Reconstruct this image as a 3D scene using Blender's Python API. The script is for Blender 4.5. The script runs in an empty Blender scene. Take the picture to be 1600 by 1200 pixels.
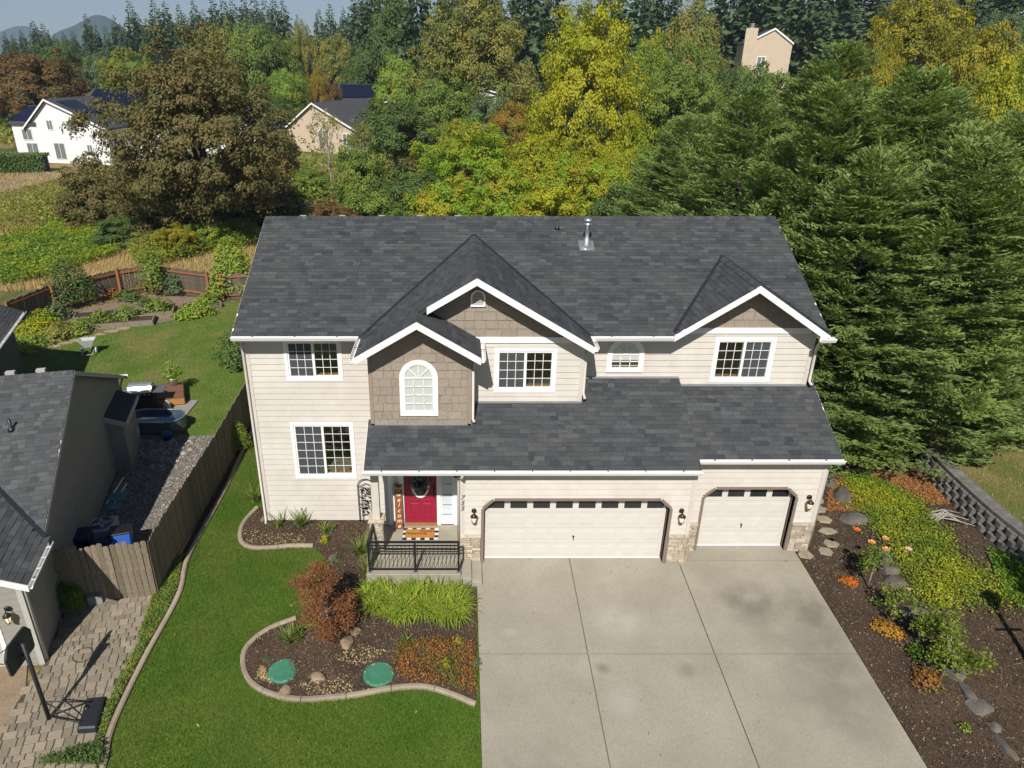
import bpy, bmesh, math, random
import numpy as np
from math import sin, cos, tan, radians, pi, sqrt, atan2, hypot
from mathutils import Matrix, Vector
from mathutils.geometry import delaunay_2d_cdt
random.seed(7); RNG = np.random.default_rng(7)
scene = bpy.context.scene
COL = scene.collection
# ------------------------------------------------------------------ camera
PITCH = radians(24.6); CAM = np.array([0.0, -16.0, 12.7])
cd = bpy.data.cameras.new('camera'); cam = bpy.data.objects.new('camera', cd); COL.objects.link(cam)
cam.location = CAM; cam.rotation_euler = (radians(90) - PITCH, 0, 0)
cd.sensor_width = 36; cd.lens = 1109 / 1600 * 36; cd.shift_x = 0.05
cd.clip_start = 0.1; cd.clip_end = 9000
scene.camera = cam
scene.render.resolution_x = 1024; scene.render.resolution_y = 768
# ------------------------------------------------------------------ light
SUN_AZ = radians(11); SUN_EL = radians(44.5)      # light travels towards (+sin az, +cos az)
w = bpy.data.worlds.new('World'); scene.world = w; w.use_nodes = True
nt = w.node_tree; bg = nt.nodes['Background']
sky = nt.nodes.new('ShaderNodeTexSky'); sky.sky_type = 'NISHITA'; sky.sun_disc = False
sky.sun_elevation = SUN_EL; sky.sun_rotation = radians(180) + SUN_AZ
sky.air_density = 1.0; sky.dust_density = 0.25; sky.ozone_density = 4.0; sky.altitude = 50
nt.links.new(sky.outputs[0], bg.inputs[0]); bg.inputs[1].default_value = 0.05
sd = bpy.data.lights.new('sun', 'SUN'); sun = bpy.data.objects.new('sun', sd); COL.objects.link(sun)
sd.energy = 5.0; sd.angle = radians(0.53); sd.color = (1.0, 0.955, 0.89)
sun.rotation_euler = Vector((sin(SUN_AZ) * cos(SUN_EL), cos(SUN_AZ) * cos(SUN_EL), -sin(SUN_EL))).to_track_quat('-Z', 'Y').to_euler()
sun.location = (-10, -30, 40)
vs = scene.view_settings; vs.view_transform = 'Standard'; vs.look = 'None'; vs.gamma = 1; vs.use_curve_mapping = False
vs.exposure = 0.26
# ------------------------------------------------------------------ terrain
def sst(a, b, x):
    t = np.clip((x - a) / (b - a), 0, 1); return t * t * (3 - 2 * t)
def H(X, Y):
    z = 0.06 * np.clip(Y, -14, 0.0)
    z = z - 0.3 * (sst(-2.6, -5.5, X) * (1 - sst(-0.8, 0.6, Y)) + sst(-2.3, -2.9, X) * sst(-0.8, 0.6, Y))
    z = z + 0.3 * sst(10.5, 15, X) * (1 - sst(14, 24, Y))
    z = z - 0.3 * sst(4, 9, Y) * (1 - sst(-2.3, -2.9, X))
    z = z + 7 * sst(28, 80, X) * sst(20, 90, Y) + 10 * sst(120, 240, Y) * sst(-30, 60, X)
    return z
_F = np.array([0, cos(PITCH), -sin(PITCH)]); _U = np.array([0, sin(PITCH), cos(PITCH)]); _R = np.array([1., 0, 0])
def pray(x, y): return _F + _R * (x - 720) / 1109 - _U * (y - 600) / 1109
def G(x, y, dz=0.0):
    """where the line of sight through a pixel of the photograph meets the terrain"""
    d = pray(x, y); t = 5.0
    while t < 4000:
        p = CAM + d * t
        if p[2] <= H(p[0], p[1]) + dz: break
        t *= 1.004
    lo, hi = t / 1.004, t
    for i in range(24):
        m = (lo + hi) / 2; p = CAM + d * m
        if p[2] <= H(p[0], p[1]) + dz: hi = m
        else: lo = m
    return CAM + d * hi
def onY(x, y, Y):
    d = pray(x, y); return CAM + d * ((Y - CAM[1]) / d[1])
def onZ(x, y, Z):
    d = pray(x, y); return CAM + d * ((Z - CAM[2]) / d[2])
# ------------------------------------------------------------------ object helpers
WM = {}
def link(name, data, parent=None, M=None):
    o = bpy.data.objects.new(name, data); COL.objects.link(o)
    if M is None: M = Matrix.Identity(4)
    o.matrix_basis = M
    if parent is not None:
        o.parent = parent; o.matrix_parent_inverse = WM[parent.name].inverted()
    WM[o.name] = M
    return o
def tag(o, label=None, cat=None, group=None, kind=None):
    if label: o['label'] = label
    if cat: o['category'] = cat
    if group: o['group'] = group
    if kind: o['kind'] = kind
    return o
def thing(name, label, cat, loc=(0, 0, 0), rz=0.0, group=None, scale=1.0):
    o = link(name, None, None, Matrix.Translation(Vector(loc)) @ Matrix.Rotation(rz, 4, 'Z') @ Matrix.Scale(scale, 4))
    o.empty_display_size = 0.2
    return tag(o, label, cat, group)
def meshdata(name, V, Fs, mat=None, smooth=False):
    me = bpy.data.meshes.new(name); me.from_pydata([tuple(v) for v in V], [], [tuple(f) for f in Fs])
    if mat is not None:
        for m in (mat if isinstance(mat, (list, tuple)) else [mat]): me.materials.append(m)
    if smooth: me.polygons.foreach_set('use_smooth', [True] * len(me.polygons))
    me.update(); return me
BOXF = [(0, 3, 2, 1), (4, 5, 6, 7), (0, 1, 5, 4), (1, 2, 6, 5), (2, 3, 7, 6), (3, 0, 4, 7)]
class MB:
    def __init__(s): s.V = []; s.F = []; s.sm = set()
    def add(s, V, F, smooth=False):
        n = len(s.V); s.V += [tuple(v) for v in V]
        if smooth: s.sm.update(range(len(s.F), len(s.F) + len(F)))
        s.F += [tuple(i + n for i in f) for f in F]; return s
    def box(s, a, b):
        x0, x1 = min(a[0], b[0]), max(a[0], b[0]); y0, y1 = min(a[1], b[1]), max(a[1], b[1]); z0, z1 = min(a[2], b[2]), max(a[2], b[2])
        return s.add([(x0, y0, z0), (x1, y0, z0), (x1, y1, z0), (x0, y1, z0), (x0, y0, z1), (x1, y0, z1), (x1, y1, z1), (x0, y1, z1)], BOXF)
    def hexa(s, V): return s.add(V, BOXF)
    def bar(s, p, q, w, h=None, up=(0, 0, 1)):
        """rectangular bar from p to q"""
        h = h or w; p = Vector(p); q = Vector(q); d = (q - p).normalized(); u = Vector(up)
        if abs(d.dot(u)) > 0.98: u = Vector((1, 0, 0))
        a = d.cross(u).normalized() * (w / 2); b = a.cross(d).normalized() * (h / 2)
        V = [p - a - b, p + a - b, p + a + b, p - a + b, q - a - b, q + a - b, q + a + b, q - a + b]
        return s.add(V, [(0, 3, 2, 1), (4, 5, 6, 7), (0, 1, 5, 4), (1, 2, 6, 5), (2, 3, 7, 6), (3, 0, 4, 7)])
    def tube(s, pts, rad, n=8, cap=True):
        pts = [Vector(p) for p in pts]; rad = rad if isinstance(rad, (list, tuple)) else [rad] * len(pts)
        rings = []; prev = None
        for i, p in enumerate(pts):
            d = (pts[min(i + 1, len(pts) - 1)] - pts[max(i - 1, 0)])
            d = d.normalized() if d.length > 1e-9 else Vector((0, 0, 1))
            u = prev if prev is not None else (Vector((1, 0, 0)) if abs(d.z) > 0.8 else Vector((0, 0, 1)))
            a = (u - d * u.dot(d)); a = a.normalized() if a.length > 1e-6 else d.orthogonal().normalized(); prev = a; b = d.cross(a)
            rings.append([p + (a * cos(2 * pi * k / n) + b * sin(2 * pi * k / n)) * rad[i] for k in range(n)])
        V = [v for r in rings for v in r]; F = []
        for i in range(len(rings) - 1):
            for k in range(n): F.append((i * n + k, i * n + (k + 1) % n, (i + 1) * n + (k + 1) % n, (i + 1) * n + k))
        if cap: F.append(tuple(reversed(range(n)))); F.append(tuple((len(rings) - 1) * n + k for k in range(n)))
        return s.add(V, F, True)
    def lathe(s, prof, c=(0, 0, 0), n=20):
        c = Vector(c); V = []; F = []
        for r, z in prof:
            for k in range(n): V.append(c + Vector((r * cos(2 * pi * k / n), r * sin(2 * pi * k / n), z)))
        for i in range(len(prof) - 1):
            for k in range(n): F.append((i * n + k, i * n + (k + 1) % n, (i + 1) * n + (k + 1) % n, (i + 1) * n + k))
        F.append(tuple(reversed(range(n)))); F.append(tuple((len(prof) - 1) * n + k for k in range(n)))
        return s.add(V, F, True)
    def prism(s, poly, d):
        """polygon (list of 3d points) extruded by vector d"""
        n = len(poly); d = Vector(d); P = [Vector(p) for p in poly]
        return s.add(P + [p + d for p in P], [tuple(reversed(range(n))), tuple(range(n, 2 * n))] + [(i, (i + 1) % n, n + (i + 1) % n, n + i) for i in range(n)])
    def mesh(s, name, mat):
        me = meshdata(name, s.V, s.F, mat)
        if s.sm: me.polygons.foreach_set('use_smooth', [i in s.sm for i in range(len(s.F))])
        return me
    def build(s, name, mat, parent=None, M=None, bevel=0):
        me = s.mesh(name, mat)
        bm = bmesh.new(); bm.from_mesh(me); bmesh.ops.recalc_face_normals(bm, faces=bm.faces)
        if bevel:
            bmesh.ops.bevel(bm, geom=[e for e in bm.edges if len(e.link_faces) == 2 and e.calc_face_angle(0) > 0.6], offset=bevel, segments=1, affect='EDGES')
        bm.to_mesh(me); bm.free()
        return link(name, me, parent, M)
def fastmesh(name, V, quads, mat, attr=None):
    """big quad mesh from numpy arrays"""
    me = bpy.data.meshes.new(name); V = np.asarray(V, np.float32); Q = np.asarray(quads, np.int32)
    k = Q.shape[1]
    me.vertices.add(len(V)); me.vertices.foreach_set('co', V.ravel())
    me.loops.add(Q.size); me.loops.foreach_set('vertex_index', Q.ravel())
    me.polygons.add(len(Q)); me.polygons.foreach_set('loop_start', np.arange(0, Q.size, k, dtype=np.int32))
    try: me.polygons.foreach_set('loop_total', np.full(len(Q), k, np.int32))
    except Exception: pass
    for m in (mat if isinstance(mat, (list, tuple)) else [mat]): me.materials.append(m)
    me.update(calc_edges=True); me.validate(); me.polygons.foreach_set('use_smooth', np.zeros(len(me.polygons), bool)); return me
# ------------------------------------------------------------------ materials
MATS = {}
def nodes(name, rough=0.7, spec=0.3):
    m = bpy.data.materials.new(name); m.use_nodes = True; t = m.node_tree
    p = t.nodes['Principled BSDF']; p.inputs['Roughness'].default_value = rough; p.inputs['Specular IOR Level'].default_value = spec
    MATS[name] = m
    return m, t, p
def N(t, typ, **kw):
    n = t.nodes.new(typ)
    for k, v in kw.items():
        if k in n.inputs: n.inputs[k].default_value = v
        else: setattr(n, k, v)
    return n
def ramp(t, fac, stops, interp='LINEAR'):
    r = t.nodes.new('ShaderNodeValToRGB'); r.color_ramp.interpolation = interp
    e = r.color_ramp.elements
    while len(e) < len(stops): e.new(0.5)
    for i, (p, c) in enumerate(stops): e[i].position = p; e[i].color = (c[0], c[1], c[2], 1)
    t.links.new(fac, r.inputs[0]); return r.outputs[0]
def texco(t, scale=(1, 1, 1), rot=(0, 0, 0), src='Object'):
    c = t.nodes.new('ShaderNodeTexCoord'); mp = t.nodes.new('ShaderNodeMapping')
    mp.inputs['Scale'].default_value = scale; mp.inputs['Rotation'].default_value = rot
    t.links.new(c.outputs[src], mp.inputs[0]); return mp.outputs[0]
def noise(t, co, scale, detail=4, rough=0.55):
    n = N(t, 'ShaderNodeTexNoise', Scale=scale, Detail=detail, Roughness=rough); t.links.new(co, n.inputs['Vector']); return n.outputs['Fac']
def mixc(t, fac, a, b, typ='MIX'):
    m = t.nodes.new('ShaderNodeMix'); m.data_type = 'RGBA'; m.blend_type = typ
    for s, v in ((0, fac), (6, a), (7, b)):
        if hasattr(v, 'links') or hasattr(v, 'is_linked'): t.links.new(v, m.inputs[s])
        elif s == 0: m.inputs[0].default_value = v
        else: m.inputs[s].default_value = (v[0], v[1], v[2], 1)
    return m.outputs[2]
def bump(t, p, h, strength=0.3, dist=0.02):
    b = N(t, 'ShaderNodeBump', Strength=strength, Distance=dist); t.links.new(h, b.inputs['Height']); t.links.new(b.outputs[0], p.inputs['Normal'])
def island(t):
    """a random number per object and per loose piece"""
    g = t.nodes.new('ShaderNodeNewGeometry'); o = t.nodes.new('ShaderNodeObjectInfo')
    a = N(t, 'ShaderNodeMath', operation='ADD'); f = N(t, 'ShaderNodeMath', operation='FRACT')
    t.links.new(g.outputs['Random Per Island'], a.inputs[0]); t.links.new(o.outputs['Random'], a.inputs[1]); t.links.new(a.outputs[0], f.inputs[0])
    return f.outputs[0]
def flat(name, c, rough=0.6, spec=0.3, metal=0, var=0.08, scale=3.0, bmp=0.0, bscale=60):
    m, t, p = nodes(name, rough, spec); p.inputs['Metallic'].default_value = metal
    co = texco(t); n = noise(t, co, scale, 5)
    k = lambda f: tuple(min(1, v * f) for v in c)
    t.links.new(ramp(t, n, [(0.3, k(1 - var)), (0.7, k(1 + var))]), p.inputs['Base Color'])
    if bmp: bump(t, p, noise(t, co, bscale, 3), bmp, 0.01)
    return m
def pieces(name, cols, rough=0.75, var=0.12, scale=8.0, bmp=0.25, bscale=80, spec=0.25, dirt=None):
    """material of alike pieces: each piece its own tone, fine grain on top"""
    m, t, p = nodes(name, rough, spec); r = island(t); co = texco(t)
    n = len(cols); base = ramp(t, r, [(i / max(1, n - 1), c) for i, c in enumerate(cols)])
    g = noise(t, co, scale, 5)
    c = mixc(t, 1.0, base, ramp(t, g, [(0.3, (1 - var,) * 3), (0.7, (1 + var,) * 3)]), 'MULTIPLY')
    if dirt:
        c = mixc(t, ramp(t, noise(t, co, 0.7, 6), [(0.45, (0, 0, 0)), (0.75, (dirt[1],) * 3)]), c, dirt[0])
    t.links.new(c, p.inputs['Base Color'])
    if bmp: bump(t, p, noise(t, co, bscale, 3), bmp, 0.008)
    return m
LEAFK = 1.6
def leafmat(name, cols, rough=0.55, trans=0.35, patch=None, pscale=0.5):
    m, t, p = nodes(name, rough, 0.25); r = island(t)
    cols = [tuple(v * LEAFK for v in k) for k in cols]; patch = tuple(v * LEAFK for v in patch) if patch else None
    n = len(cols); c = ramp(t, r, [(i / max(1, n - 1), k) for i, k in enumerate(cols)])
    if patch:
        c = mixc(t, ramp(t, noise(t, texco(t), pscale, 3), [(0.45, (0, 0, 0)), (0.62, (1, 1, 1))]), c, mixc(t, 0.8, c, patch))
    t.links.new(c, p.inputs['Base Color'])
    tr = N(t, 'ShaderNodeBsdfTranslucent'); br = mixc(t, 1.0, c, (1.25, 1.3, 0.7), 'MULTIPLY'); t.links.new(br, tr.inputs['Color'])
    mx = N(t, 'ShaderNodeMixShader', Fac=trans); t.links.new(p.outputs[0], mx.inputs[1]); t.links.new(tr.outputs[0], mx.inputs[2])
    t.links.new(mx.outputs[0], t.nodes['Material Output'].inputs[0])
    return m
# ------------------------------------------------------------------ shared materials
WHITE = flat('white_paint', (0.78, 0.77, 0.75), 0.45, 0.4, var=0.03)
CREAM = pieces('cream_siding', [(0.56, 0.522, 0.466), (0.58, 0.54, 0.483), (0.565, 0.527, 0.47)], 0.6, 0.05, 3, 0.06, 40, dirt=((0.45, 0.40, 0.33), 0.4))
CREAMT = flat('cream_trim', (0.54, 0.498, 0.44), 0.6, var=0.04)
TAN = pieces('tan_shingle', [(0.25, 0.208, 0.165), (0.285, 0.238, 0.19), (0.268, 0.223, 0.178), (0.30, 0.25, 0.2)], 0.75, 0.1, 12, 0.2, 60)
TANT = flat('tan_trim', (0.27, 0.215, 0.165), 0.7, var=0.05)
TAUPE = flat('taupe_trim', (0.20, 0.155, 0.125), 0.6, var=0.06)
SHING = pieces('asphalt_shingle', [(0.034, 0.038, 0.042), (0.060, 0.065, 0.069), (0.045, 0.049, 0.053), (0.080, 0.085, 0.087), (0.040, 0.044, 0.048), (0.066, 0.071, 0.074)], 0.9, 0.2, 14, 0.5, 220, 0.2, dirt=((0.085, 0.082, 0.075), 0.4))
DECKM = flat('roof_felt', (0.042, 0.047, 0.053), 0.9)
SOFFIT = flat('soffit_paint', (0.55, 0.5, 0.44), 0.7)
STONE = pieces('ledge_stone', [(0.36, 0.29, 0.215), (0.46, 0.385, 0.29), (0.30, 0.25, 0.195), (0.50, 0.43, 0.335), (0.40, 0.33, 0.255)], 0.85, 0.25, 14, 0.6, 50)
MORTAR = flat('mortar', (0.17, 0.145, 0.115), 0.9)
BLACK = flat('black_metal', (0.012, 0.012, 0.014), 0.45, 0.5)
def glass(name, tint=(0.9, 0.95, 0.95), refl=1.0):
    m, t, p = nodes(name); f = N(t, 'ShaderNodeLayerWeight', Blend=0.35)
    k = N(t, 'ShaderNodeMath', operation='MULTIPLY_ADD'); t.links.new(f.outputs['Facing'], k.inputs[0]); k.inputs[1].default_value = 0.28 * refl; k.inputs[2].default_value = 0.06
    tr = N(t, 'ShaderNodeBsdfTransparent'); tr.inputs[0].default_value = (*tint, 1); gl = N(t, 'ShaderNodeBsdfGlossy', Roughness=0.02)
    mx = N(t, 'ShaderNodeMixShader'); t.links.new(k.outputs[0], mx.inputs[0]); t.links.new(tr.outputs[0], mx.inputs[1]); t.links.new(gl.outputs[0], mx.inputs[2])
    t.links.new(mx.outputs[0], t.nodes['Material Output'].inputs[0]); return m
GLASS = glass('window_glass', (0.96, 0.97, 0.97)); SCREEN = glass('screened_glass', (0.5, 0.52, 0.54), 0.8)
def insect_screen():
    m, t, p = nodes('insect_screen', 0.8, 0.1); p.inputs['Base Color'].default_value = (0.11, 0.12, 0.13, 1)
    tr = N(t, 'ShaderNodeBsdfTransparent'); mx = N(t, 'ShaderNodeMixShader', Fac=0.4); t.links.new(tr.outputs[0], mx.inputs[1]); t.links.new(p.outputs[0], mx.inputs[2]); t.links.new(mx.outputs[0], t.nodes['Material Output'].inputs[0]); return m
MESHSCREEN = insect_screen()
DARKGLASS = flat('dark_pane', (0.02, 0.024, 0.026), 0.08, 0.6)
ROOM = flat('room_wall', (0.4, 0.36, 0.3), 0.8); FLOORW = flat('room_floor', (0.62, 0.54, 0.40), 0.8)
BLIND = flat('blind_cloth', (0.74, 0.74, 0.72), 0.8, var=0.03)
# ------------------------------------------------------------------ ground sheets
def gridmesh(name, xs, ys, mat, dz=0.0, jit=0.0):
    X, Y = np.meshgrid(xs, ys); Z = H(X, Y) + dz
    V = np.stack([X, Y, Z], -1).reshape(-1, 3); nx = len(xs)
    i = np.arange(len(ys) - 1)[:, None] * nx + np.arange(nx - 1)[None, :]
    Q = np.stack([i, i + 1, i + nx + 1, i + nx], -1).reshape(-1, 4)
    me = fastmesh(name, V, Q, mat); me.polygons.foreach_set('use_smooth', [True] * len(me.polygons)); return me
def inpoly(P, x, y):
    P = np.asarray(P); c = np.zeros(np.shape(x), bool); j = len(P) - 1
    for i in range(len(P)):
        xi, yi = P[i][:2]; xj, yj = P[j][:2]
        c ^= ((yi > y) != (yj > y)) & (x < (xj - xi) * (y - yi) / (yj - yi + 1e-12) + xi); j = i
    return c
def smoothline(P, n=6, closed=False):
    P = [np.array(p[:2], float) for p in P]; out = []; m = len(P)
    rng = range(m if closed else m - 1)
    for i in rng:
        p0 = P[(i - 1) % m] if closed or i > 0 else P[0]; p1 = P[i]; p2 = P[(i + 1) % m]; p3 = P[(i + 2) % m] if closed or i + 2 < m else P[-1]
        for k in range(n):
            t = k / n; out.append(0.5 * ((2 * p1) + (-p0 + p2) * t + (2 * p0 - 5 * p1 + 4 * p2 - p3) * t * t + (-p0 + 3 * p1 - 3 * p2 + p3) * t ** 3))
    if not closed: out.append(P[-1])
    return out
def drape(poly, dz, res=0.5, hf=None):
    """polygon laid on the terrain, dz above it -> mesh arrays"""
    P = [(float(p[0]), float(p[1])) for p in poly]; xs = [p[0] for p in P]; ys = [p[1] for p in P]
    dense = []
    for i in range(len(P)):
        a = P[i]; b = P[(i + 1) % len(P)]; k = max(1, int(hypot(b[0] - a[0], b[1] - a[1]) / res))
        for j in range(k): dense.append((a[0] + (b[0] - a[0]) * j / k, a[1] + (b[1] - a[1]) * j / k))
    gx, gy = np.meshgrid(np.arange(min(xs), max(xs), res), np.arange(min(ys), max(ys), res)); gx = gx.ravel(); gy = gy.ravel()
    k = inpoly(dense, gx, gy); pts = [Vector(p) for p in dense] + [Vector((float(a), float(b))) for a, b in zip(gx[k], gy[k])]
    n = len(dense); r = delaunay_2d_cdt(pts, [], [list(range(n))], 1, 1e-4)
    V = [(v.x, v.y, float((hf or H)(v.x, v.y)) + dz) for v in r[0]]; return V, r[2]
def sheet(name, poly, mat, dz, res=0.5, parent=None, hf=None):
    V, F = drape(poly, dz, res, hf); return link(name, meshdata(name, V, F, mat, True), parent)
def scatter(poly, n, hf=None):
    P = np.array([p[:2] for p in poly]); lo = P.min(0); hi = P.max(0); out = np.zeros((0, 2))
    while len(out) < n:
        q = RNG.uniform(lo, hi, (int(n * 1.6) + 50, 2)); out = np.vstack([out, q[inpoly(P, q[:, 0], q[:, 1])]])
    return out[:n]
# --- ground material: meadow, dry straw and green patches
m, t, p = nodes('meadow', 0.9, 0.1); co = texco(t)
c = ramp(t, noise(t, co, 0.09, 6), [(0.40, (0.26, 0.19, 0.085)), (0.50, (0.16, 0.14, 0.055)), (0.60, (0.075, 0.095, 0.028))])
c = mixc(t, 1.0, c, ramp(t, noise(t, co, 2.5, 6, 0.7), [(0.25, (0.55,) * 3), (0.75, (1.45,) * 3)]), 'MULTIPLY')
t.links.new(c, p.inputs['Base Color']); bump(t, p, noise(t, co, 6, 5), 0.8, 0.15); MEADOW = m
xs = np.unique(np.concatenate([np.linspace(-2500, -60, 40), np.arange(-60, -14, 1.0), np.arange(-14, 18, 0.5), np.arange(18, 60, 1.0), np.linspace(60, 2500, 40)]))
ys = np.unique(np.concatenate([np.linspace(-140, -24, 16), np.arange(-24, 26, 0.5), np.arange(26, 110, 1.5), np.linspace(110, 300, 30), np.linspace(300, 4500, 30)]))
tag(link('ground', gridmesh('ground', xs, ys, MEADOW)), 'dry meadow ground stretching back to the distant woods', kind='structure')
# --- lawns
def lawnmat(name, a, b, dry, amt):
    m, t, p = nodes(name, 0.85, 0.15); co = texco(t)
    c = ramp(t, noise(t, co, 0.9, 5), [(0.35, a), (0.65, b)])
    c = mixc(t, ramp(t, noise(t, co, 0.35, 6, 0.6), [(0.48, (0, 0, 0)), (0.68, (amt,) * 3)]), c, dry)
    c = mixc(t, 1.0, c, ramp(t, noise(t, co, 28, 4, 0.8), [(0.25, (0.5,) * 3), (0.75, (1.5,) * 3)]), 'MULTIPLY')
    t.links.new(c, p.inputs['Base Color']); bump(t, p, noise(t, co, 40, 3), 0.8, 0.03); return m
LAWN = lawnmat('lawn_grass', (0.056, 0.115, 0.012), (0.09, 0.152, 0.018), (0.13, 0.155, 0.03), 0.7)
YARD = lawnmat('yard_grass', (0.07, 0.13, 0.018), (0.11, 0.165, 0.03), (0.25, 0.19, 0.08), 0.8)
DRYL = lawnmat('dry_lawn', (0.10, 0.12, 0.03), (0.17, 0.15, 0.05), (0.28, 0.19, 0.09), 0.9)
CURB_PX = [(402, 660), (380, 705), (350, 770), (296, 868), (280, 930), (232, 1020), (197, 1090), (172, 1150), (162, 1200)]
curb = [np.array([-7.95, 10.5])] + [G(*q)[:2] for q in CURB_PX] + [np.array([-7.2, -7.4]), np.array([-6.8, -8.6])]
curbL = smoothline(curb, 5)
lawn_poly = curbL + [np.array([0.42, -8.6]), np.array([0.42, 0.0]), np.array([-2.3, 2.1]), np.array([-5.9, 2.2]), np.array([-5.9, 10.5])]
tag(sheet('front_lawn', lawn_poly, LAWN, 0.02, 0.4), 'mown green front lawn curving down the left of the house', kind='structure')
yard_poly = [(-8.2, -0.9), (-8.2, 13), (-5.9, 13), (-5.9, 19), (-10, 24), (-16, 23.2), (-20.5, 18.2), (-26, 14.5), (-30, 10), (-14, 10), (-11, 6)]
tag(sheet('back_lawn', yard_poly, YARD, 0.02, 0.6), 'sunny green back lawn with dry patches behind the grey house', kind='structure')
def H2(X, Y): return 0.92 + 0.06 * np.clip(np.asarray(X) - 16, 0, 40) + 0 * np.asarray(Y)
up_poly = [(15.25, 3.9), (15.25, 4.6), (14.6, 9), (14, 30), (60, 30), (60, -20), (15.7, -20), (15.6, -6), (15.5, -0.5)]
tag(sheet('upper_lawn', up_poly, DRYL, 0.0, 1.0, hf=H2), 'sloping dry lawn above the block retaining wall', kind='structure')
# grass blades: small triangles standing on the lawns
def blades(name, P, hf, h, wd, mat, label, lean=0.5):
    n = len(P); z = hf(P[:, 0], P[:, 1]); a = RNG.uniform(0, 2 * pi, n); hh = h * RNG.uniform(0.6, 1.3, n); l = RNG.uniform(-lean, lean, (n, 2)) * hh[:, None]
    b = np.stack([P[:, 0], P[:, 1], z], 1); d = np.stack([np.cos(a), np.sin(a), 0 * a], 1) * (wd / 2)
    V = np.stack([b - d, b + d, b + np.stack([l[:, 0], l[:, 1], hh], 1)], 1).reshape(-1, 3)
    o = link(name, fastmesh(name, V, np.arange(n * 3).reshape(-1, 3), mat)); return tag(o, label, 'grass', kind='stuff')
BLADE = leafmat('grass_blade', [(0.040, 0.084, 0.008), (0.062, 0.114, 0.012), (0.086, 0.135, 0.018), (0.050, 0.098, 0.009)], 0.6, 0.38, (0.105, 0.128, 0.026), 0.55)
BLADE2 = leafmat('yard_blade', [(0.075, 0.125, 0.016), (0.11, 0.16, 0.025), (0.14, 0.15, 0.04)], 0.6, 0.3, (0.17, 0.14, 0.05), 0.3)
# --- beds
m, t, p = nodes('bark_mulch', 0.95, 0.1); co = texco(t)
c = ramp(t, noise(t, co, 30, 4, 0.8), [(0.3, (0.028, 0.018, 0.012)), (0.5, (0.066, 0.043, 0.029)), (0.72, (0.125, 0.084, 0.055))])
c = mixc(t, 0.7, c, ramp(t, noise(t, co, 0.8, 4), [(0.4, (0.058, 0.04, 0.029)), (0.65, (0.10, 0.067, 0.045))]))
t.links.new(c, p.inputs['Base Color']); bump(t, p, noise(t, co, 45, 4), 1.0, 0.03); MULCH = m
bed1 = [G(*q)[:2] for q in [(402, 795), (380, 820), (376, 845), (390, 857), (420, 858), (455, 855), (490, 855)]]
bed1 = smoothline(bed1, 5) 
bed2 = smoothline([G(*q)[:2] for q in [(463, 968), (420, 985), (388, 1010), (380, 1035), (390, 1065), (420, 1085), (470, 1095), (540, 1090), (610, 1078), (660, 1075), (700, 1085), (744, 1103)]], 5)
link_line = smoothline([bed1[-1], (-3.9, 0.35), (-3.7, -0.4), (-3.75, -1.3), bed2[0]], 4)
bed_poly = bed1 + link_line[1:-1] + bed2 + [np.array([0.42, -1.2]), np.array([-2.4, -1.0]), np.array([-2.4, 2.2]), np.array([-5.9, 2.2]), np.array([-5.95, 2.9])]
tag(sheet('flower_bed', bed_poly, MULCH, 0.045, 0.35), 'brown bark mulch bed wrapping round the porch', kind='structure')
side_poly = [(9.47, 0.3), (9.9, 0.3), (9.9, 6.5), (13, 8), (16.2, 5), (15.5, 3.9), (15.35, 2), (15.5, -0.5), (15.7, -8), (9.45, -8)]
tag(sheet('side_bed', side_poly, MULCH, 0.03, 0.4), 'dark bark mulch bank right of the driveway', kind='structure')
strip_poly = [c + np.array([0.02, 0]) for c in curbL] + [np.array([-7.6, -8.6])] + [G(*q)[:2] for q in [(150, 1200), (155, 1150), (170, 1100), (190, 1060), (215, 1010), (230, 960), (240, 925)]] + [np.array([-8.05, -1.0]), np.array([-8.2, 10.5])]
tag(sheet('fence_strip', strip_poly, MULCH, 0.03, 0.35), 'narrow soil strip between the plank fence and lawn edging', kind='structure')
# --- driveway slabs
m, t, p = nodes('driveway_concrete', 0.85, 0.2); co = texco(t)
c = ramp(t, noise(t, co, 0.7, 6, 0.6), [(0.3, (0.262, 0.236, 0.184)), (0.55, (0.300, 0.272, 0.215)), (0.75, (0.33, 0.302, 0.243))])
v = N(t, 'ShaderNodeTexVoronoi', Scale=48.0); t.links.new(co, v.inputs['Vector'])
c = mixc(t, 1.0, c, ramp(t, v.outputs['Color'], [(0.0, (0.86,) * 3), (0.5, (1.01,) * 3), (1.0, (1.1,) * 3)]), 'MULTIPLY')
c = mixc(t, 1.0, c, ramp(t, noise(t, co, 26, 4, 0.8), [(0.3, (0.9,) * 3), (0.7, (1.1,) * 3)]), 'MULTIPLY')
def spot(cx_, cy_, rx, ry, amt, col):          # an oil stain with ragged edge
    global c
    mp = N(t, 'ShaderNodeMapping'); mp.inputs['Location'].default_value = (-cx_ / rx, -cy_ / ry, 0); mp.inputs['Scale'].default_value = (1 / rx, 1 / ry, 0)
    g0 = t.nodes.new('ShaderNodeTexCoord'); t.links.new(g0.outputs['Object'], mp.inputs[0])
    gr = N(t, 'ShaderNodeTexGradient', gradient_type='SPHERICAL'); t.links.new(mp.outputs[0], gr.inputs[0])
    mu = N(t, 'ShaderNodeMath', operation='MULTIPLY'); t.links.new(gr.outputs['Fac'], mu.inputs[0]); t.links.new(ramp(t, noise(t, co, 1.6, 5), [(0.35, (0.25,) * 3), (0.65, (1,) * 3)]), mu.inputs[1])
    c = mixc(t, ramp(t, mu.outputs[0], [(0.0, (0,) * 3), (0.6, (amt,) * 3)]), c, col)
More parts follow.
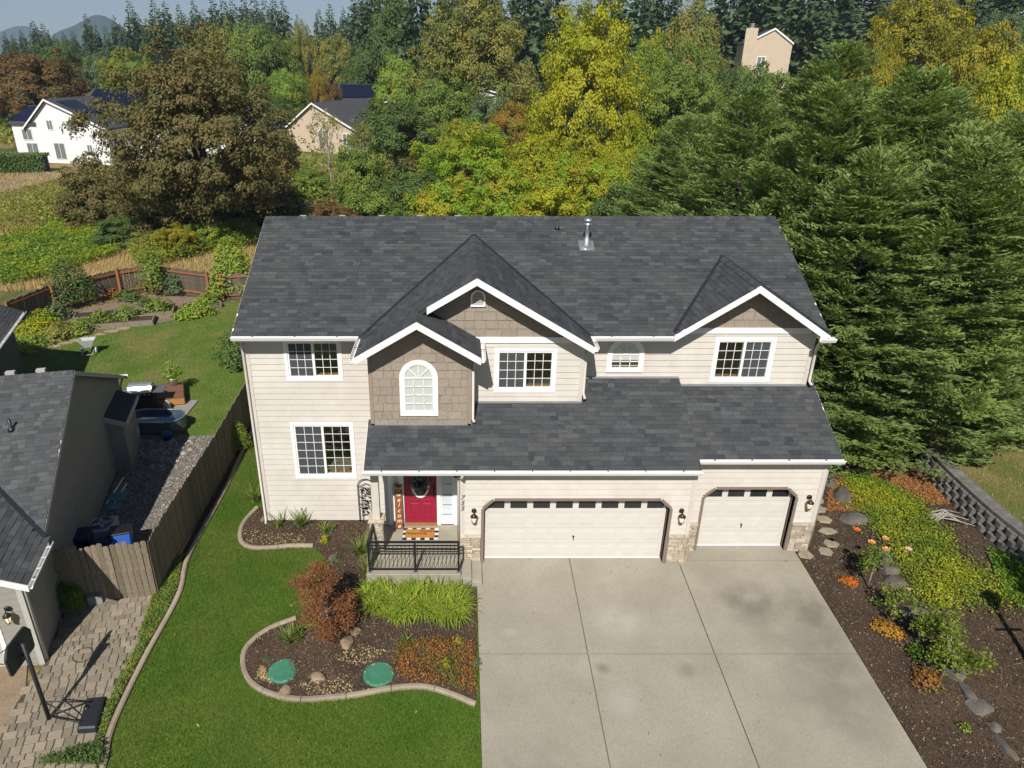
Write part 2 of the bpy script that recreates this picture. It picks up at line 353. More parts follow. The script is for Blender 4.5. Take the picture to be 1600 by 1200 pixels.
for q in [(7.5, -1.7, 1.1, 0.9, .75), (8.9, -1.9, 0.8, 1.2, .75), (8.2, -2.7, 1.7, 1.3, .35), (8.3, -4.5, 1.4, 1.6, .5), (8.9, -3.4, 1.0, 1.6, .35), (3.3, -3.75, 0.25, 0.2, .7), (5.2, -3.8, .3, .3, .45), (1.2, -6.2, 1.4, .9, .4)]: spot(*q, (0.155, 0.138, 0.112))
for q in [(4.0, -2.3, 0.9, 0.7, .6), (2.8, -3.75, .22, .25, .6), (1.2, -2.7, .3, .2, .6), (3.6, -4.6, .6, .5, .5)]: spot(*q, (0.38, 0.355, 0.31))
t.links.new(c, p.inputs['Base Color']); bump(t, p, v.outputs['Distance'], 0.2, 0.006); CONC = m
drv = link('driveway', MB().mesh('driveway', MORTAR)); 
drv.data = sheet('tmp', [(0.44, 0.5), (9.42, 0.5), (9.42, -10), (0.44, -10)], MORTAR, 0.006, 0.5).data; bpy.data.objects.remove(bpy.data.objects['tmp'])
tag(drv, 'wide exposed aggregate concrete driveway in front of the garages', kind='structure')
def slab(x0, x1, y0, y1):
    V, F = drape([(x0, y0), (x1, y0), (x1, y1), (x0, y1)], 0.05, 0.6)
    bm = bmesh.new(); me = meshdata('slab', V, F, CONC); bm.from_mesh(me)
    r = bmesh.ops.extrude_face_region(bm, geom=bm.faces[:]); bmesh.ops.translate(bm, verts=[v for v in r['geom'] if isinstance(v, bmesh.types.BMVert)], vec=(0, 0, 0))
    bm.to_mesh(me); bm.free()
    # side skirts: keep the top at +0.05 and drop the first copy
    n = len(V)
    for i, v in enumerate(me.vertices):
        if i < n: v.co.z -= 0.045
    link('slab', me, drv)
g = 0.013
for x0, x1 in ((0.42, 3.02), (3.02, 6.03), (6.03, 9.44)):
    for y0, y1 in ((-9.6, -6.75), (-6.75, -3.33), (-3.33, 0.02 if x0 < 6 else -0.12)):
        slab(x0 + g, x1 - g, y0 + .024, y1 - .024)
slab(6.2, 9.43, -0.12 + g, 0.58)
# ================================================================== main house
def rect_minus(rects, holes):
    for h in holes:
        out = []
        for (a, b, c, d) in rects:          # x0,x1,z0,z1
            x0, x1, z0, z1 = max(a, h[0]), min(b, h[1]), max(c, h[2]), min(d, h[3])
            if x0 >= x1 or z0 >= z1: out.append((a, b, c, d)); continue
            if a < x0: out.append((a, x0, c, d))
            if x1 < b: out.append((x1, b, c, d))
            if c < z0: out.append((x0, x1, c, z0))
            if z1 < d: out.append((x0, x1, z1, d))
        rects = out
    return rects
def clip(poly, planes):
    """convex clip of 2d polygon; planes (a,b,c) keep a*x+b*y<=c"""
    for a, b, c in planes:
        out = []
        for i in range(len(poly)):
            p = poly[i]; q = poly[(i + 1) % len(poly)]; dp = a * p[0] + b * p[1] - c; dq = a * q[0] + b * q[1] - c
            if dp <= 0: out.append(p)
            if dp * dq < 0: s = dp / (dp - dq); out.append((p[0] + (q[0] - p[0]) * s, p[1] + (q[1] - p[1]) * s))
        poly = out
        if len(poly) < 3: return []
    return poly
class Face:
    """a wall face: local x along ex, z up, n outward"""
    def __init__(s, O, ex, n): s.O = Vector(O); s.ex = Vector(ex); s.n = Vector(n)
    def p(s, x, z, d=0.0): return s.O + s.ex * x + Vector((0, 0, z)) + s.n * d
def front(Y, X0=0.0): return Face((X0, Y, 0), (1, 0, 0), (0, -1, 0))
def lap(f, x0, x1, z0, z1, holes, parent, mat=CREAM, course=0.18, name='siding_board'):
    z = z0
    while z < z1 - 0.02:
        zt = min(z + course, z1)
        for (a, b, c, d) in rect_minus([(x0, x1, z, zt)], holes):
            if b - a > 3.4:                      # butt joints in long courses
                xj = a + (b - a) * random.uniform(.25, .75); segs = [(a, xj - .0015), (xj + .0015, b)]
            else: segs = [(a, b)]
            for a, b in segs: _board(f, a, b, c, d, z, course, name, mat, parent)
        z = zt
def _board(f, a, b, c, d, z, course, name, mat, parent):
            mb = MB(); k0 = 0.022 - 0.018 * (c - z) / course; k1 = 0.022 - 0.018 * (d - z) / course
            mb.hexa([f.p(a, c, -0.01), f.p(b, c, -0.01), f.p(b, c, k0), f.p(a, c, k0), f.p(a, d, -0.01), f.p(b, d, -0.01), f.p(b, d, k1), f.p(a, d, k1)])
            mb.build(name, mat, parent)
def wallpart(f, x0, x1, z0, z1, holes, parent, th=0.12, name='wall', mat=SOFFIT):
    mb = MB()
    for (a, b, c, d) in rect_minus([(x0, x1, z0, z1)], holes):
        P = [f.p(a, c, -0.011), f.p(b, c, -0.011), f.p(b, c, -th), f.p(a, c, -th), f.p(a, d, -0.011), f.p(b, d, -0.011), f.p(b, d, -th), f.p(a, d, -th)]
        mb.hexa(P)
    return mb.build(name, mat, parent)
def shakes(f, poly_planes, x0, x1, z0, z1, parent, row=0.235, skip=None):
    z = z0; k = 0
    while z < z1:
        x = x0 - random.uniform(0, 0.3)
        while x < x1:
            w_ = random.choice((0.2, 0.26, 0.31, 0.36, 0.42)); a, b = max(x, x0) + 0.003, min(x + w_, x1) - 0.003; x += w_
            if b - a < 0.04: continue
            if skip and skip((a + b) / 2, z + row / 2): continue
            pl = clip([(a, z), (b, z), (b, z + row * 0.995), (a, z + row * 0.995)], poly_planes)
            if len(pl) < 3: continue
            mb = MB(); n = len(pl); t_ = random.uniform(0.018, 0.028)
            fr = [f.p(q[0], q[1], t_ - 0.016 * (q[1] - z) / row) for q in pl]; bk = [f.p(q[0], q[1], -0.01) for q in pl]
            mb.add(fr + bk, [tuple(range(n)), tuple(reversed(range(n, 2 * n)))] + [(i, n + i, n + (i + 1) % n, (i + 1) % n) for i in range(n)])
            mb.build('wall_shingle', TAN, parent)
        z += row; k += 1
def shingle_tabs(O, e, s, L, S, exp=0.142, test=None, widths=(0.17, 0.22, 0.27, 0.33, 0.4)):
    """matrices and sizes of the shingles covering a slope: e along the eave, s up the slope"""
    O = Vector(O); e = Vector(e).normalized(); s = Vector(s).normalized(); n = e.cross(s)
    ex = e
    if n.z < 0: n = -n; ex = -e
    out = []; k = 0
    while k * exp < S:
        x = -random.uniform(0, 0.3)
        while x < L:
            wd = random.choice(widths); a, b = max(x, 0), min(x + wd, L); x += wd
            if b - a < 0.03: continue
            c = O + e * ((a + b) / 2) + s * (k * exp)
            if test and not test(c): continue
            M = Matrix(((ex.x, s.x, n.x, c.x), (ex.y, s.y, n.y, c.y), (ex.z, s.z, n.z, c.z), (0, 0, 0, 1)))
            out.append((M, round(b - a, 3), min(exp * 1.25, S - k * exp)))
        k += 1
    return out
def tab_verts(wd, ln, th):
    h = wd / 2 - 0.0006
    return [(-h, 0, -0.004), (h, 0, -0.004), (h, ln, -0.006), (-h, ln, -0.006), (-h, 0, th), (h, 0, th), (h, ln, 0.001), (-h, ln, 0.001)]
_tabc = {}
def lay_shingles(tabs, parent, mat, n_single=300):
    d = lambda T: (T[0].translation - Vector(CAM)).length / (T[1] ** 0.5)
    tabs = sorted(tabs, key=d)
    for M, wd, ln in tabs[:n_single]:
        th = random.choice((0.009, 0.012, 0.018)); k = (wd, round(ln, 3), th, mat.name)
        if k not in _tabc: _tabc[k] = MB().hexa(tab_verts(wd, ln, th)).mesh('shingle', mat)
        link('shingle', _tabc[k], parent, M)
    rest = tabs[n_single:]
    if rest:
        Vs = []
        for M, wd, ln in rest:
            A = np.array(M); v = np.array(tab_verts(wd, ln, random.uniform(0.008, 0.018))); Vs.append(v @ A[:3, :3].T + A[:3, 3])
        V = np.concatenate(Vs); Q = (np.array(BOXF)[None] + (np.arange(len(rest)) * 8)[:, None, None]).reshape(-1, 4)
        tag(link('shingle_field', fastmesh('shingle_field', V, Q, mat), parent), kind='stuff')
def ridge_caps(p, q, parent, mat, wd=0.15, a=0.5, b=0.5, step=0.16):
    """cap shingles bent over a ridge running p -> q, a/b fall on each side"""
    p = Vector(p); q = Vector(q); d = (q - p); n = int(d.length / step); d.normalize(); side = d.cross(Vector((0, 0, 1))).normalized()
    key = ('cap', round(a, 2), round(b, 2), mat.name, round(d.z, 2))
    for i in range(n):
        c = p + d * (i * step); mb = MB()
        l = c + side * wd - Vector((0, 0, wd * a)); r = c - side * wd - Vector((0, 0, wd * b))
        up = Vector((0, 0, 0.02)); e2 = d * step * 1.2; lo = Vector((0, 0, 0.008))
        mb.add([l + up, c + up * 1.1, r + up, l + e2 + lo, c + e2 + lo, r + e2 + lo, l - lo, r - lo, c - lo, l + e2 - lo, r + e2 - lo, c + e2 - lo],
               [(0, 1, 4, 3), (1, 2, 5, 4), (0, 6, 8, 1), (1, 8, 7, 2), (0, 3, 9, 6), (2, 7, 10, 5), (3, 4, 11, 9), (4, 5, 10, 11), (6, 9, 11, 8), (8, 11, 10, 7)])
        mb.build('ridge_cap', mat, parent)

HOUSE = thing('house', 'cream two-storey house with dark shingle roof, tan gables and two garage doors', 'house', (1.9, 2.2, 0))
ZE, YE, PM = 6.05, 1.65, 0.47; YR = 6.28; ZR = ZE + PM * (YR - YE); XL, XR = -6.07, 9.78
PB = 0.60; XB, ZB, YB = 0.40, 7.84, 0.85          # centre gable
XA, YA = -1.07, 0.15; ZA = ZB - PB * (XB - XA)    # entry gable on its left slope
XC, ZC, YC, PC = 7.70, 7.42, 1.60, 0.66           # right gable
def zmain(Y): return ZE + PM * (Y - YE)
def ymain(z): return YE + (z - ZE) / PM
# ---- openings
W_LL = (-4.85, -3.2, 1.36, 3.06)      # lower left window (glass area incl. frame)
W_UL = (-4.8, -3.38, 4.57, 5.64)
W_C = (0.98, 2.46, 4.58, 5.68)
W_R = (7.07, 8.57, 4.53, 5.68)
fl = front(2.2); fb = front(1.42); fa = front(0.75); fg = front(-0.2); fs = front(0.35); fp = front(1.2)
wall_l = wallpart(fl, -5.95, -2.3, -0.5, 6.0, [W_LL, W_UL], HOUSE)
lap(fl, -5.86, -2.3, -0.42, 5.95, [W_LL, W_UL], wall_l)
wall_r = wallpart(fl, 3.2, 9.7, 3.6, 6.0, [W_R], HOUSE)
lap(fl, 3.27, 9.61, 4.2, 5.93, [W_R], wall_r)
mb = MB(); mb.prism([(5.72, 2.212, 6.0), (9.7, 2.212, 6.0), (XC, 2.212, ZC - 0.12)], (0, 0.1, 0)); gw = mb.build('gable_wall', TANT, HOUSE)
shakes(fl, [(PC, 1, ZC - 0.14 + PC * XC), (-PC, 1, ZC - 0.14 - PC * XC)], 5.7, 9.7, 6.05, 7.4, gw)
MB().box((5.85, 2.15, 5.9), (9.55, 2.2, 6.06)).build('band_board', WHITE, HOUSE)
wall_b = wallpart(fb, 0.2, 3.27, 3.9, 6.0, [W_C], HOUSE)
lap(fb, 0.26, 3.18, 4.0, 5.95, [W_C], wall_b)
mb = MB(); mb.prism([(XB - 3.0, 1.432, 6.0), (3.27, 1.432, 6.0), (3.27, 1.432, 6.05), (XB, 1.432, ZB - 0.12)], (0, 0.1, 0)); gw = mb.build('gable_wall', TANT, HOUSE)
shakes(fb, [(PB, 1, ZB - 0.14 + PB * XB), (-PB, 1, ZB - 0.14 - PB * XB)], -1.6, 3.27, 6.08, 7.8, gw)
MB().box((0.26, 1.37, 5.93), (3.2, 1.42, 6.09)).build('band_board', WHITE, HOUSE)
wall_a = wallpart(fa, -2.37, 0.26, 3.7, 5.95, [], HOUSE, mat=TANT)
XAc, ARC = -1.09, 0.5
shakes(fa, [(PB, 1, ZA - 0.14 + PB * XA), (-PB, 1, ZA - 0.14 - PB * XA)], -2.29, 0.18, 3.78, 6.95, wall_a, skip=lambda x, z: abs(x - XAc) < 0.42 and 4.15 < z < 5.6)
mb = MB(); mb.prism([(-2.37, 0.762, 5.9), (0.26, 0.762, 5.9), (0.26, 0.762, 6.0), (XA, 0.762, ZA - 0.12), (-2.37, 0.762, 6.0)], (0, 0.1, 0)); mb.build('gable_wall', TANT, HOUSE)
# side walls of the bays, body of the house
def sidewall(X, Y0, Y1, z0, z1, out, mat, nm='wall', boards=True):
    f = Face((X, 0, 0), (0, 1, 0), (out, 0, 0)); o = wallpart(f, Y0, Y1, z0, z1, [], HOUSE, name=nm, mat=mat)
    if boards: lap(f, Y0, Y1, z0 + 0.02, z1 - 0.02, [], o, CREAM if mat is not TANT else TANT)
sidewall(-2.37, 0.762, 2.2, 3.6, 6.0, -1, TANT); sidewall(0.26, 0.762, 1.42, 3.8, 6.0, 1, CREAMT)
sidewall(3.27, 1.432, 2.2, 3.9, 6.0, 1, CREAMT)
sidewall(-5.95, 2.212, 10.3, -0.5, 6.0, -1, CREAMT); sidewall(9.7, 2.212, 10.3, 3.0, 6.0, 1, CREAMT)
sidewall(9.8, 0.362, 10.3, -0.1, 3.3, 1, CREAMT)
for X, Zt in ((-5.94, 0), (9.69, 0)):
    MB().prism([(X, 2.25, 5.98), (X, 10.3, 5.98), (X, YR, ZR - 0.1)], (0.1 if X < 0 else -0.1, 0, 0)).build('gable_wall', CREAMT, HOUSE)
MB().box((-5.94, 10.2, -0.5), (9.69, 10.3, 6.0)).build('wall', CREAMT, HOUSE)
# rooms behind the windows
MB().box((-5.8, 2.35, 0.2), (-2.4, 7.0, 0.35)).build('floor', FLOORW, HOUSE)
MB().box((-5.8, 2.35, 3.1), (9.5, 7.0, 3.3)).build('floor', FLOORW, HOUSE)
MB().box((-5.8, 6.0, 0.36), (9.5, 6.1, 5.9)).build('room_wall', ROOM, HOUSE)
MB().box((-2.4, 2.4, 0.36), (-2.3, 6.0, 5.9)).build('room_wall', ROOM, HOUSE)
MB().box((-5.8, 2.2, 5.85), (9.5, 10.1, 5.92)).build('ceiling', ROOM, HOUSE)
MB().box((0.3, 1.6, 5.85), (3.2, 2.15, 5.92)).build('ceiling', ROOM, HOUSE)
# corner boards
cb = MB
for x0, x1, Y, z0, z1, mt in ((-5.97, -5.86, 2.2, -0.45, 5.95, CREAMT), (9.61, 9.72, 2.2, 4.3, 5.93, CREAMT), (3.18, 3.29, 1.42, 4.1, 5.95, CREAMT), (-2.39, -2.29, 0.75, 3.74, 6.0, TANT), (0.18, 0.28, 0.75, 3.74, 5.95, TANT)):
    cb().box((x0, Y - 0.03, z0), (x1, Y + 0.08, z1)).build('corner_board', mt, HOUSE)
# ---- garage fronts
def garage_front(f, X0, X1, D, ztop, ch, stoneh, wall_holes_to, capname):
    """D: door x range; ch chamfer; stone below stoneh"""
    hole = (D[0] - 0.02, D[1] + 0.02, -0.2, ztop)
    o = wallpart(f, X0, X1, -0.1, 3.25, [hole], HOUSE)
    lap(f, X0 + 0.02, X1 - 0.02, stoneh, 3.2, [hole], o)
    for sx, xe in ((1, D[0] - 0.02), (-1, D[1] + 0.02)):     # chamfered corners
        MB().prism([f.p(xe, ztop, 0.012), f.p(xe + sx * ch, ztop, 0.012), f.p(xe, ztop - ch * 0.95, 0.012)], f.n * -0.14).build('corner_infill', CREAMT, HOUSE)
    # jamb trim: taupe frame following the chamfer
    pts = [(D[0] - 0.02, -0.02), (D[0] - 0.02, ztop - ch * 0.95), (D[0] - 0.02 + ch, ztop), (D[1] + 0.02 - ch, ztop), (D[1] + 0.02, ztop - ch * 0.95), (D[1] + 0.02, -0.02)]
    for a, b in zip(pts[:-1], pts[1:]):
        d = Vector((b[0] - a[0], b[1] - a[1])).normalized(); nn = Vector((-d.y, d.x)) * 0.075
        q = [(a[0], a[1]), (b[0], b[1]), (b[0] + nn.x, b[1] + nn.y), (a[0] + nn.x, a[1] + nn.y)]
        MB().prism([f.p(x, z, 0.035) for x, z in q], f.n * -0.25).build('jamb_trim', TAUPE, HOUSE)
    return o
def stones(f, x0, x1, z0, z1, parent, dep=0.05):
    back = MB().hexa([f.p(x0, z0, 0.012), f.p(x1, z0, 0.012), f.p(x1, z0, 0.03), f.p(x0, z0, 0.03), f.p(x0, z1, 0.012), f.p(x1, z1, 0.012), f.p(x1, z1, 0.03), f.p(x0, z1, 0.03)]).build('stone_backing', MORTAR, parent)
    z = z0
    while z < z1 - 0.02:
        h = min(random.choice((0.06, 0.08, 0.1, 0.12)), z1 - z)
        if z1 - z - h < 0.04: h = z1 - z
        x = x0
        while x < x1 - 0.01:
            wd = random.uniform(0.12, 0.36)
            if x1 - x - wd < 0.08: wd = x1 - x
            d = 0.03 + random.uniform(0.012, dep); j = lambda: random.uniform(-0.006, 0.006); g_ = 0.005
            mb = MB(); a, b, c_, e = x + g_, x + wd - g_, z + g_, z + h - g_
            mb.hexa([f.p(a, c_, 0.02), f.p(b, c_, 0.02), f.p(b + j(), c_ + j(), d + j()), f.p(a + j(), c_ + j(), d + j()), f.p(a, e, 0.02), f.p(b, e, 0.02), f.p(b + j(), e + j(), d + j()), f.p(a + j(), e + j(), d + j())])
            mb.build('stone', STONE, parent, bevel=0.006); x += wd
        z += h
DD = (0.64, 5.54); DS = (6.68, 9.12)
wg = garage_front(fg, 0.0, 6.15, DD, 2.08, 0.27, 1.0, 0, '')
ws = garage_front(fs, 6.17, 9.8, DS, 2.08, 0.27, 1.0, 0, '')
for f, a, b, par in ((fg, 0.0, 0.54, wg), (fg, 5.64, 6.15, wg), (fs, 6.17, 6.58, ws), (fs, 9.22, 9.8, ws)):
    stones(f, a, b, 0.0, 0.93, par)
    mb = MB(); mb.hexa([f.p(a - 0.02, 0.93, 0.0), f.p(b, 0.93, 0.0), f.p(b, 0.93, 0.095), f.p(a - 0.02, 0.93, 0.095), f.p(a - 0.02, 1.0, 0.0), f.p(b, 1.0, 0.0), f.p(b, 1.0, 0.06), f.p(a - 0.02, 1.0, 0.06)]); mb.build('stone_sill', STONE, par)
stones(Face((6.15, 0, 0), (0, 1, 0), (1, 0, 0)), -0.2, 0.34, 0.0, 0.93, wg)
sidewall(6.15, -0.188, 0.35, 0.95, 3.25, 1, CREAMT); sidewall(0.0, -0.188, 1.2, 0.0, 3.3, -1, CREAMT)
for x0, x1, Y in ((-0.02, 0.09, -0.2), (6.06, 6.17, -0.2), (9.71, 9.82, 0.35)):
    MB().box((x0, Y - 0.03, 1.0), (x1, Y + 0.08, 3.2)).build('corner_board', CREAMT, HOUSE)
# ---- garage doors
PANELW = flat('garage_door_paint', (0.57, 0.54, 0.49), 0.45, 0.4, var=0.03)
def garage_door(D, Y, ncol, label):
    d = MB().box((D[0], Y + 0.02, 0.05), (D[1], Y + 0.06, 2.1)).build('garage_door', PANELW, HOUSE); tag(d, label)
    H4 = 2.03 / 4; cw = (D[1] - D[0]) / ncol
    for r in range(4):
        z0 = 0.055 + r * H4
        MB().box((D[0] + 0.004, Y - 0.012, z0 + 0.004), (D[1] - 0.004, Y + 0.018, z0 + H4 - 0.004)).build('door_section', PANELW, d)
        for c in range(ncol):
            a = D[0] + c * cw + 0.09; b = D[0] + (c + 1) * cw - 0.09; m_, M_ = z0 + 0.11, z0 + H4 - 0.09
            if r < 3:
                mb = MB(); k = 0.035
                mb.add([(a, Y - 0.0125, m_), (b, Y - 0.0125, m_), (b, Y - 0.0125, M_), (a, Y - 0.0125, M_), (a + k, Y - 0.018, m_ + k), (b - k, Y - 0.018, m_ + k), (b - k, Y - 0.018, M_ - k), (a + k, Y - 0.018, M_ - k)],
                       [(4, 5, 6, 7), (0, 1, 5, 4), (1, 2, 6, 5), (2, 3, 7, 6), (3, 0, 4, 7)])
                mb.build('door_panel', PANELW, d)
            else:
                m_, M_ = z0 + 0.13, z0 + H4 - 0.06
                MB().box((a - 0.01, Y - 0.016, m_), (b + 0.01, Y - 0.0125, M_)).build('pane', DARKGLASS, d)
    xc = (D[0] + D[1]) / 2
    MB().lathe([(0.03, 0), (0.03, 0.012), (0.012, 0.016), (0.012, 0.03)], n=10).build('handle_plate', BLACK, d, Matrix.Translation((xc, Y - 0.012, 0.78)) @ Matrix.Rotation(radians(90), 4, 'X'))
    MB().box((xc - 0.012, Y - 0.045, 0.68), (xc + 0.012, Y - 0.03, 0.80)).build('handle', BLACK, d)
    MB().box((D[0], Y - 0.02, 0.052), (D[1], Y + 0.06, 0.085)).build('bottom_seal', WHITE, d)
garage_door(DD, 0.0, 8, 'wide cream double garage door with eight small windows')
garage_door(DS, 0.55, 4, 'cream single garage door with four small windows')

# ---- roofs
RD = MB(); TABS = []
def deck(poly, th=0.11): RD.prism([Vector(p) - Vector((0, 0, 0.012)) for p in poly], (0, 0, -th))
deck([(XL, YE, ZE), (-2.62, YE, ZE), (XB, YE + (ZB - ZE) / PM, ZB), (3.42, YE, ZE), (5.66, YE, ZE), (XC, YE + (ZC - ZE) / PM, ZC), (9.765, YE, ZE), (XR, YE, ZE), (XR, YR, ZR), (XL, YR, ZR)]); deck([(XL, YR, ZR), (XR, YR, ZR), (XR, 10.9, ZE), (XL, 10.9, ZE)])
e_ = Vector((1, 0, 0)); sm = Vector((0, 1, PM)).normalized()
def zB(x): return ZB - PB * abs(x - XB)
def above_main(c):
    zl = ZB - PB * abs(c.x - XB) if -2.62 < c.x < 3.42 else -9
    zc = ZC - PC * abs(c.x - XC) if 5.68 < c.x < 9.8 else -9
    return c.z > max(zl, zc) - 0.16
TABS += shingle_tabs((XL - 0.02, YE - 0.03, ZE - 0.014), e_, sm, XR - XL + 0.04, (YR - YE) / sm.y, test=above_main)
# centre gable right slope, left slope (also carries the entry gable), entry gable right slope
yb = lambda z: ymain(z) + 0.06
XEr, XEl = 3.42, -2.62
deck([(XB, YB, ZB), (XEr, YB, zB(XEr)), (XEr, yb(zB(XEr)), zB(XEr)), (XB, yb(ZB), ZB)])
deck([(XB, YB, ZB), (XB, yb(ZB), ZB), (XEl, yb(zB(XEl)), zB(XEl)), (XEl, YA, zB(XEl)), (XA, YA, ZA), (XA, YB, ZA)])
zAr = lambda x: ZA - PB * (x - XA)
deck([(XA, YA, ZA), (0.5, YA, zAr(0.5)), (0.5, 1.42, zAr(0.5)), (XA, 1.42, ZA)])
ls = sqrt(1 + PB * PB)
TABS += shingle_tabs((XEr, YB - 0.02, zB(XEr)), (0, 1, 0), (-1, 0, PB), 5.2, (XEr - XB) * ls, test=lambda c: c.z > zmain(c.y) - 0.06)
TABS += shingle_tabs((XEl, YA - 0.02, zB(XEl)), (0, 1, 0), (1, 0, PB), 6.0, (XA - XEl) * ls, test=lambda c: c.z > zmain(c.y) - 0.06)
TABS += shingle_tabs((XA, YB - 0.02, ZA), (0, 1, 0), (1, 0, PB), 5.4, (XB - XA) * ls, test=lambda c: c.z > zmain(c.y) - 0.06)
TABS += shingle_tabs((0.5, YA - 0.02, zAr(0.5)), (0, 1, 0), (-1, 0, PB), 1.42 - YA, (0.5 - XA) * ls, test=lambda c: c.z > zB(c.x) - 0.05 or c.y < YB + 0.3 or c.x > -0.4)
lc = sqrt(1 + PC * PC); zC = lambda x: ZC - PC * abs(x - XC)
for sx, xe in ((-1, 5.68), (1, 9.76)):
    deck([(XC, YC, ZC), (xe, YC, zC(xe)), (xe, yb(zC(xe)), zC(xe)), (XC, yb(ZC), ZC)])
    TABS += shingle_tabs((xe, YC - 0.02, zC(xe)), (0, 1, 0), (-sx, 0, PC), 3.6, abs(xe - XC) * lc, test=lambda c: c.z > zmain(c.y) - 0.06)
# lower roof
PL = 0.5; ZL1, YL1 = 3.22, -0.5; ZL2, YL2 = 3.24, 0.02
sl = Vector((0, 1, PL)).normalized()
deck([(-2.45, YL1, ZL1), (6.12, YL1, ZL1), (6.12, 2.2, ZL1 + PL * (2.2 - YL1)), (0.2, 2.2, ZL1 + PL * (2.2 - YL1)), (0.2, 0.75, ZL1 + PL * 1.25), (-2.45, 0.75, ZL1 + PL * 1.25)])
deck([(6.1, YL2, ZL2), (9.95, YL2, ZL2), (9.95, 2.2, ZL2 + PL * (2.2 - YL2)), (6.1, 2.2, ZL2 + PL * (2.2 - YL2))])
deck([(9.65, 2.1, ZL2 + PL * 2.1), (9.95, 2.1, ZL2 + PL * 2.1), (9.95, 3.4, ZL2 + PL * 3.4), (9.65, 3.4, ZL2 + PL * 3.4)])
TABS += shingle_tabs((-2.47, YL1 - 0.03, ZL1 - 0.015), e_, sl, 8.6, 2.75 / sl.y, test=lambda c: c.y < (0.78 if c.x < 0.3 else 1.46 if c.x < 3.3 else 2.25))
TABS += shingle_tabs((6.1, YL2 - 0.03, ZL2 - 0.015), e_, sl, 3.87, 2.22 / sl.y)
TABS += shingle_tabs((9.7, 2.2, ZL2 + PL * 2.18), e_, sl, 0.27, 1.2 / sl.y)
ROOF = RD.build('roof', DECKM, HOUSE)
lay_shingles(TABS, ROOF, SHING)
ridge_caps((XR, YR, ZR + 0.01), (XL, YR, ZR + 0.01), ROOF, SHING, a=PM, b=PM)
ridge_caps((XB, YB, ZB + .01), (XB, ymain(ZB), ZB + .01), ROOF, SHING, a=PB, b=PB, wd=0.13)
ridge_caps((XA, YA, ZA + .01), (XA, YB + 0.05, ZA + .01), ROOF, SHING, a=PB, b=PB, wd=0.13)
ridge_caps((XC, YC, ZC + .01), (XC, ymain(ZC), ZC + .01), ROOF, SHING, a=PC, b=PC, wd=0.13)
# valley flashings: dark strips along the valleys
VAL = flat('valley_metal', (0.02, 0.022, 0.028), 0.5)
for (x0, z0, x1, z1, zz) in ((XB, ZB, XEr, zB(XEr), 0), (XB, ZB, XEl, zB(XEl), 0), (XC, ZC, 5.68, zC(5.68), 0), (XC, ZC, 9.76, zC(9.76), 0)):
    MB().bar((x0, ymain(z0), z0 + 0.016), (x1, ymain(z1), z1 + 0.016), 0.09, 0.034).build('valley_flashing', VAL, ROOF)
MB().box((-2.4, 0.72, ZL1 + PL * 1.22), (0.3, 0.745, ZL1 + PL * 1.22 + 0.05)).build('wall_flashing', flat('flashing', (0.3, 0.3, 0.3), 0.5, metal=0.3), ROOF)
for a, b, Y, z in ((0.3, 3.28, 1.4, ZL1 + PL * 1.9), (3.3, 6.1, 2.18, ZL1 + PL * 2.68), (6.1, 9.7, 2.18, ZL2 + PL * 2.16)):
    MB().box((a, Y - 0.03, z + 0.0), (b, Y - 0.005, z + 0.055)).build('wall_flashing', MATS['flashing'], ROOF)
# rake boards, gutters, fascia
def rake(p, q, h=0.19, th=0.045, drop=0.01):
    p = Vector(p); q = Vector(q); dn = Vector((0, 0, -h)); o = Vector((0, 0, -drop))
    MB().prism([p + o, q + o, q + o + dn, p + o + dn], (0, th, 0)).build('rake_board', WHITE, HOUSE, bevel=0.004)
rake((XB, YB - 0.02, ZB), (XEr, YB - 0.02, zB(XEr))); rake((XA + 0.22, YB - 0.018, ZA + 0.22 * PB), (XB, YB - 0.018, ZB))
rake((XA, YA - 0.02, ZA), (0.5, YA - 0.02, zAr(0.5))); rake((XEl, YA - 0.018, zB(XEl)), (XA, YA - 0.018, ZA))
rake((XC, YC - 0.02, ZC), (9.78, YC - 0.02, zC(9.78))); rake((5.66, YC - 0.018, zC(5.66)), (XC, YC - 0.018, ZC))
def siderake(X, pts):
    for p, q in zip(pts[:-1], pts[1:]):
        MB().prism([(X, p[0], p[1] - 0.01), (X, q[0], q[1] - 0.01), (X, q[0], q[1] - 0.16), (X, p[0], p[1] - 0.16)], (0.03, 0, 0)).build('rake_board', WHITE, HOUSE)
siderake(XL - 0.03, [(YE, ZE), (YR, ZR), (10.9, ZE)]); siderake(XR + 0.0, [(YE, ZE), (YR, ZR), (10.9, ZE)])
siderake(9.95, [(YL2, ZL2), (3.4, ZL2 + PL * 3.4)]); siderake(-2.48, [(YL1, ZL1), (0.75, ZL1 + PL * 1.25)])
def gutter(p, q, out, name='gutter'):
    """K-profile trough from p to q (top back edge), out = outward direction"""
    p = Vector(p); q = Vector(q); o = Vector(out); U = Vector((0, 0, 1)); prof = [(0, 0), (0, -0.12), (0.085, -0.12), (0.125, -0.03), (0.125, 0), (0.112, 0), (0.112, -0.028), (0.078, -0.108), (0.01, -0.108), (0.01, 0)]
    MB().prism([p + o * a + U * b for a, b in prof], q - p).build(name, WHITE, HOUSE)
    n = max(1, int((q - p).length / 0.9))
    for i in range(n):
        c = p + (q - p) * ((i + 0.5) / n); MB().bar(c + o * 0.005 - U * 0.012, c + o * 0.118 - U * 0.012, 0.02, 0.008).build('gutter_hanger', BLACK, HOUSE)
zo = -0.02
gutter((XL - 0.02, YE, ZE + zo), (XEl - 0.1, YE, ZE + zo), (0, -1, 0)); gutter((XEr + 0.02, YE, ZE + zo), (5.66, YE, ZE + zo), (0, -1, 0))
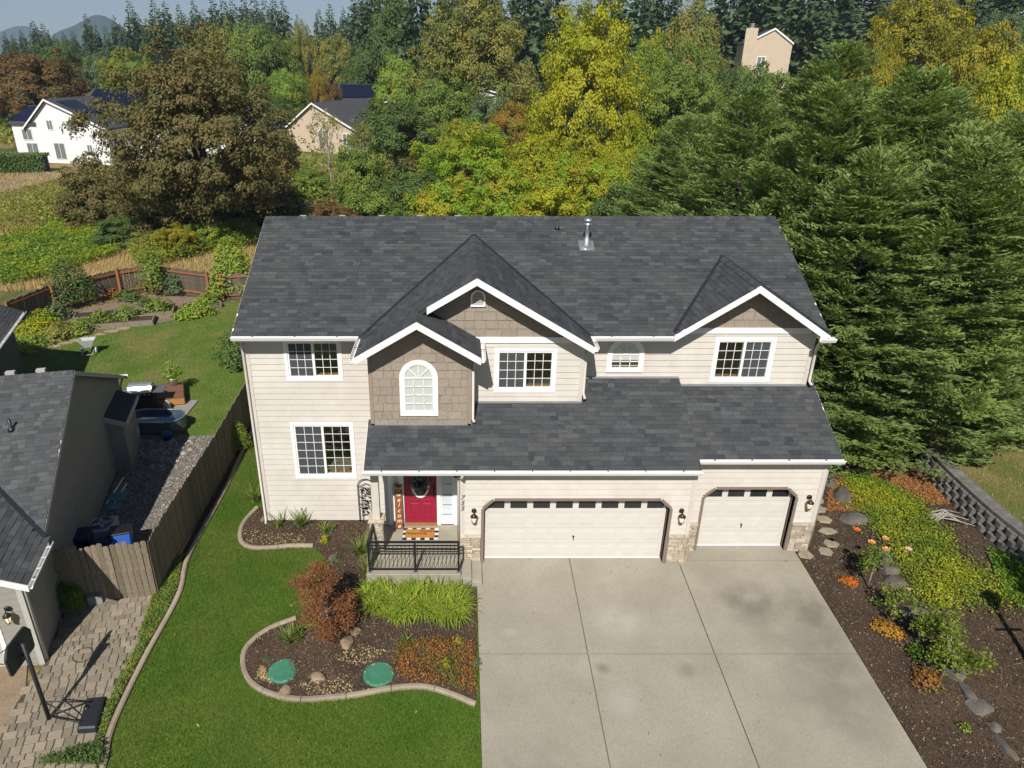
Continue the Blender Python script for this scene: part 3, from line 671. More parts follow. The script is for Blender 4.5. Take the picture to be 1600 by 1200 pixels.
gutter((9.5, YC - 0.03, ZE + zo - 0.02), (9.9, YC - 0.03, ZE + zo - 0.02), (0, -1, 0))
gutter((XEr, YB, zB(XEr) + zo), (XEr, 1.6, zB(XEr) + zo), (1, 0, 0)); gutter((0.5, YA, zAr(0.5) + zo), (0.5, 1.4, zAr(0.5) + zo), (1, 0, 0))
gutter((XEl, YA, zB(XEl) + zo), (XEl, 1.64, zB(XEl) + zo), (-1, 0, 0))
gutter((-2.5, YL1, ZL1 + zo), (6.14, YL1, ZL1 + zo), (0, -1, 0)); gutter((6.14, YL2, ZL2 + zo), (10.0, YL2, ZL2 + zo), (0, -1, 0))
for a, b, Y, z in ((XL, XEl, YE, ZE), (XEr, 5.7, YE, ZE), (-2.45, 6.12, YL1, ZL1), (6.14, 9.95, YL2, ZL2)):
    MB().box((a, Y + 0.002, z - 0.2), (b, Y + 0.03, z - 0.02)).build('fascia_board', WHITE, HOUSE)
# soffits
for a, b, y0, y1, z in ((XL + 0.02, XEl, YE + 0.03, 2.19, ZE - 0.2), (XEr, 5.7, YE + 0.03, 2.19, ZE - 0.2), (-2.4, 6.1, YL1 + 0.03, -0.21, ZL1 - 0.2), (6.15, 9.9, YL2 + 0.03, 0.34, ZL2 - 0.2), (-2.4, 0.0, -0.2, 1.19, ZL1 - 0.2)):
    MB().box((a, y0, z), (b, y1, z + 0.03)).build('soffit', SOFFIT, HOUSE)
def pipe(pts, r=0.04, mat=WHITE, name='downspout'): return MB().tube(pts, r, 8).build(name, mat, HOUSE)
CT = CREAMT
pipe([(0.46, 1.28, 5.9), (0.42, 1.28, 5.75), (0.32, 0.95, 5.6), (0.32, 0.78, 5.4), (0.32, 0.78, 4.0), (0.36, 0.68, 3.95)], mat=CT)
pipe([(3.48, 1.55, 5.9), (3.36, 1.5, 5.7), (3.33, 1.45, 5.5), (3.33, 1.45, 4.45), (3.36, 1.3, 4.33)], mat=CT)
pipe([(9.8, 1.55, 5.86), (9.76, 2.0, 5.7), (9.76, 2.12, 5.5), (9.76, 2.12, 4.5), (9.8, 2.0, 4.42)], mat=CT)
pipe([(-6.02, 1.6, 5.9), (-6.0, 2.05, 5.75), (-6.0, 2.13, 5.5), (-6.0, 2.13, -0.2), (-5.98, 1.95, -0.32)], mat=CT)
pipe([(9.93, -0.02, 3.1), (9.92, 0.1, 3.0), (9.88, 0.4, 2.9), (9.88, 0.42, 2.7), (9.88, 0.42, 0.1)], mat=CT)
pipe([(0.05, -0.55, 3.1), (0.03, -0.5, 2.95), (-0.06, -0.2, 2.8), (-0.06, -0.16, 2.6), (-0.06, -0.16, 0.35)], 0.035, mat=CT)
# roof vents
GALV = flat('galvanised', (0.55, 0.57, 0.58), 0.35, 0.5, metal=0.8)
def at_main(x, y): return Vector((x, y, zmain(y)))
b = at_main(3.75, 5.0)
fo = MB().lathe([(0.17, -0.1), (0.13, 0.05), (0.1, 0.2), (0.065, 0.25), (0.065, 0.62), (0.12, 0.63), (0.12, 0.68), (0.06, 0.69), (0.06, 0.72), (0.13, 0.73), (0.12, 0.79), (0.05, 0.83)], b, 18)
fo.build('flue_pipe', GALV, HOUSE)
MB().hexa([b + Vector(q) for q in [(-0.22, -0.2, -0.09), (0.22, -0.2, -0.09), (0.22, 0.2, 0.1), (-0.22, 0.2, 0.1), (-0.22, -0.2, -0.075), (0.22, -0.2, -0.075), (0.22, 0.2, 0.115), (-0.22, 0.2, 0.115)]]).build('flue_flashing', GALV, HOUSE)
b = at_main(2.95, 5.75); MB().lathe([(0.1, -0.02), (0.06, 0.05), (0.03, 0.08), (0.03, 0.3)], b, 10).build('vent_stack', BLACK, HOUSE)
for x in (-5.0, -3.75, -2.5, -1.3, -0.1): MB().box((x - 0.1, YR + 0.25, ZR - 0.2), (x + 0.1, YR + 0.45, ZR - 0.03)).build('roof_vent', flat('vent_grey', (0.4, 0.38, 0.36), 0.6) if 'vent_grey' not in MATS else MATS['vent_grey'], HOUSE, bevel=0.01)
# gable louvre vent
def archpts(xc, z0, w_, hrect, n=12):
    r = w_ / 2; return [(xc - r, z0), (xc + r, z0)] + [(xc + r * cos(pi * k / n), z0 + hrect + r * sin(pi * k / n)) for k in range(n + 1)]
def arch_ring(f, xc, z0, w_, hr, tk, d0, d1, mat, name, parent, n=16):
    r = w_ / 2; R2 = r + tk
    inn = [(xc + r, z0)] + [(xc + r * cos(pi * k / n), z0 + hr + r * sin(pi * k / n)) for k in range(n + 1)] + [(xc - r, z0)]
    out = [(xc + R2, z0)] + [(xc + R2 * cos(pi * k / n), z0 + hr + R2 * sin(pi * k / n)) for k in range(n + 1)] + [(xc - R2, z0)]
    mb = MB(); m_ = len(inn)
    for i in range(m_ - 1):
        q = [inn[i], inn[i + 1], out[i + 1], out[i]]; mb.prism([f.p(x, z, d1) for x, z in q], f.n * (d0 - d1))
    mb.prism([f.p(x, z, d1 + 0.002) for x, z in [(xc - R2, z0 - tk), (xc + R2, z0 - tk), (xc + R2, z0), (xc - R2, z0)]], f.n * (d0 - d1))
    return mb.build(name, mat, parent)
lv = MB().prism([fb.p(x, z, 0.03) for x, z in archpts(0.44, 6.98, 0.28, 0.2)], (0, 0.02, 0)).build('gable_vent', TANT, HOUSE)
arch_ring(fb, 0.44, 6.98, 0.28, 0.2, 0.05, 0.0, 0.07, WHITE, 'vent_frame', lv)
for k in range(7): MB().box((0.31, 1.36, 7.0 + k * 0.043), (0.57, 1.39, 7.022 + k * 0.043)).build('louvre', CREAMT, lv)
# ---- windows
def window(f, R, nc, nr, label, mid=0.5, screen=True):
    x0, x1, z0, z1 = R; w_ = tag(MB().prism([f.p(a, b, 0.03) for a, b in [(x0 - 0.09, z1), (x1 + 0.09, z1), (x1 + 0.09, z1 + 0.1), (x0 - 0.09, z1 + 0.1)]], f.n * -0.04).build('window', WHITE, HOUSE), label)
    for q in ([(x0 - 0.09, z0 - 0.1), (x1 + 0.09, z0 - 0.1), (x1 + 0.09, z0), (x0 - 0.09, z0)], [(x0 - 0.09, z0), (x0, z0), (x0, z1), (x0 - 0.09, z1)], [(x1, z0), (x1 + 0.09, z0), (x1 + 0.09, z1), (x1, z1)]):
        MB().prism([f.p(a, b, 0.035) for a, b in q], f.n * -0.045).build('casing', WHITE, w_, bevel=0.004)
    fr = 0.045; xm = x0 + (x1 - x0) * mid
    mb = MB()
    for a, b, c_, d in ((x0, x1, z0, z0 + fr), (x0, x1, z1 - fr, z1), (x0, x0 + fr, z0 + fr, z1 - fr), (x1 - fr, x1, z0 + fr, z1 - fr), (xm - 0.035, xm + 0.035, z0 + fr, z1 - fr)):
        mb.prism([f.p(x, z, 0.012) for x, z in ((a, c_), (b, c_), (b, d), (a, d))], f.n * -0.09)
    mb.build('frame', WHITE, w_)
    for i, (a, b) in enumerate(((x0 + fr, xm - 0.035), (xm + 0.035, x1 - fr))):
        dd = -0.02 - 0.025 * i
        MB().prism([f.p(x, z, dd) for x, z in ((a, z0 + fr), (b, z0 + fr), (b, z1 - fr), (a, z1 - fr))], f.n * -0.006).build('pane', GLASS, w_)
        if (i == 0) == screen: MB().prism([f.p(x, z, dd + 0.002) for x, z in ((a, z0 + fr), (b, z0 + fr), (b, z1 - fr), (a, z1 - fr))], f.n * 0.001).build('insect_screen', MESHSCREEN, w_)
        for k in range(1, nc):
            x = a + (b - a) * k / nc; MB().prism([f.p(u, z, dd + 0.006) for u, z in ((x - 0.0075, z0 + fr), (x + 0.0075, z0 + fr), (x + 0.0075, z1 - fr), (x - 0.0075, z1 - fr))], f.n * -0.005).build('muntin', WHITE, w_)
        for k in range(1, nr):
            z = z0 + fr + (z1 - z0 - 2 * fr) * k / nr; MB().prism([f.p(u, v_, dd + 0.008) for u, v_ in ((a, z - 0.0075), (b, z - 0.0075), (b, z + 0.0075), (a, z + 0.0075))], f.n * -0.006).build('muntin', WHITE, w_)
    MB().prism([f.p(a, b, -0.1) for a, b in ((x0, z0 + 0.002), (x1, z0 + 0.002), (x1, z0 + 0.03), (x0, z0 + 0.03))], f.n * -0.18).build('sill', flat('oak_sill', (0.3, 0.17, 0.07), 0.5) if 'oak_sill' not in MATS else MATS['oak_sill'], w_)
window(fl, W_LL, 3, 6, 'tall sliding window with white grille on the ground floor')
window(fl, W_UL, 3, 4, 'upper sliding window left of the entry gable')
window(fb, W_C, 3, 4, 'upper sliding window under the central gable')
window(fl, W_R, 3, 4, 'upper sliding window under the right gable', screen=False)
def arch_window(f, xc, z0, w_, hr, label, blind_from, rows, cols, fan):
    o = tag(MB().prism([f.p(x, z, 0.012) for x, z in archpts(xc, z0, w_ + 0.02, hr, 16)], f.n * 0.006).build('window', BLIND if blind_from <= z0 else DARKGLASS, HOUSE), label)
    arch_ring(f, xc, z0, w_, hr, 0.11, -0.005, 0.055, WHITE, 'casing', o)
    arch_ring(f, xc, z0 + 0.03, w_ - 0.06, hr - 0.03, 0.032, 0.02, 0.045, WHITE, 'frame', o)
    if blind_from > z0:
        k = blind_from; MB().prism([f.p(x, z, 0.02) for x, z in archpts(xc, k, w_, hr + z0 - k + 0.0, 16)], f.n * 0.004).build('blind', BLIND, o)
    zs = z0 + hr; r = w_ / 2; bar_ = lambda p, q, w2=0.022: MB().bar(f.p(p[0], p[1], 0.037), f.p(q[0], q[1], 0.037), 0.012, w2, f.p(0, 0, 1) - f.p(0, 0, 0)).build('muntin', WHITE, o)
    def flatbar(p, q, w2=0.022):
        d = Vector((q[0] - p[0], q[1] - p[1])).normalized(); nn = Vector((-d.y, d.x)) * (w2 / 2)
        MB().prism([f.p(p[0] - nn.x, p[1] - nn.y, 0.044), f.p(q[0] - nn.x, q[1] - nn.y, 0.044), f.p(q[0] + nn.x, q[1] + nn.y, 0.044), f.p(p[0] + nn.x, p[1] + nn.y, 0.044)], f.n * -0.012).build('muntin', WHITE, o)
    flatbar((xc - r, zs), (xc + r, zs), 0.04)
    for a in fan: flatbar((xc + 0.04 * cos(radians(a)), zs + 0.04 * sin(radians(a))), (xc + r * cos(radians(a)), zs + r * sin(radians(a))), 0.024)
    for k in range(1, rows): flatbar((xc - r, z0 + hr * k / rows), (xc + r, z0 + hr * k / rows))
    for k in range(1, cols): flatbar((xc - r + w_ * k / cols, z0), (xc - r + w_ * k / cols, zs))
    MB().prism([f.p(x, z, 0.026) for x, z in archpts(xc, z0, w_, hr, 16)], f.n * 0.003).build('pane', GLASS, o)
arch_window(fa, XAc, 4.24, 0.78, 0.98, 'tall arched window with fan top and closed blinds', 0, 4, 3, (45, 90, 135))
arch_window(fl, 4.56, 4.86, 0.8, 0.42, 'small arched window with half-lowered blind', 5.12, 2, 3, (40, 90, 140))
# ================================================================== porch, entry and the things on it
PORCH = flat('porch_concrete', (0.30, 0.275, 0.215), 0.85, var=0.12, scale=2.5, bmp=0.4, bscale=120)
HP = 0.3
pw = wallpart(fp, -2.3, 0.0, HP, 3.1, [(-2.08, 0.0 - 0.08, HP, 2.55)], HOUSE)
lap(fp, -2.3, -2.08, HP, 3.05, [], pw); lap(fp, -0.08, 0.0, HP, 3.05, [], pw); lap(fp, -2.08, -0.08, 2.55, 3.05, [], pw)
sidewall(-2.3, 1.212, 2.2, -0.2, 3.4, -1, CREAMT)
ps = MB().box((-2.5, -1.02, -0.5), (0.0, 1.2, HP)).build('porch_floor', PORCH, HOUSE, bevel=0.012)
MB().box((0.002, -1.06, -0.3), (0.29, -0.23, 0.205)).build('step', PORCH, HOUSE, bevel=0.012)
MB().box((0.292, -1.1, -0.3), (0.57, -0.23, 0.115)).build('step', PORCH, HOUSE, bevel=0.012)
# pillar and post
px0, px1, py0, py1 = -2.46, -2.12, -0.1, 0.24
pc = MB().box((px0 + 0.03, py0 + 0.03, HP), (px1 - 0.03, py1 - 0.03, 1.3)).build('pillar', MORTAR, HOUSE)
for f, a, b in ((front(py0 + 0.04), px0, px1), (Face((px0 + 0.04, 0, 0), (0, 1, 0), (-1, 0, 0)), py0, py1), (Face((px1 - 0.04, 0, 0), (0, 1, 0), (1, 0, 0)), py0, py1)):
    stones(f, a, b, HP, 1.28, pc, 0.035)
MB().box((px0 - 0.05, py0 - 0.05, 1.28), (px1 + 0.05, py1 + 0.05, 1.36)).build('cap_stone', STONE, pc, bevel=0.015)
MB().box((px0 + 0.07, py0 + 0.07, 1.36), (px1 - 0.07, py1 - 0.07, 3.05)).build('post', CREAMT, HOUSE)
MB().box((-2.42, -0.25, 2.9), (0.0, 0.1, 3.01)).build('porch_beam', CREAMT, HOUSE)
# door
RED = flat('crimson_paint', (0.26, 0.012, 0.035), 0.35, 0.45, var=0.05)
dx0, dx1, dz0, dz1 = -1.62, -0.70, 0.34, 2.42
dr = tag(MB().box((dx0, 1.24, dz0), (dx1, 1.29, dz1)).build('front_door', RED, HOUSE), 'crimson panelled front door with oval glass')
for a, b, c_, d in ((dx0 + .16, dx0 + .42, .52, 1.02), (dx1 - .42, dx1 - .16, .52, 1.02), (dx0 + .14, dx1 - .14, 1.12, 1.16)):
    mb = MB(); k = 0.03 if d - c_ > .1 else 0.01
    mb.add([(a, 1.238, c_), (b, 1.238, c_), (b, 1.238, d), (a, 1.238, d), (a + k, 1.224, c_ + k), (b - k, 1.224, c_ + k), (b - k, 1.224, d - k), (a + k, 1.224, d - k)], [(4, 5, 6, 7), (0, 1, 5, 4), (1, 2, 6, 5), (2, 3, 7, 6), (3, 0, 4, 7)])
    mb.build('panel', RED, dr)
oc = ((dx0 + dx1) / 2, 1.68)
def oval(rx, rz, n=28): return [(oc[0] + rx * cos(2 * pi * k / n), oc[1] + rz * sin(2 * pi * k / n)) for k in range(n)]
O1, O2 = oval(0.27, 0.47), oval(0.21, 0.41)
mb = MB()
for i in range(28):
    j = (i + 1) % 28; mb.prism([(O1[i][0], 1.212, O1[i][1]), (O1[j][0], 1.212, O1[j][1]), (O2[j][0], 1.212, O2[j][1]), (O2[i][0], 1.212, O2[i][1])], (0, 0.027, 0))
mb.build('oval_frame', WHITE, dr)
MB().prism([(x, 1.225, z) for x, z in O2], (0, 0.01, 0)).build('oval_glass', DARKGLASS, dr)
mb = MB().box((dx1 - 0.1, 1.2, 1.25), (dx1 - 0.05, 1.238, 1.62)); mb.tube([(dx1 - .075, 1.21, 1.55), (dx1 - .075, 1.15, 1.52), (dx1 - .075, 1.15, 1.34), (dx1 - .075, 1.21, 1.3)], 0.012, 6); mb.build('handle', BLACK, dr)
MB().box((dx0 - 0.02, 1.12, HP), (dx1 + 0.02, 1.3, 0.335)).build('threshold', MATS['oak_sill'], HOUSE)
for a, b in ((-2.08, -1.96), (dx0 - 0.12, dx0 - 0.01), (dx1 + 0.01, dx1 + 0.12), (-0.2, -0.08)):
    MB().box((a, 1.17, HP), (b, 1.3, 2.55)).build('door_jamb', WHITE, HOUSE)
MB().box((-2.08, 1.172, 2.44), (-0.08, 1.3, 2.56)).build('door_head', WHITE, HOUSE)
for a, b in ((-1.96, dx0 - 0.12), (dx1 + 0.12, -0.2)):
    s_ = MB().box((a, 1.225, HP), (b, 1.3, 0.5)).build('sidelight', WHITE, HOUSE); MB().box((a, 1.25, 0.5), (b, 1.262, 2.44)).build('pane', flat('frosted_pane', (0.55, 0.62, 0.66), 0.25, 0.5) if 'frosted_pane' not in MATS else MATS['frosted_pane'], s_)
    MB().box((a, 1.22, 0.5), (a + 0.05, 1.3, 2.44)).build('frame', WHITE, s_); MB().box((b - 0.05, 1.22, 0.5), (b, 1.3, 2.44)).build('frame', WHITE, s_)
    for z in (0.62, 0.95, 1.3, 1.65, 2.0): MB().box((a + .05, 1.243, z), (b - .05, 1.25, z + .012)).build('lead_bar', BLACK, s_)
# wreath
LEAFW = leafmat('wreath_leaf', [(0.02, 0.035, 0.02), (0.05, 0.07, 0.05), (0.25, 0.24, 0.24), (0.03, 0.05, 0.025)], 0.7, 0.15)
wr = thing('wreath', 'dark leafy wreath hung on the crimson front door', 'wreath', (oc[0], 1.15, 1.8))
mb = MB(); ring = [(oc[0] + 0.2 * cos(2 * pi * k / 20), 1.16, 1.8 + 0.2 * sin(2 * pi * k / 20)) for k in range(21)]; mb.tube(ring, 0.035, 6, False); mb.build('hoop', flat('wreath_twig', (0.05, 0.035, 0.02), 0.9), wr)
def leaf_arrays(P, D, Nn, L, Wd):
    """diamond leaves at P pointing along D, facing Nn"""
    D = D / np.maximum(np.linalg.norm(D, axis=1, keepdims=True), 1e-9); S = np.cross(D, Nn); S /= np.maximum(np.linalg.norm(S, axis=1, keepdims=True), 1e-9)
    L = np.asarray(L).reshape(-1, 1) * np.ones((len(P), 1)); Wd = np.asarray(Wd).reshape(-1, 1) * np.ones((len(P), 1))
    return np.stack([P, P + D * L * 0.45 + S * Wd / 2, P + D * L, P + D * L * 0.45 - S * Wd / 2], 1).reshape(-1, 3)
def leaf_obj(name, P, D, Nn, L, Wd, mat, parent=None, M=None):
    V = leaf_arrays(P, D, Nn, L, Wd); return link(name, fastmesh(name, V, np.arange(len(P) * 4).reshape(-1, 4), mat), parent, M)
n = 620; a = RNG.uniform(0, 2 * pi, n); rr = 0.21 + RNG.normal(0, 0.05, n)
P = np.stack([oc[0] + rr * np.cos(a), 1.14 + RNG.uniform(-0.05, 0.03, n), 1.8 + rr * np.sin(a)], 1); D = RNG.normal(0, 1, (n, 3)); D[:, 1] -= 0.4
leaf_obj('leaves', P, D, RNG.normal(0, 1, (n, 3)), RNG.uniform(0.05, 0.11, n), 0.03, LEAFW, wr)
# text helper
def text(name, body, size, mat, M, parent, ext=0.003, align='CENTER', shear=0.0, space=1.0):
    cu = bpy.data.curves.new(name, 'FONT'); cu.body = body; cu.size = size; cu.extrude = ext; cu.align_x = align; cu.align_y = 'CENTER'; cu.shear = shear; cu.space_line = space
    to = bpy.data.objects.new(name + '_tmp', cu); COL.objects.link(to); bpy.context.view_layer.update()
    me = bpy.data.meshes.new_from_object(to.evaluated_get(bpy.context.evaluated_depsgraph_get())); bpy.data.objects.remove(to); me.materials.clear(); me.materials.append(mat)
    return link(name, me, parent, M)
RX = Matrix.Rotation(radians(90), 4, 'X')
# welcome board leaning by the door
BOARD = flat('stained_board', (0.22, 0.075, 0.025), 0.6, var=0.25, scale=9, bmp=0.2)
CREAMP = flat('cream_lettering', (0.75, 0.66, 0.5), 0.6)
sg = thing('welcome_sign', 'tall brown board lettered welcome, leaning beside the front door', 'sign', (-1.78, 0.95, HP))
T = Matrix.Translation((-1.78, 0.98, HP)) @ Matrix.Rotation(radians(-6), 4, 'X')
MB().box((-0.105, -0.02, 0), (0.105, 0.02, 1.42)).build('board', BOARD, sg, T, bevel=0.004)
for i, ch in enumerate('welcome'): text('letter', ch, 0.19, CREAMP, T @ Matrix.Translation((0, -0.022, 1.12 - i * 0.168)) @ RX, sg, 0.003, shear=0.25)
mb = MB()
for k in range(5): mb.lathe([(0.0, 0), (0.05, 0.005), (0.04, 0.02), (0, 0.03)], n=8)
bw = MB()
for sx in (-1, 1):
    bw.add([(0, -0.03, 1.33), (sx * 0.1, -0.05, 1.4), (sx * 0.11, -0.06, 1.33), (sx * 0.09, -0.05, 1.27)], [(0, 1, 2), (0, 2, 3)]); bw.add([(0, -0.03, 1.33), (sx * 0.07, -0.035, 1.2), (sx * 0.02, -0.035, 1.2)], [(0, 1, 2)])
bw.box((-0.025, -0.06, 1.305), (0.025, -0.02, 1.355)); bw.build('bow', flat('straw_bow', (0.55, 0.36, 0.12), 0.8), sg, T)
# mats
rug = thing('door_rug', 'black and white checked rug under the doormat', 'rug', (-1.16, 0.72, HP))
BLKC = flat('black_cloth', (0.015, 0.015, 0.017), 0.95); WHTC = flat('white_cloth', (0.6, 0.6, 0.58), 0.95)
MB().box((-1.66, 0.45, HP + 0.004), (-0.64, 1.0, HP + 0.01)).build('backing', BLKC, rug)
for i in range(8):
    for j in range(5):
        if (i + j) % 2: MB().box((-1.66 + i * .1275, .45 + j * .11, HP + .011), (-1.66 + (i + 1) * .1275, .45 + (j + 1) * .11, HP + .014)).build('check', WHTC, rug)
mat_ = thing('doormat', 'orange coir doormat with dark lettering lying on the checked rug', 'doormat', (-1.17, 0.72, HP))
COIR = flat('coir', (0.42, 0.19, 0.04), 0.95, var=0.15, scale=60, bmp=0.6)
MB().box((-1.59, 0.535, HP + 0.016), (-0.75, 0.915, HP + 0.034)).build('mat', COIR, mat_)
text('lettering', 'Thankful', 0.13, BLKC, Matrix.Translation((-1.0, 0.825, HP + 0.036)), mat_, 0.002, shear=0.2)
text('lettering', 'Welcome', 0.16, BLKC, Matrix.Translation((-1.3, 0.72, HP + 0.036)), mat_, 0.002, shear=0.2)
# house number
nm = thing('house_number', 'black number 755 set vertically on the garage corner board', 'house number', (0.04, -0.24, 2.0))
for i, ch in enumerate('755'): text('digit', ch, 0.19, BLACK, Matrix.Translation((0.045, -0.233, 2.18 - i * 0.17)) @ RX, nm, 0.006, shear=0.2)
# railing
rl = thing('porch_railing', 'black metal picket railing along the front of the porch', 'railing', (-1.2, -0.9, HP))
def post(x, y):
    o = MB().box((x - .025, y - .025, HP), (x + .025, y + .025, HP + 0.98)).build('post', BLACK, rl); MB().box((x - .06, y - .06, HP + .001), (x + .06, y + .06, HP + .02)).build('foot', flat('zinc', (0.3, 0.3, 0.3), 0.5, metal=0.5) if 'zinc' not in MATS else MATS['zinc'], rl)
for x in (-2.42, -1.2, -0.06): post(x, -0.92)
def rail_run(p, q):
    p = Vector(p); q = Vector(q); d = q - p; U = Vector((0, 0, 1))
    for z, h_ in ((0.97, 0.05), (0.86, 0.03), (0.76, 0.03), (0.1, 0.035)): MB().bar(p + U * z, q + U * z, 0.045 if z > .9 else 0.03, h_).build('rail', BLACK, rl)
    n = int(d.length / 0.105)
    for i in range(1, n):
        c = p + d * (i / n); MB().bar(c + U * 0.1, c + U * 0.86, 0.014).build('picket', BLACK, rl)
rail_run((-2.42, -0.92, HP), (-0.06, -0.92, HP)); rail_run((-2.42, -0.92, HP), (-2.38, -0.12, HP))
# wall lanterns
BULB, tt, pp = nodes('lamp_glass', 0.2); pp.inputs['Base Color'].default_value = (0.75, 0.68, 0.5, 1); pp.inputs['Emission Color'].default_value = (1, 0.72, 0.35, 1); pp.inputs['Emission Strength'].default_value = 0.6
def lantern(x, Y, z, label, group='wall lanterns by the garage doors', rz=0.0, loc=None):
    M = Matrix.Translation((x, Y, z)) @ Matrix.Rotation(rz, 4, 'Z'); o = thing('wall_lantern', label, 'lantern', (x, Y, z), rz, group)
    mb = MB().lathe([(0.0, -0.01), (0.06, 0.0), (0.07, 0.03), (0.03, 0.05)], n=12); mb.build('back_plate', BLACK, o, M @ Matrix.Translation((0, -0.02, 0.17)) @ RX)
    mb = MB().tube([(0, -.03, .17), (0, -.1, .22), (0, -.15, .2), (0, -.15, .14)], 0.012, 6); mb.build('arm', BLACK, o, M)
    c_ = (0, -0.15, 0)
    MB().lathe([(0.02, .15), (0.04, .12), (0.1, .06), (0.1, .05)][::-1], c_, 8).build('cap', BLACK, o, M)
    MB().lathe([(0.05, -.13), (0.075, .045)], c_, 8).build('lamp_glass', BULB, o, M)
    fr = MB()
    for k in range(6):
        a = 2 * pi * k / 6; fr.bar((0.055 * cos(a), -.15 + .055 * sin(a), -.13), (0.085 * cos(a), -.15 + .085 * sin(a), .05), 0.009)
    fr.build('cage', BLACK, o, M)
    MB().lathe([(0.0, -.2), (0.02, -.18), (0.06, -.14), (0.06, -.125)], c_, 8).build('base', BLACK, o, M)
lantern(0.35, -0.21, 1.62, 'black wall lantern beside house number, left of the double garage door')
lantern(5.87, -0.21, 1.62, 'black wall lantern between the two garage doors')
lantern(9.5, 0.34, 1.68, 'black wall lantern right of the single garage door')
sc = thing('security_light', 'small dark spotlight under the porch eave by the garage corner', 'light', (-0.12, -0.1, 2.75))
mb = MB().lathe([(0.05, 0), (0.06, 0.12)], n=10); mb.build('lamp_head', BLACK, sc, Matrix.Translation((-.14, -.1, 2.78)) @ Matrix.Rotation(radians(60), 4, 'X')); MB().lathe([(0.045, 0), (0.02, 0.1)], (-.12, -.05, 2.84), 10).build('bracket', WHITE, sc)
# trellis
tr = thing('trellis', 'black metal arched trellis with leaf shapes against the cream wall', 'trellis', (-2.83, 2.1, -0.25))
mb = MB(); x0, x1 = -3.1, -2.62
pts = [(x0, 2.1, -.25), (x0, 2.1, 1.05)] + [((x0 + x1) / 2 - (x1 - x0) / 2 * cos(pi * k / 8), 2.1, 1.05 + .24 * sin(pi * k / 8)) for k in range(1, 8)] + [(x1, 2.1, 1.05), (x1, 2.1, -.25)]
mb.tube(pts, .014, 6); mb.build('outer_frame', BLACK, tr)
mb = MB(); mb.tube([(x0 + .1, 2.1, -.25), (x0 + .1, 2.1, 1.0), (x1 - .1, 2.1, 1.0), (x1 - .1, 2.1, -.25)], .011, 6); mb.tube([(x0, 2.1, 1.02), (x0 + .24, 2.1, 1.14), (x1, 2.1, 1.02)], .011, 6); mb.build('inner_frame', BLACK, tr)
lf = MB().prism([(0, 0, 0), (.018, 0, .025), (.024, 0, .07), (0, 0, .11), (-.018, 0, .045)], (0, .006, 0)).mesh('leaf', BLACK)
for k in range(46):
    link('leaf', lf, tr, Matrix.Translation((random.uniform(x0 + .1, x1 - .08), 2.09, random.uniform(-.1, 1.0))) @ Matrix.Rotation(random.uniform(-2.4, 2.4), 4, 'Y'))
# ================================================================== neighbouring house on the left
AN = radians(13); P0 = Vector((-10.0, -3.3, 0)); UN = Vector((cos(AN), sin(AN), 0)); VN = Vector((-sin(AN), cos(AN), 0))
def L(u, s, z): return P0 + UN * u + VN * s + Vector((0, 0, z))
MN = Matrix.Translation(P0) @ Matrix.Rotation(AN, 4, 'Z')
GREY = pieces('grey_siding', [(0.25, 0.24, 0.205), (0.275, 0.262, 0.225), (0.26, 0.25, 0.215)], 0.7, 0.06, 3, 0.05)
NB = thing('neighbour_house', 'single-storey grey house with dark shingle roof at the left edge', 'house', L(-3, 3, -0.4), AN)
fr_ = Face(L(0, 0, 0), VN, UN); ff_ = Face(L(0, 0, 0), UN, -VN)
def lapc(f, x0, x1, z0, z1, planes, parent, mat, course=0.18):
    z = z0
    while z < z1:
        pl = clip([(x0, z), (x1, z), (x1, z + course), (x0, z + course)], planes)
        if len(pl) > 2:
            n = len(pl); fr = [f.p(q[0], q[1], 0.022 - 0.018 * (q[1] - z) / course) for q in pl]; bk = [f.p(q[0], q[1], -0.01) for q in pl]
            MB().add(fr + bk, [tuple(range(n)), tuple(reversed(range(n, 2 * n)))] + [(i, n + i, n + (i + 1) % n, (i + 1) % n) for i in range(n)]).build('siding_board', mat, parent)
        z += course
SP, ZP, PN = 6.2, 4.52, 0.46
def zn(s): return ZP - PN * abs(s - SP)
mb = MB().prism([fr_.p(0, -0.6, -0.012), fr_.p(11.2, -0.6, -0.012), fr_.p(11.2, zn(11.2) - .1, -0.012), fr_.p(SP, ZP - .1, -0.012), fr_.p(1.0, zn(1.0) - .1, -0.012), fr_.p(0, 2.12, -0.012)], UN * -0.15)
nw = mb.build('wall', MATS['grey_siding'], NB)
lapc(fr_, 0, 11.2, -0.45, 4.5, [(PN, 1, ZP - .12 + PN * SP), (-PN, 1, ZP - .12 - PN * SP), (0, 1, 9)], nw, GREY)
fw = wallpart(ff_, -6.0, -0.012, -0.6, 2.15, [(-5.6, -0.72, -0.6, 1.55)], NB); lap(ff_, -6.0, 0.0, -0.45, 2.1, [(-5.6, -0.72, -0.6, 1.55)], fw, GREY)
MB().prism([ff_.p(-6.0, 2.1, -.012), ff_.p(-0.02, 2.1, -.012), ff_.p(-3.2, 3.7, -.012)], VN * 0.1).build('gable_wall', GREY, NB)
MB().add([L(u, s, z) for u, s, z in [(-.09, -.025, -.5), (.03, -.025, -.5), (.03, .06, -.5), (-.09, .06, -.5), (-.09, -.025, 2.15), (.03, -.025, 2.15), (.03, .06, 2.15), (-.09, .06, 2.15)]], BOXF).build('corner_board', flat('grey_trim', (0.42, 0.41, 0.38), 0.6), NB)
GT = MATS['grey_trim']
MB().box((-5.6, 0.1, -0.5), (-0.72, 0.14, 1.55)).build('garage_door', GT, NB, MN)
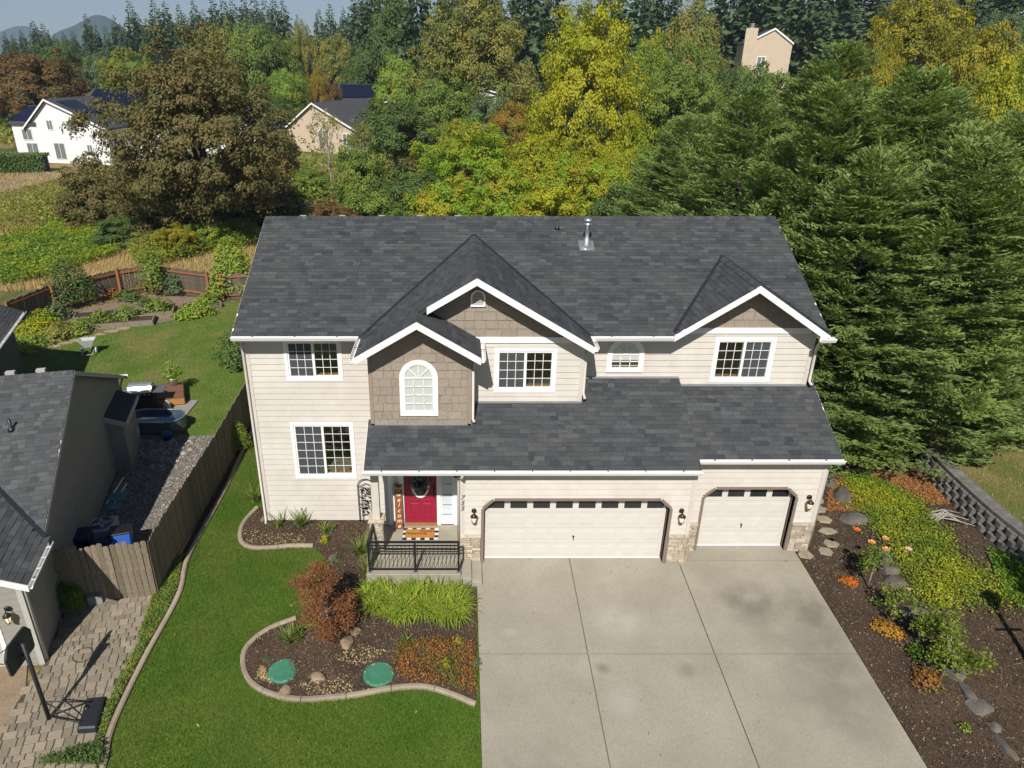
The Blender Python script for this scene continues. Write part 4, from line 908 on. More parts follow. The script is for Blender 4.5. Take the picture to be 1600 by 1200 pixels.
for q in (((-0.74, -.03, -.5), (-.64, .12, 1.3)), ((-5.2, -.03, 1.52), (-1.05, .12, 1.62))): MB().box(*q).build('jamb_trim', WHITE, NB, MN)
MB().prism([(-0.64, -.03, 1.28), (-1.05, -.03, 1.62), (-1.05, -.03, 1.52), (-0.74, -.03, 1.28)], (0, .15, 0)).build('jamb_trim', WHITE, NB, MN)
nr = MB(); D3 = Vector((0, 0, -0.1)); dk = lambda pl: nr.prism([L(*p) - Vector((0, 0, .012)) for p in pl], D3)
UR = 0.22
wz = lambda u: 2.2 + 0.5 * (0.38 - u)
vs_ = lambda u: 0.85 + (wz(u) - zn(0.85)) / PN      # valley line s at u
dk([(UR, 0.85, zn(.85)), (UR, SP, ZP), (-14, SP, ZP), (-14, 0.85, zn(.85))]); dk([(UR, SP, ZP), (UR, 11.6, zn(11.6)), (-14, 11.6, zn(11.6)), (-14, SP, ZP)])
dk([(0.38, -.45, wz(.38)), (0.38, 1.1, wz(.38)), (-3.2, vs_(-3.2), wz(-3.2)), (-3.2, -.45, wz(-3.2))]); dk([(-3.2, -.45, wz(-3.2)), (-3.2, 4.5, wz(-3.2)), (-6.4, 4.5, wz(0)), (-6.4, -.45, wz(0))])
NROOF = nr.build('roof', DECKM, NB)
TN = shingle_tabs(L(-4.2, .82, zn(.85) - .01), UN, VN + Vector((0, 0, PN)), 4.2 + UR + .02, (SP - .85) * sqrt(1 + PN * PN), test=lambda c: True, widths=(.13, .17, .2, .24, .28))
wloc = lambda c: ((c - P0).dot(UN), (c - P0).dot(VN))
def above_wing(c):
    u, s = wloc(c); return c.z > wz(u) - 0.05 or u > 0.3
TN = [T for T in TN if above_wing(T[0].translation)]
T2 = shingle_tabs(L(0.38, -.46, wz(.38)), VN, -UN + Vector((0, 0, .5)), 5.0, 3.0 * sqrt(1.25))
TN += [T for T in T2 if T[0].translation.z > zn(max(.85, wloc(T[0].translation)[1])) - .05 or wloc(T[0].translation)[1] < 1.0]
NSH = pieces('neighbour_shingle', [(0.050, 0.053, 0.056), (0.080, 0.083, 0.085), (0.063, 0.066, 0.068), (0.10, 0.102, 0.103), (0.056, 0.059, 0.062)], 0.9, 0.25, 30, 0.4, 300, 0.2)
lay_shingles(TN, NROOF, NSH)
MB().bar(L(-3.2, vs_(-3.2), wz(-3.2) + .02), L(.3, vs_(.3), wz(.3) + .02), .12, .03).build('valley_flashing', VAL, NROOF)
ridge_caps(L(UR, SP, ZP + .01), L(-6, SP, ZP + .01), NROOF, NSH, a=PN, b=PN, wd=.14)
for (s0, s1) in ((0.85, SP), (SP, 11.6)):
    MB().prism([L(UR, s0, zn(s0) - .01), L(UR, s1, zn(s1) - .01), L(UR, s1, zn(s1) - .15), L(UR, s0, zn(s0) - .15)], UN * .03).build('rake_board', GT, NB)
MB().prism([L(.4, -.47, wz(.4)), L(-3.2, -.47, wz(-3.2)), L(-3.2, -.47, wz(-3.2) - .16), L(.4, -.47, wz(.4) - .16)], VN * -.03).build('rake_board', WHITE, NB)
def ngutter(p, q, o):
    U = Vector((0, 0, 1)); prof = [(0, 0), (0, -0.11), (0.085, -0.11), (0.12, -0.03), (0.12, 0), (0.108, 0), (0.108, -0.028), (0.078, -0.098), (0.01, -0.098), (0.01, 0)]
    MB().prism([p + o * a + U * b for a, b in prof], q - p).build('gutter', WHITE, NB)
    for i in range(4): c = p + (q - p) * ((i + .5) / 4); MB().bar(c - U * .01, c + o * .12 - U * .01, .025, .01).build('gutter_hanger', WHITE, NB)
ngutter(L(.38, -.47, 2.19), L(.38, 1.12, 2.19), UN)
ngutter(L(-1.5, 11.6, zn(11.6)), L(.24, 11.6, zn(11.6)), VN)
MB().tube([L(.42, -.1, 2.1), L(.2, -.08, 1.95), L(.07, .05, 1.8), L(.07, .05, -.4)], .04, 8).build('downspout', GT, NB)
MB().tube([L(.1, 11.55, 2.0), L(.06, 11.2, 1.85), L(.06, 11.15, 1.7), L(.06, 11.15, -.2)], .035, 8).build('downspout', GT, NB)
# chimney-like bump-out with its own small roof
bo = MB().box((0.012, 8.7, -0.5), (0.5, 10.6, 1.62)).build('bump_out', GREY, NB, MN)
lap(Face(L(.5, 0, 0), VN, UN), 8.7, 10.6, -.25, 1.6, [], bo, GREY); lap(Face(L(0, 8.7, 0), UN, -VN), 0.0, .5, -.25, 1.6, [], bo, GREY)
MB().hexa([L(*q) for q in [(0, 8.55, 1.78), (.66, 8.55, 1.5), (.66, 10.75, 1.5), (0, 10.75, 1.78), (0, 8.55, 1.86), (.66, 8.55, 1.58), (.66, 10.75, 1.58), (0, 10.75, 1.86)]]).build('bump_roof', DECKM, NB)
MB().hexa([L(*q) for q in [(0, 8.52, 1.68), (.69, 8.52, 1.40), (.69, 8.55, 1.40), (0, 8.55, 1.68), (0, 8.52, 1.86), (.69, 8.52, 1.57), (.69, 8.55, 1.57), (0, 8.55, 1.86)]]).build('rake_board', GT, NB)
MB().box((.66, 8.52, 1.42), (.69, 10.78, 1.585)).build('fascia_board', GT, NB, MN)
MB().box((.52, 9.9, .35), (.62, 10.15, .65)).build('meter_box', GT, NB, MN); MB().box((.52, 10.2, .3), (.58, 10.35, .55)).build('meter_box', GT, NB, MN)
MB().tube([L(.04, 2.2, 1.2), L(.05, 2.2, .6), L(.06, 2.3, .2)], .025, 6).build('conduit', BLACK, NB); MB().box((.02, 2.0, .7), (.12, 2.25, 1.05)).build('meter_box', GT, NB, MN)
for s_, zz in ((4.3, 0), (9.0, 0)):
    pass
b = L(-1.05, 4.4, zn(4.4)); MB().lathe([(0.12, -.03), (.07, .04), (.035, .08), (.035, .32)], b, 10).build('vent_stack', BLACK, NB)
for u in (-1.5, -.7): MB().box((u - .12, SP + .15, ZP - .1), (u + .12, SP + .3, ZP + .05)).build('roof_vent', MATS['vent_grey'], NB, MN)
lantern(L(-.35, -.02, 0).x, L(-.35, -.02, 0).y, 1.15, 'black wall lantern on the grey house beside the basketball hoop', 'wall lantern of the neighbour', AN)
# second house, far left edge
A2 = radians(18); c2 = onZ(40, 488, 2.9); MH2 = Matrix.Translation((c2[0] - .45, c2[1] - .45, 0)) @ Matrix.Rotation(A2, 4, 'Z')
DKW = flat('slate_siding', (0.10, 0.115, 0.12), 0.7)
H2_ = thing('far_neighbour_house', 'dark slate house corner with white gutter at far left', 'house', (c2[0] - 4, c2[1] - 4, -.3), A2)
MB().box((-9, -9, -.5), (0, 0, 2.8)).build('wall', DKW, H2_, MH2)
for k in range(18): MB().box((0.0, -9, -.35 + k * .17), (.018, 0, -.2 + k * .17)).build('siding_board', DKW, H2_, MH2)
rf2 = MB().prism([(.45, .45, 2.9), (-4.5, .45, 5.3), (-4.5, .45, 5.18), (.45, .45, 2.78)], (0, -10, 0)).build('roof', DECKM, H2_, MH2)
Wm = MH2.to_3x3()
lay_shingles(shingle_tabs(MH2 @ Vector((.45, -9.5, 2.9)), Wm @ Vector((0, 1, 0)), Wm @ Vector((-4.95, 0, 2.4)), 9.97, 5.5), rf2, SHING, 100)
mb = MB(); mb.prism([(.45, .47, 2.9), (.45, .47, 2.79), (.53, .47, 2.79), (.57, .47, 2.87), (.57, .47, 2.9), (.555, .47, 2.9), (.555, .47, 2.87), (.525, .47, 2.8), (.46, .47, 2.8), (.46, .47, 2.9)], (0, -10, 0)); mb.build('gutter', WHITE, H2_, MH2)
for k in range(9): MB().box((.45, -.3 - k * 1.0, 2.885), (.57, -.27 - k * 1.0, 2.895)).build('gutter_hanger', WHITE, H2_, MH2)
# ================================================================== paving left
m, t, p = nodes('aggregate', 0.9, 0.15); co = texco(t); v = N(t, 'ShaderNodeTexVoronoi', Scale=70.0); t.links.new(co, v.inputs['Vector'])
c = mixc(t, 1.0, ramp(t, noise(t, co, 1.2, 5), [(.3, (.19, .14, .09)), (.7, (.26, .2, .135))]), ramp(t, v.outputs['Color'], [(0, (.6,) * 3), (1, (1.4,) * 3)]), 'MULTIPLY'); t.links.new(c, p.inputs['Base Color']); AGG = m
tag(sheet('neighbour_driveway', [G(47, 1040)[:2], G(98, 985)[:2] + np.array([-.6, -.5]), G(30, 1150)[:2] + np.array([.1, 0]), (-10.2, -8.6), (-16, -8.6), (-16, -3.6)], AGG, 0.03, .5), 'brown exposed aggregate driveway at the bottom left', kind='structure')
PAV = pieces('paver', [(.20, .165, .12), (.26, .22, .165), (.17, .145, .11), (.30, .25, .185), (.23, .195, .15)], .9, .15, 10, .4, 60, dirt=((.10, .085, .05), .5))
pav_poly = [G(*q)[:2] for q in [(238, 928), (230, 960), (215, 1010), (190, 1060), (170, 1100), (155, 1150), (148, 1200)]] + [np.array([-8.0, -8.0]), np.array([-10.3, -8.0]), G(0, 1150)[:2], G(40, 1075)[:2], np.array([L(0.05, 0, 0).x, L(.05, 0, 0).y]), np.array([L(.04, 1.9, 0).x, L(.04, 1.9, 0).y])]
pv = tag(sheet('paver_path', pav_poly, flat('paver_sand', (.075, .065, .045), .95), 0.03, .4), 'tumbled concrete paver path beside the grey house', kind='structure')
cells = []; s = -6.5; ex = UN; 
while s < 3.2:
    rh = random.choice((.15, .19, .22)); u = -1.5 + random.uniform(-.1, .1)
    while u < 3.2:
        wd = random.choice((.15, .2, .24, .3)); c = L(u + wd / 2, s + rh / 2, 0); cells.append((c, wd, rh)); u += wd
    s += rh
Pp = np.array([q[:2] for q in pav_poly]); ok = inpoly(Pp, np.array([c[0].x for c in cells]), np.array([c[0].y for c in cells])); cells = [c for c, k in zip(cells, ok) if k]
cells.sort(key=lambda c: (c[0] - Vector(CAM)).length); pm = {}
for i, (c, wd, rh) in enumerate(cells):
    if i >= 300: break
    if (wd, rh) not in pm:
        me = MB().box((-wd / 2 + .007, -rh / 2 + .007, -.05), (wd / 2 - .007, rh / 2 - .007, 0)).mesh('paver', PAV); bm = bmesh.new(); bm.from_mesh(me); bmesh.ops.recalc_face_normals(bm, faces=bm.faces); bmesh.ops.bevel(bm, geom=bm.edges[:], offset=.012, segments=1, affect='EDGES'); bm.to_mesh(me); bm.free(); pm[(wd, rh)] = me
    z = H(c.x, c.y) + .062 + random.uniform(-.006, .006); link('paver', pm[(wd, rh)], pv, Matrix.Translation((c.x, c.y, z)) @ Matrix.Rotation(AN + random.uniform(-.02, .02), 4, 'Z') @ Matrix.Rotation(.06, 4, 'X'))
if len(cells) > 300:
    mb = MB()
    for c, wd, rh in cells[300:]:
        z = float(H(c.x, c.y)) + .06 + random.uniform(-.005, .005); a, b2 = wd / 2 - .008, rh / 2 - .008
        mb.hexa([c + UN * sx * a + VN * sy * b2 + Vector((0, 0, z + zz)) for zz in (-.05, 0) for sx, sy in ((-1, -1), (1, -1), (1, 1), (-1, 1))])
    tag(mb.build('paver_field', PAV, pv), kind='stuff')
# lawn edging
EDG = pieces('edging_concrete', [(.30, .24, .18), (.34, .28, .21), (.27, .22, .165)], .9, .12, 6, .4, 80, dirt=((.16, .125, .085), .5))
def edging(line, label, seg=0.95, wd=.13, hh=.1):
    o = thing('lawn_edging', label, 'edging', (float(line[0][0]), float(line[0][1]), float(H(*line[0]))))
    P = [np.array(q[:2], float) for q in line]; d = [0.0]
    for a, b in zip(P[:-1], P[1:]): d.append(d[-1] + np.linalg.norm(b - a))
    def at(s): 
        i = min(max(np.searchsorted(d, s) - 1, 0), len(P) - 2); k = (s - d[i]) / max(d[i + 1] - d[i], 1e-6); return P[i] + (P[i + 1] - P[i]) * k
    tot = d[-1]; n = max(1, int(tot / seg))
    for i in range(n):
        a, b = tot * i / n + .008, tot * (i + 1) / n - .008; V = []; F = []; k = 6
        for j in range(k + 1):
            s = a + (b - a) * j / k; q = at(s); e = at(min(s + .05, tot)) - at(max(s - .05, 0)); e /= np.linalg.norm(e) + 1e-9; nn = np.array([-e[1], e[0]]); z = float(H(*q)) + .01
            for x, y in ((-wd / 2, -.05), (-wd / 2, hh * .7), (-wd * .25, hh), (wd * .25, hh), (wd / 2, hh * .7), (wd / 2, -.05)): V.append((q[0] + nn[0] * x, q[1] + nn[1] * x, z + y))
        for j in range(k):
            for r in range(5): F.append((j * 6 + r, j * 6 + r + 1, (j + 1) * 6 + r + 1, (j + 1) * 6 + r))
        F.append((0, 1, 2, 3, 4, 5)); F.append(tuple(k * 6 + r for r in (5, 4, 3, 2, 1, 0)))
        MB().add(V, F).build('edging_block', EDG, o)
edging(curbL, 'long tan concrete edging between the lawn and plank fence strip')
edging(bed1, 'short tan concrete edging curving round the bed by the wall corner'); edging(bed2, 'tan concrete edging curving round the maple and lily bed')
# ================================================================== fences
PLK = pieces('weathered_plank', [(.155, .13, .09), (.20, .165, .115), (.135, .11, .075), (.225, .185, .13), (.17, .14, .095)], .9, .25, 9, .4, 40)
PLKB = pieces('brown_plank', [(.085, .07, .055), (.12, .095, .075), (.10, .08, .06), (.14, .11, .085)], .9, .25, 9, .4, 40)
CED = pieces('cedar_rail', [(.26, .105, .04), (.30, .125, .05), (.22, .09, .035)], .8, .15, 8, .3)
_pk = {}
def planks(parent, a, b, h, mat, z0=None, wd=.14, dog=True, hv=0.02):
    a = Vector((a[0], a[1], 0)); b = Vector((b[0], b[1], 0)); d = b - a; n = int(d.length / (wd + .008)); ang = atan2(d.y, d.x)
    for i in range(n):
        c = a + d * ((i + .5) / n); k = (mat.name, i % 4, round(h, 2))
        if k not in _pk:
            hh = h + (i % 4 - 1.5) * hv; w2 = wd / 2; pr = [(-w2, 0, 0), (w2, 0, 0), (w2, 0, hh - .03), (w2 - .03, 0, hh), (-w2 + .03, 0, hh), (-w2, 0, hh - .03)]
            _pk[k] = MB().prism(pr, (0, .018, 0)).mesh('plank', mat)
        z = float(H(c.x, c.y)) + .03 if z0 is None else z0
        link('plank', _pk[k], parent, Matrix.Translation((c.x, c.y, z)) @ Matrix.Rotation(ang + random.uniform(-.015, .015), 4, 'Z') @ Matrix.Rotation(random.uniform(-.008, .008), 4, 'Y'))
fc = thing('plank_fence', 'long weathered plank fence between the two houses', 'fence', (-8.1, 4, -.3))
FA, FB_, FC_ = (-8.08, -1.08), (-8.1, 4.5), (-8.3, 10.8)
planks(fc, FA, FB_, 1.72, PLK); planks(fc, FB_, FC_, 1.72, PLK)
for y in (-1.0, 1.4, 3.8, 6.2, 8.6, 10.7): MB().box((-8.24, y - .05, -.45), (-8.14, y + .05, 1.3)).build('post', PLK, fc)
for z in (.1, 1.1): MB().bar((-8.14, -1.0, z), (-8.15, 4.5, z), .04, .09).build('rail', PLK, fc); MB().bar((-8.15, 4.5, z), (-8.35, 10.7, z), .04, .09).build('rail', PLK, fc)
gt = thing('fence_gate', 'weathered plank gate panel joining the grey house to the long fence', 'fence', (-9.2, -1.3, -.4))
ga, gb = L(.08, 1.9, 0), Vector((-8.1, -1.12, 0)); planks(gt, ga, gb, 1.78, PLK, hv=.035)
for z in (.05, 1.0): MB().bar((ga.x, ga.y + .05, z), (gb.x, gb.y + .05, z), .04, .09).build('rail', PLK, gt)
bf = thing('garden_fence', 'brown plank fence with orange cedar rails behind the vegetable garden', 'fence', (-19, 24, -.3))
bpts = [G(20, 520), G(88, 490), G(190, 463), G(242, 455), G(330, 468), G(350, 470), G(395, 468)]
bpts = [np.array([q[0], q[1]]) for q in bpts]
for a, b in zip(bpts[:-1], bpts[1:]):
    planks(bf, a, b, 1.62, PLKB); d = (b - a) / np.linalg.norm(b - a); nn = np.array([d[1], -d[0]]); nn = nn if nn[1] < 0 else -nn
    for z in (.05, 1.15): MB().bar((a[0] + nn[0] * .05, a[1] + nn[1] * .05, z), (b[0] + nn[0] * .05, b[1] + nn[1] * .05, z), .05, .1).build('rail', CED, bf)
    k = max(1, int(np.linalg.norm(b - a) / 2.4))
    for j in range(k + 1):
        q = a + (b - a) * j / k + nn * .09; MB().box((q[0] - .06, q[1] - .06, -.4), (q[0] + .06, q[1] + .06, 1.4)).build('post', CED, bf)
# ================================================================== gravel yard and things in it
m, t, p = nodes('river_gravel', .9, .2); co = texco(t); v = N(t, 'ShaderNodeTexVoronoi', Scale=22.0); t.links.new(co, v.inputs['Vector'])
c = ramp(t, v.outputs['Color'], [(0, (.07, .06, .05)), (.5, (.17, .15, .125)), (1, (.32, .29, .25))]); t.links.new(c, p.inputs['Base Color']); bump(t, p, v.outputs['Distance'], 1.0, .03); GRAV = m
gr_poly = [(-8.16, -1.0), (-8.2, 5.2), (-8.9, 7.6), (-11.6, 7.6), (-12.3, 7.0), (-11.9, 5.3), (-10.45, -1.3)]
tag(sheet('gravel_yard', gr_poly, GRAV, .05, .4), 'shaded gravel side yard between the grey house and fence', kind='structure')
_ico = bmesh.new(); bmesh.ops.create_icosphere(_ico, subdivisions=2, radius=1); ICO2 = np.array([v.co[:] for v in _ico.verts]); ICOF2 = np.array([[v.index for v in f.verts] for f in _ico.faces]); _ico.free()
_ico = bmesh.new(); bmesh.ops.create_icosphere(_ico, subdivisions=1, radius=1); ICO1 = np.array([v.co[:] for v in _ico.verts]); ICOF1 = np.array([[v.index for v in f.verts] for f in _ico.faces]); _ico.free()
PEB = pieces('pebbles', [(.09, .08, .07), (.2, .18, .16), (.14, .12, .10), (.34, .32, .30), (.24, .2, .16)], .85, .15, 20, .2)
def pebbles(name, poly, n, r0, r1, dz, label, mat=PEB):
    q = scatter(poly, n); R_ = RNG.uniform(r0, r1, n); V = ICO1[None] * (R_[:, None, None] * RNG.uniform(.6, 1.2, (n, 1, 3)) * np.array([1, 1, .6])) + np.stack([q[:, 0], q[:, 1], H(q[:, 0], q[:, 1]) + dz], 1)[:, None]
    F = ICOF1[None] + (np.arange(n) * len(ICO1))[:, None, None]; return tag(link(name, fastmesh(name, V.reshape(-1, 3), F.reshape(-1, 3), mat)), label, 'stones', kind='stuff')
pebbles('gravel', gr_poly, 3500, .02, .05, .055, 'loose gravel covering the shaded side yard')
pebbles('river_stones', [G(*q)[:2] for q in [(222, 690), (305, 688), (295, 715), (250, 740), (215, 720)]], 260, .05, .11, .07, 'larger pale river stones in front of the stock tank')
def rock(name, label, c, r, sx=1, sy=1, sz=.7, mat=None, cat='boulder', group=None, rz=None, seed=None, sink=.35, parent=None):
    rs = np.random.default_rng(seed if seed is not None else random.randrange(10 ** 6)); V = ICO2.copy()
    for k in range(7):
        d = rs.normal(0, 1, 3); d /= np.linalg.norm(d); h = rs.uniform(.55, .85); s_ = V @ d; V -= np.outer(np.maximum(0, s_ - h), d)
    V *= rs.uniform(.96, 1.04, (len(V), 1)); V = V * np.array([sx, sy, sz]) * r
    o = link(name, meshdata(name, V, ICOF2, mat or BOUL), parent, Matrix.Translation((c[0], c[1], c[2] + r * sz * (1 - 2 * sink) * .8)) @ Matrix.Rotation(rs.uniform(0, 6) if rz is None else rz, 4, 'Z'))
    return tag(o, label, cat, group) if label else o
BOUL = pieces('basalt', [(.07, .066, .06), (.105, .098, .088), (.085, .08, .072)], .9, .4, 3, .9, 12, dirt=((.19, .14, .08), .6))
PATIO = flat('patio_concrete', (.24, .23, .215), .85, var=.12, scale=2, bmp=.2)
tag(sheet('patio', [(-14.5, 10.2), (-10.95, 10.65), (-11.0, 7.7), (-12.4, 7.3), (-13.0, 8.0)], PATIO, .07, .4), 'grey concrete patio slab beside the deck', kind='structure')
# deck
DK = thing('deck', 'low brown wooden deck at the back of the grey house', 'deck', (-13.2, 11.4, -.3))
dq = [G(x, y, .42) for x, y in [(186, 605), (286, 597), (287, 620), (205, 628)]]; dq = [Vector((q[0], q[1], 0)) for q in dq]
a, b, c3, d4 = dq[3], dq[2], dq[1], dq[0]; d4 = a + (c3 - b); e1 = (b - a); e2 = (d4 - a)
DECKW = pieces('deck_board', [(.15, .075, .05), (.18, .09, .06), (.13, .068, .046)], .75, .15, 8, .2); DECKO = flat('deck_skirt_wood', (.38, .17, .055), .75, var=.15)
n = 16
for i in range(n):
    p_, q_ = a + e2 * (i / n), a + e2 * ((i + .92) / n); MB().hexa([Vector((v_.x, v_.y, z)) for z in (.09, .12) for v_ in (p_, p_ + e1, q_ + e1, q_)]).build('deck_board', DECKW, DK)
for p_, q_ in ((a, b), (b, c3), (c3, d4), (d4, a)): MB().bar((p_.x, p_.y, -.06), (q_.x, q_.y, -.06), .04, .26).build('skirt', DECKO, DK)
MB().box((a.x - .1, a.y - .35, -.28), (a.x + .9, a.y - .02, -.1)).build('step', DECKO, DK)
# grill
gp = G(228, 642); gr = thing('barbecue_grill', 'black gas barbecue with steel lid on the patio edge', 'grill', tuple(gp), radians(10)); gM = Matrix.Translation(tuple(gp)) @ Matrix.Rotation(radians(10), 4, 'Z') @ Matrix.Scale(1.05, 4)
MB().box((-.42, -.28, .1), (.42, .28, .75)).build('cabinet', BLACK, gr, gM); MB().box((-.44, -.3, .75), (.44, .3, .92)).build('firebox', BLACK, gr, gM)
mb = MB(); pr = [(.3, .92)] + [(.3 * cos(pi * k / 8), .92 + .28 * sin(pi * k / 8)) for k in range(1, 8)] + [(-.3, .92)]; mb.prism([(-.42, y, z) for y, z in pr], (.84, 0, 0)); mb.build('lid', GALV, gr, gM)
MB().tube([(-.3, -.34, 1.0), (.3, -.34, 1.0)], .02, 6).build('lid_handle', GALV, gr, gM)
for sx in (-1, 1): MB().box((sx * .45, -.28, .86), (sx * .85, .28, .9)).build('side_shelf', flat('shelf_steel', (.18, .19, .21), .4, metal=.5) if 'shelf_steel' not in MATS else MATS['shelf_steel'], gr, gM)
for k in range(5): MB().lathe([(.03, 0), (.025, .04)], n=8).build('knob', GALV, gr, gM @ Matrix.Translation((-.32 + k * .16, -.3, .82)) @ RX)
for sx in (-.38, .38):
    for sy in (-.22, .22): MB().lathe([(.05, 0), (.05, .03)], n=8).build('castor', BLACK, gr, gM @ Matrix.Translation((sx, sy, .05)) @ Matrix.Rotation(radians(90), 4, 'Y'))
tk = G(222, 642); tko = thing('propane_tank', 'small propane bottle standing beside the barbecue', 'gas bottle', (tk[0] + 1.05, tk[1], tk[2])); 
MB().lathe([(.1, 0), (.14, .05), (.14, .28), (.09, .36), (.05, .38), (.05, .43)], (tk[0] + 1.05, tk[1], tk[2] + .05), 12).build('bottle', flat('tank_paint', (.5, .5, .48), .5), tko)
# stock tank pool
tp = G(247, 672); ST = thing('stock_tank', 'oval galvanised stock tank half full of blue water', 'tank', tuple(tp)); TZ = tp[2]
TNK = flat('tank_steel', (.13, .16, .17), .45, .5, metal=.6)
def oval_loop(r, l, z, n=10): return [(tp[0] + l + r * cos(t_), tp[1] + r * sin(t_), z) for t_ in np.linspace(-pi / 2, pi / 2, n)] + [(tp[0] - l + r * cos(t_), tp[1] + r * sin(t_), z) for t_ in np.linspace(pi / 2, 3 * pi / 2, n)]
mb = MB(); L0 = [oval_loop(.55, .55, TZ + .05), oval_loop(.57, .55, TZ + .3), oval_loop(.55, .55, TZ + .62), oval_loop(.52, .55, TZ + .62), oval_loop(.52, .55, TZ + .1)]
V = [v_ for l in L0 for v_ in l]; n = 20; mb.add(V, [(i * n + k, i * n + (k + 1) % n, (i + 1) * n + (k + 1) % n, (i + 1) * n + k) for i in range(4) for k in range(n)]); mb.build('tank_wall', TNK, ST)
l_ = oval_loop(.55, .55, TZ + .62); MB().tube(l_ + [l_[0]], .025, 6).build('rim', GALV, ST)
l_ = oval_loop(.575, .55, TZ + .25); MB().tube(l_ + [l_[0]], .018, 6).build('hoop', TNK, ST)
MB().prism(oval_loop(.52, .55, TZ + .45), (0, 0, .01)).build('water', flat('pool_water', (.02, .07, .12), .05, .6), ST)
bk = G(263, 690); o = thing('bucket', 'blue plastic bucket standing by the stock tank', 'bucket', tuple(bk)); BLUE = flat('blue_plastic', (.015, .05, .28), .4, .4)
MB().lathe([(.13, 0), (.17, .3), (.18, .3), (.18, .33), (.16, .33), (.12, .05), (.0, .05)], tuple(bk), 14).build('pail', BLUE, o); MB().tube([(bk[0] + .17 * cos(t_), bk[1], bk[2] + .3 + .14 * sin(t_)) for t_ in np.linspace(0, pi, 9)], .008, 5).build('handle', GALV, o)
# cinder block, two poles, teal lids
cbk = G(242, 722); o = thing('concrete_block', 'grey hollow concrete block lying on the dark gravel', 'block', tuple(cbk), .35); Mb = Matrix.Translation(tuple(cbk)) @ Matrix.Rotation(.35, 4, 'Z'); mb = MB()
for q in (((-.2, -.1, .06), (.2, -.07, .25)), ((-.2, .07, .06), (.2, .1, .25)), ((-.2, -.07, .06), (-.17, .07, .25)), ((.17, -.07, .06), (.2, .07, .25)), ((-.015, -.07, .06), (.015, .07, .25))): mb.box(*q)
mb.build('block_body', PATIO, o, Mb)
for k, x in enumerate((167, 172)):
    q = G(x, 790 + k * 10); o = link('white_pole', MB().tube([(q[0], q[1], q[2] + .06), (q[0] - .1, q[1] + 1.5, q[2] + .1)], .03, 8).mesh('white_pole', WHITE)); tag(o, ['white plastic pole on the gravel, nearer the grey wall', 'white plastic pole on the gravel, nearer the teal covers'][k], 'pole')
TEAL = flat('teal_plastic', (.10, .22, .21), .6)
for k, (x, y, s_) in enumerate(((186, 780, .5), (180, 795, .4))):
    q = G(x, y); o = MB().box((-s_ / 2, -s_ / 2, .05), (s_ / 2, s_ / 2, .1)).build('utility_cover', TEAL, None, Matrix.Translation((q[0], q[1], q[2] + .02)) @ Matrix.Rotation(.2, 4, 'Z'), bevel=.015); tag(o, ['larger teal plastic cover set in the dark gravel', 'smaller teal plastic cover set in the dark gravel'][k], 'cover')
# air conditioner and bins
ac = G(168, 852); ao = thing('air_conditioner', 'grey outdoor air conditioner unit with round fan grille', 'air conditioner', tuple(ac), AN); aM = Matrix.Translation(tuple(ac)) @ Matrix.Rotation(AN, 4, 'Z')
ACM = flat('ac_paint', (.33, .36, .38), .5)
MB().box((-.36, -.36, .05), (.36, .36, .78)).build('casing', ACM, ao, aM, bevel=.03); MB().lathe([(.3, 0), (.3, .015)], (0, 0, .782), 24).build('fan_opening', BLACK, ao, aM)
for r_ in (.28, .2, .12): MB().tube([(r_ * cos(t_), r_ * sin(t_), .81) for t_ in np.linspace(0, 2 * pi, 25)], .008, 5).build('grille_ring', ACM, ao, aM)
for k in range(4): a_ = k * pi / 2; MB().bar((.04 * cos(a_), .04 * sin(a_), .8), (.26 * cos(a_ + .3), .26 * sin(a_ + .3), .798), .1, .006).build('fan_blade', ACM, ao, aM)
for k in range(9): MB().box((-.372, -.3 + k * .07, .15), (-.36, -.27 + k * .07, .7)).build('louvre', ACM, ao, aM); MB().box((-.3 + k * .07, -.372, .15), (-.27 + k * .07, -.36, .7)).build('louvre', ACM, ao, aM)
LBL = flat('light_blue_plastic', (.03, .12, .5), .45, .4)
def bin_(px, py, rz, sc, label, lidmat, bodymat, lean=0):
    q = G(px, py); M = Matrix.Translation(tuple(q)) @ Matrix.Rotation(rz, 4, 'Z') @ Matrix.Rotation(lean, 4, 'X') @ Matrix.Scale(sc, 4); o = thing('recycling_bin', label, 'bin', tuple(q), rz, 'bins behind the gate')
    MB().hexa([(-.22, -.2, .05), (.22, -.2, .05), (.22, .2, .05), (-.22, .2, .05), (-.28, -.27, .8), (.28, -.27, .8), (.28, .27, .8), (-.28, .27, .8)]).build('tub', bodymat, o, M, bevel=.02)
    MB().box((-.3, -.3, .8), (.3, .3, .86)).build('lid', lidmat, o, M, bevel=.02); MB().tube([(-.25, .32, .82), (.25, .32, .82)], .02, 6).build('handle', bodymat, o, M)
    for sx in (-1, 1): MB().lathe([(.09, -.03), (.09, .03)], n=12).build('wheel', BLACK, o, M @ Matrix.Translation((sx * .22, .2, .09)) @ Matrix.Rotation(radians(90), 4, 'Y'))
bin_(196, 868, .3, 1.0, 'bright blue recycling bin with black lid beside the air conditioner', BLACK, LBL, -.12); bin_(135, 872, .2, 1.0, 'dark blue bin in the shade against the grey wall', flat('navy_plastic', (.008, .015, .06), .4), MATS['navy_plastic'])
bin_(172, 880, .1, .85, 'navy blue bin between the gate and air conditioner', MATS['navy_plastic'], BLUE)
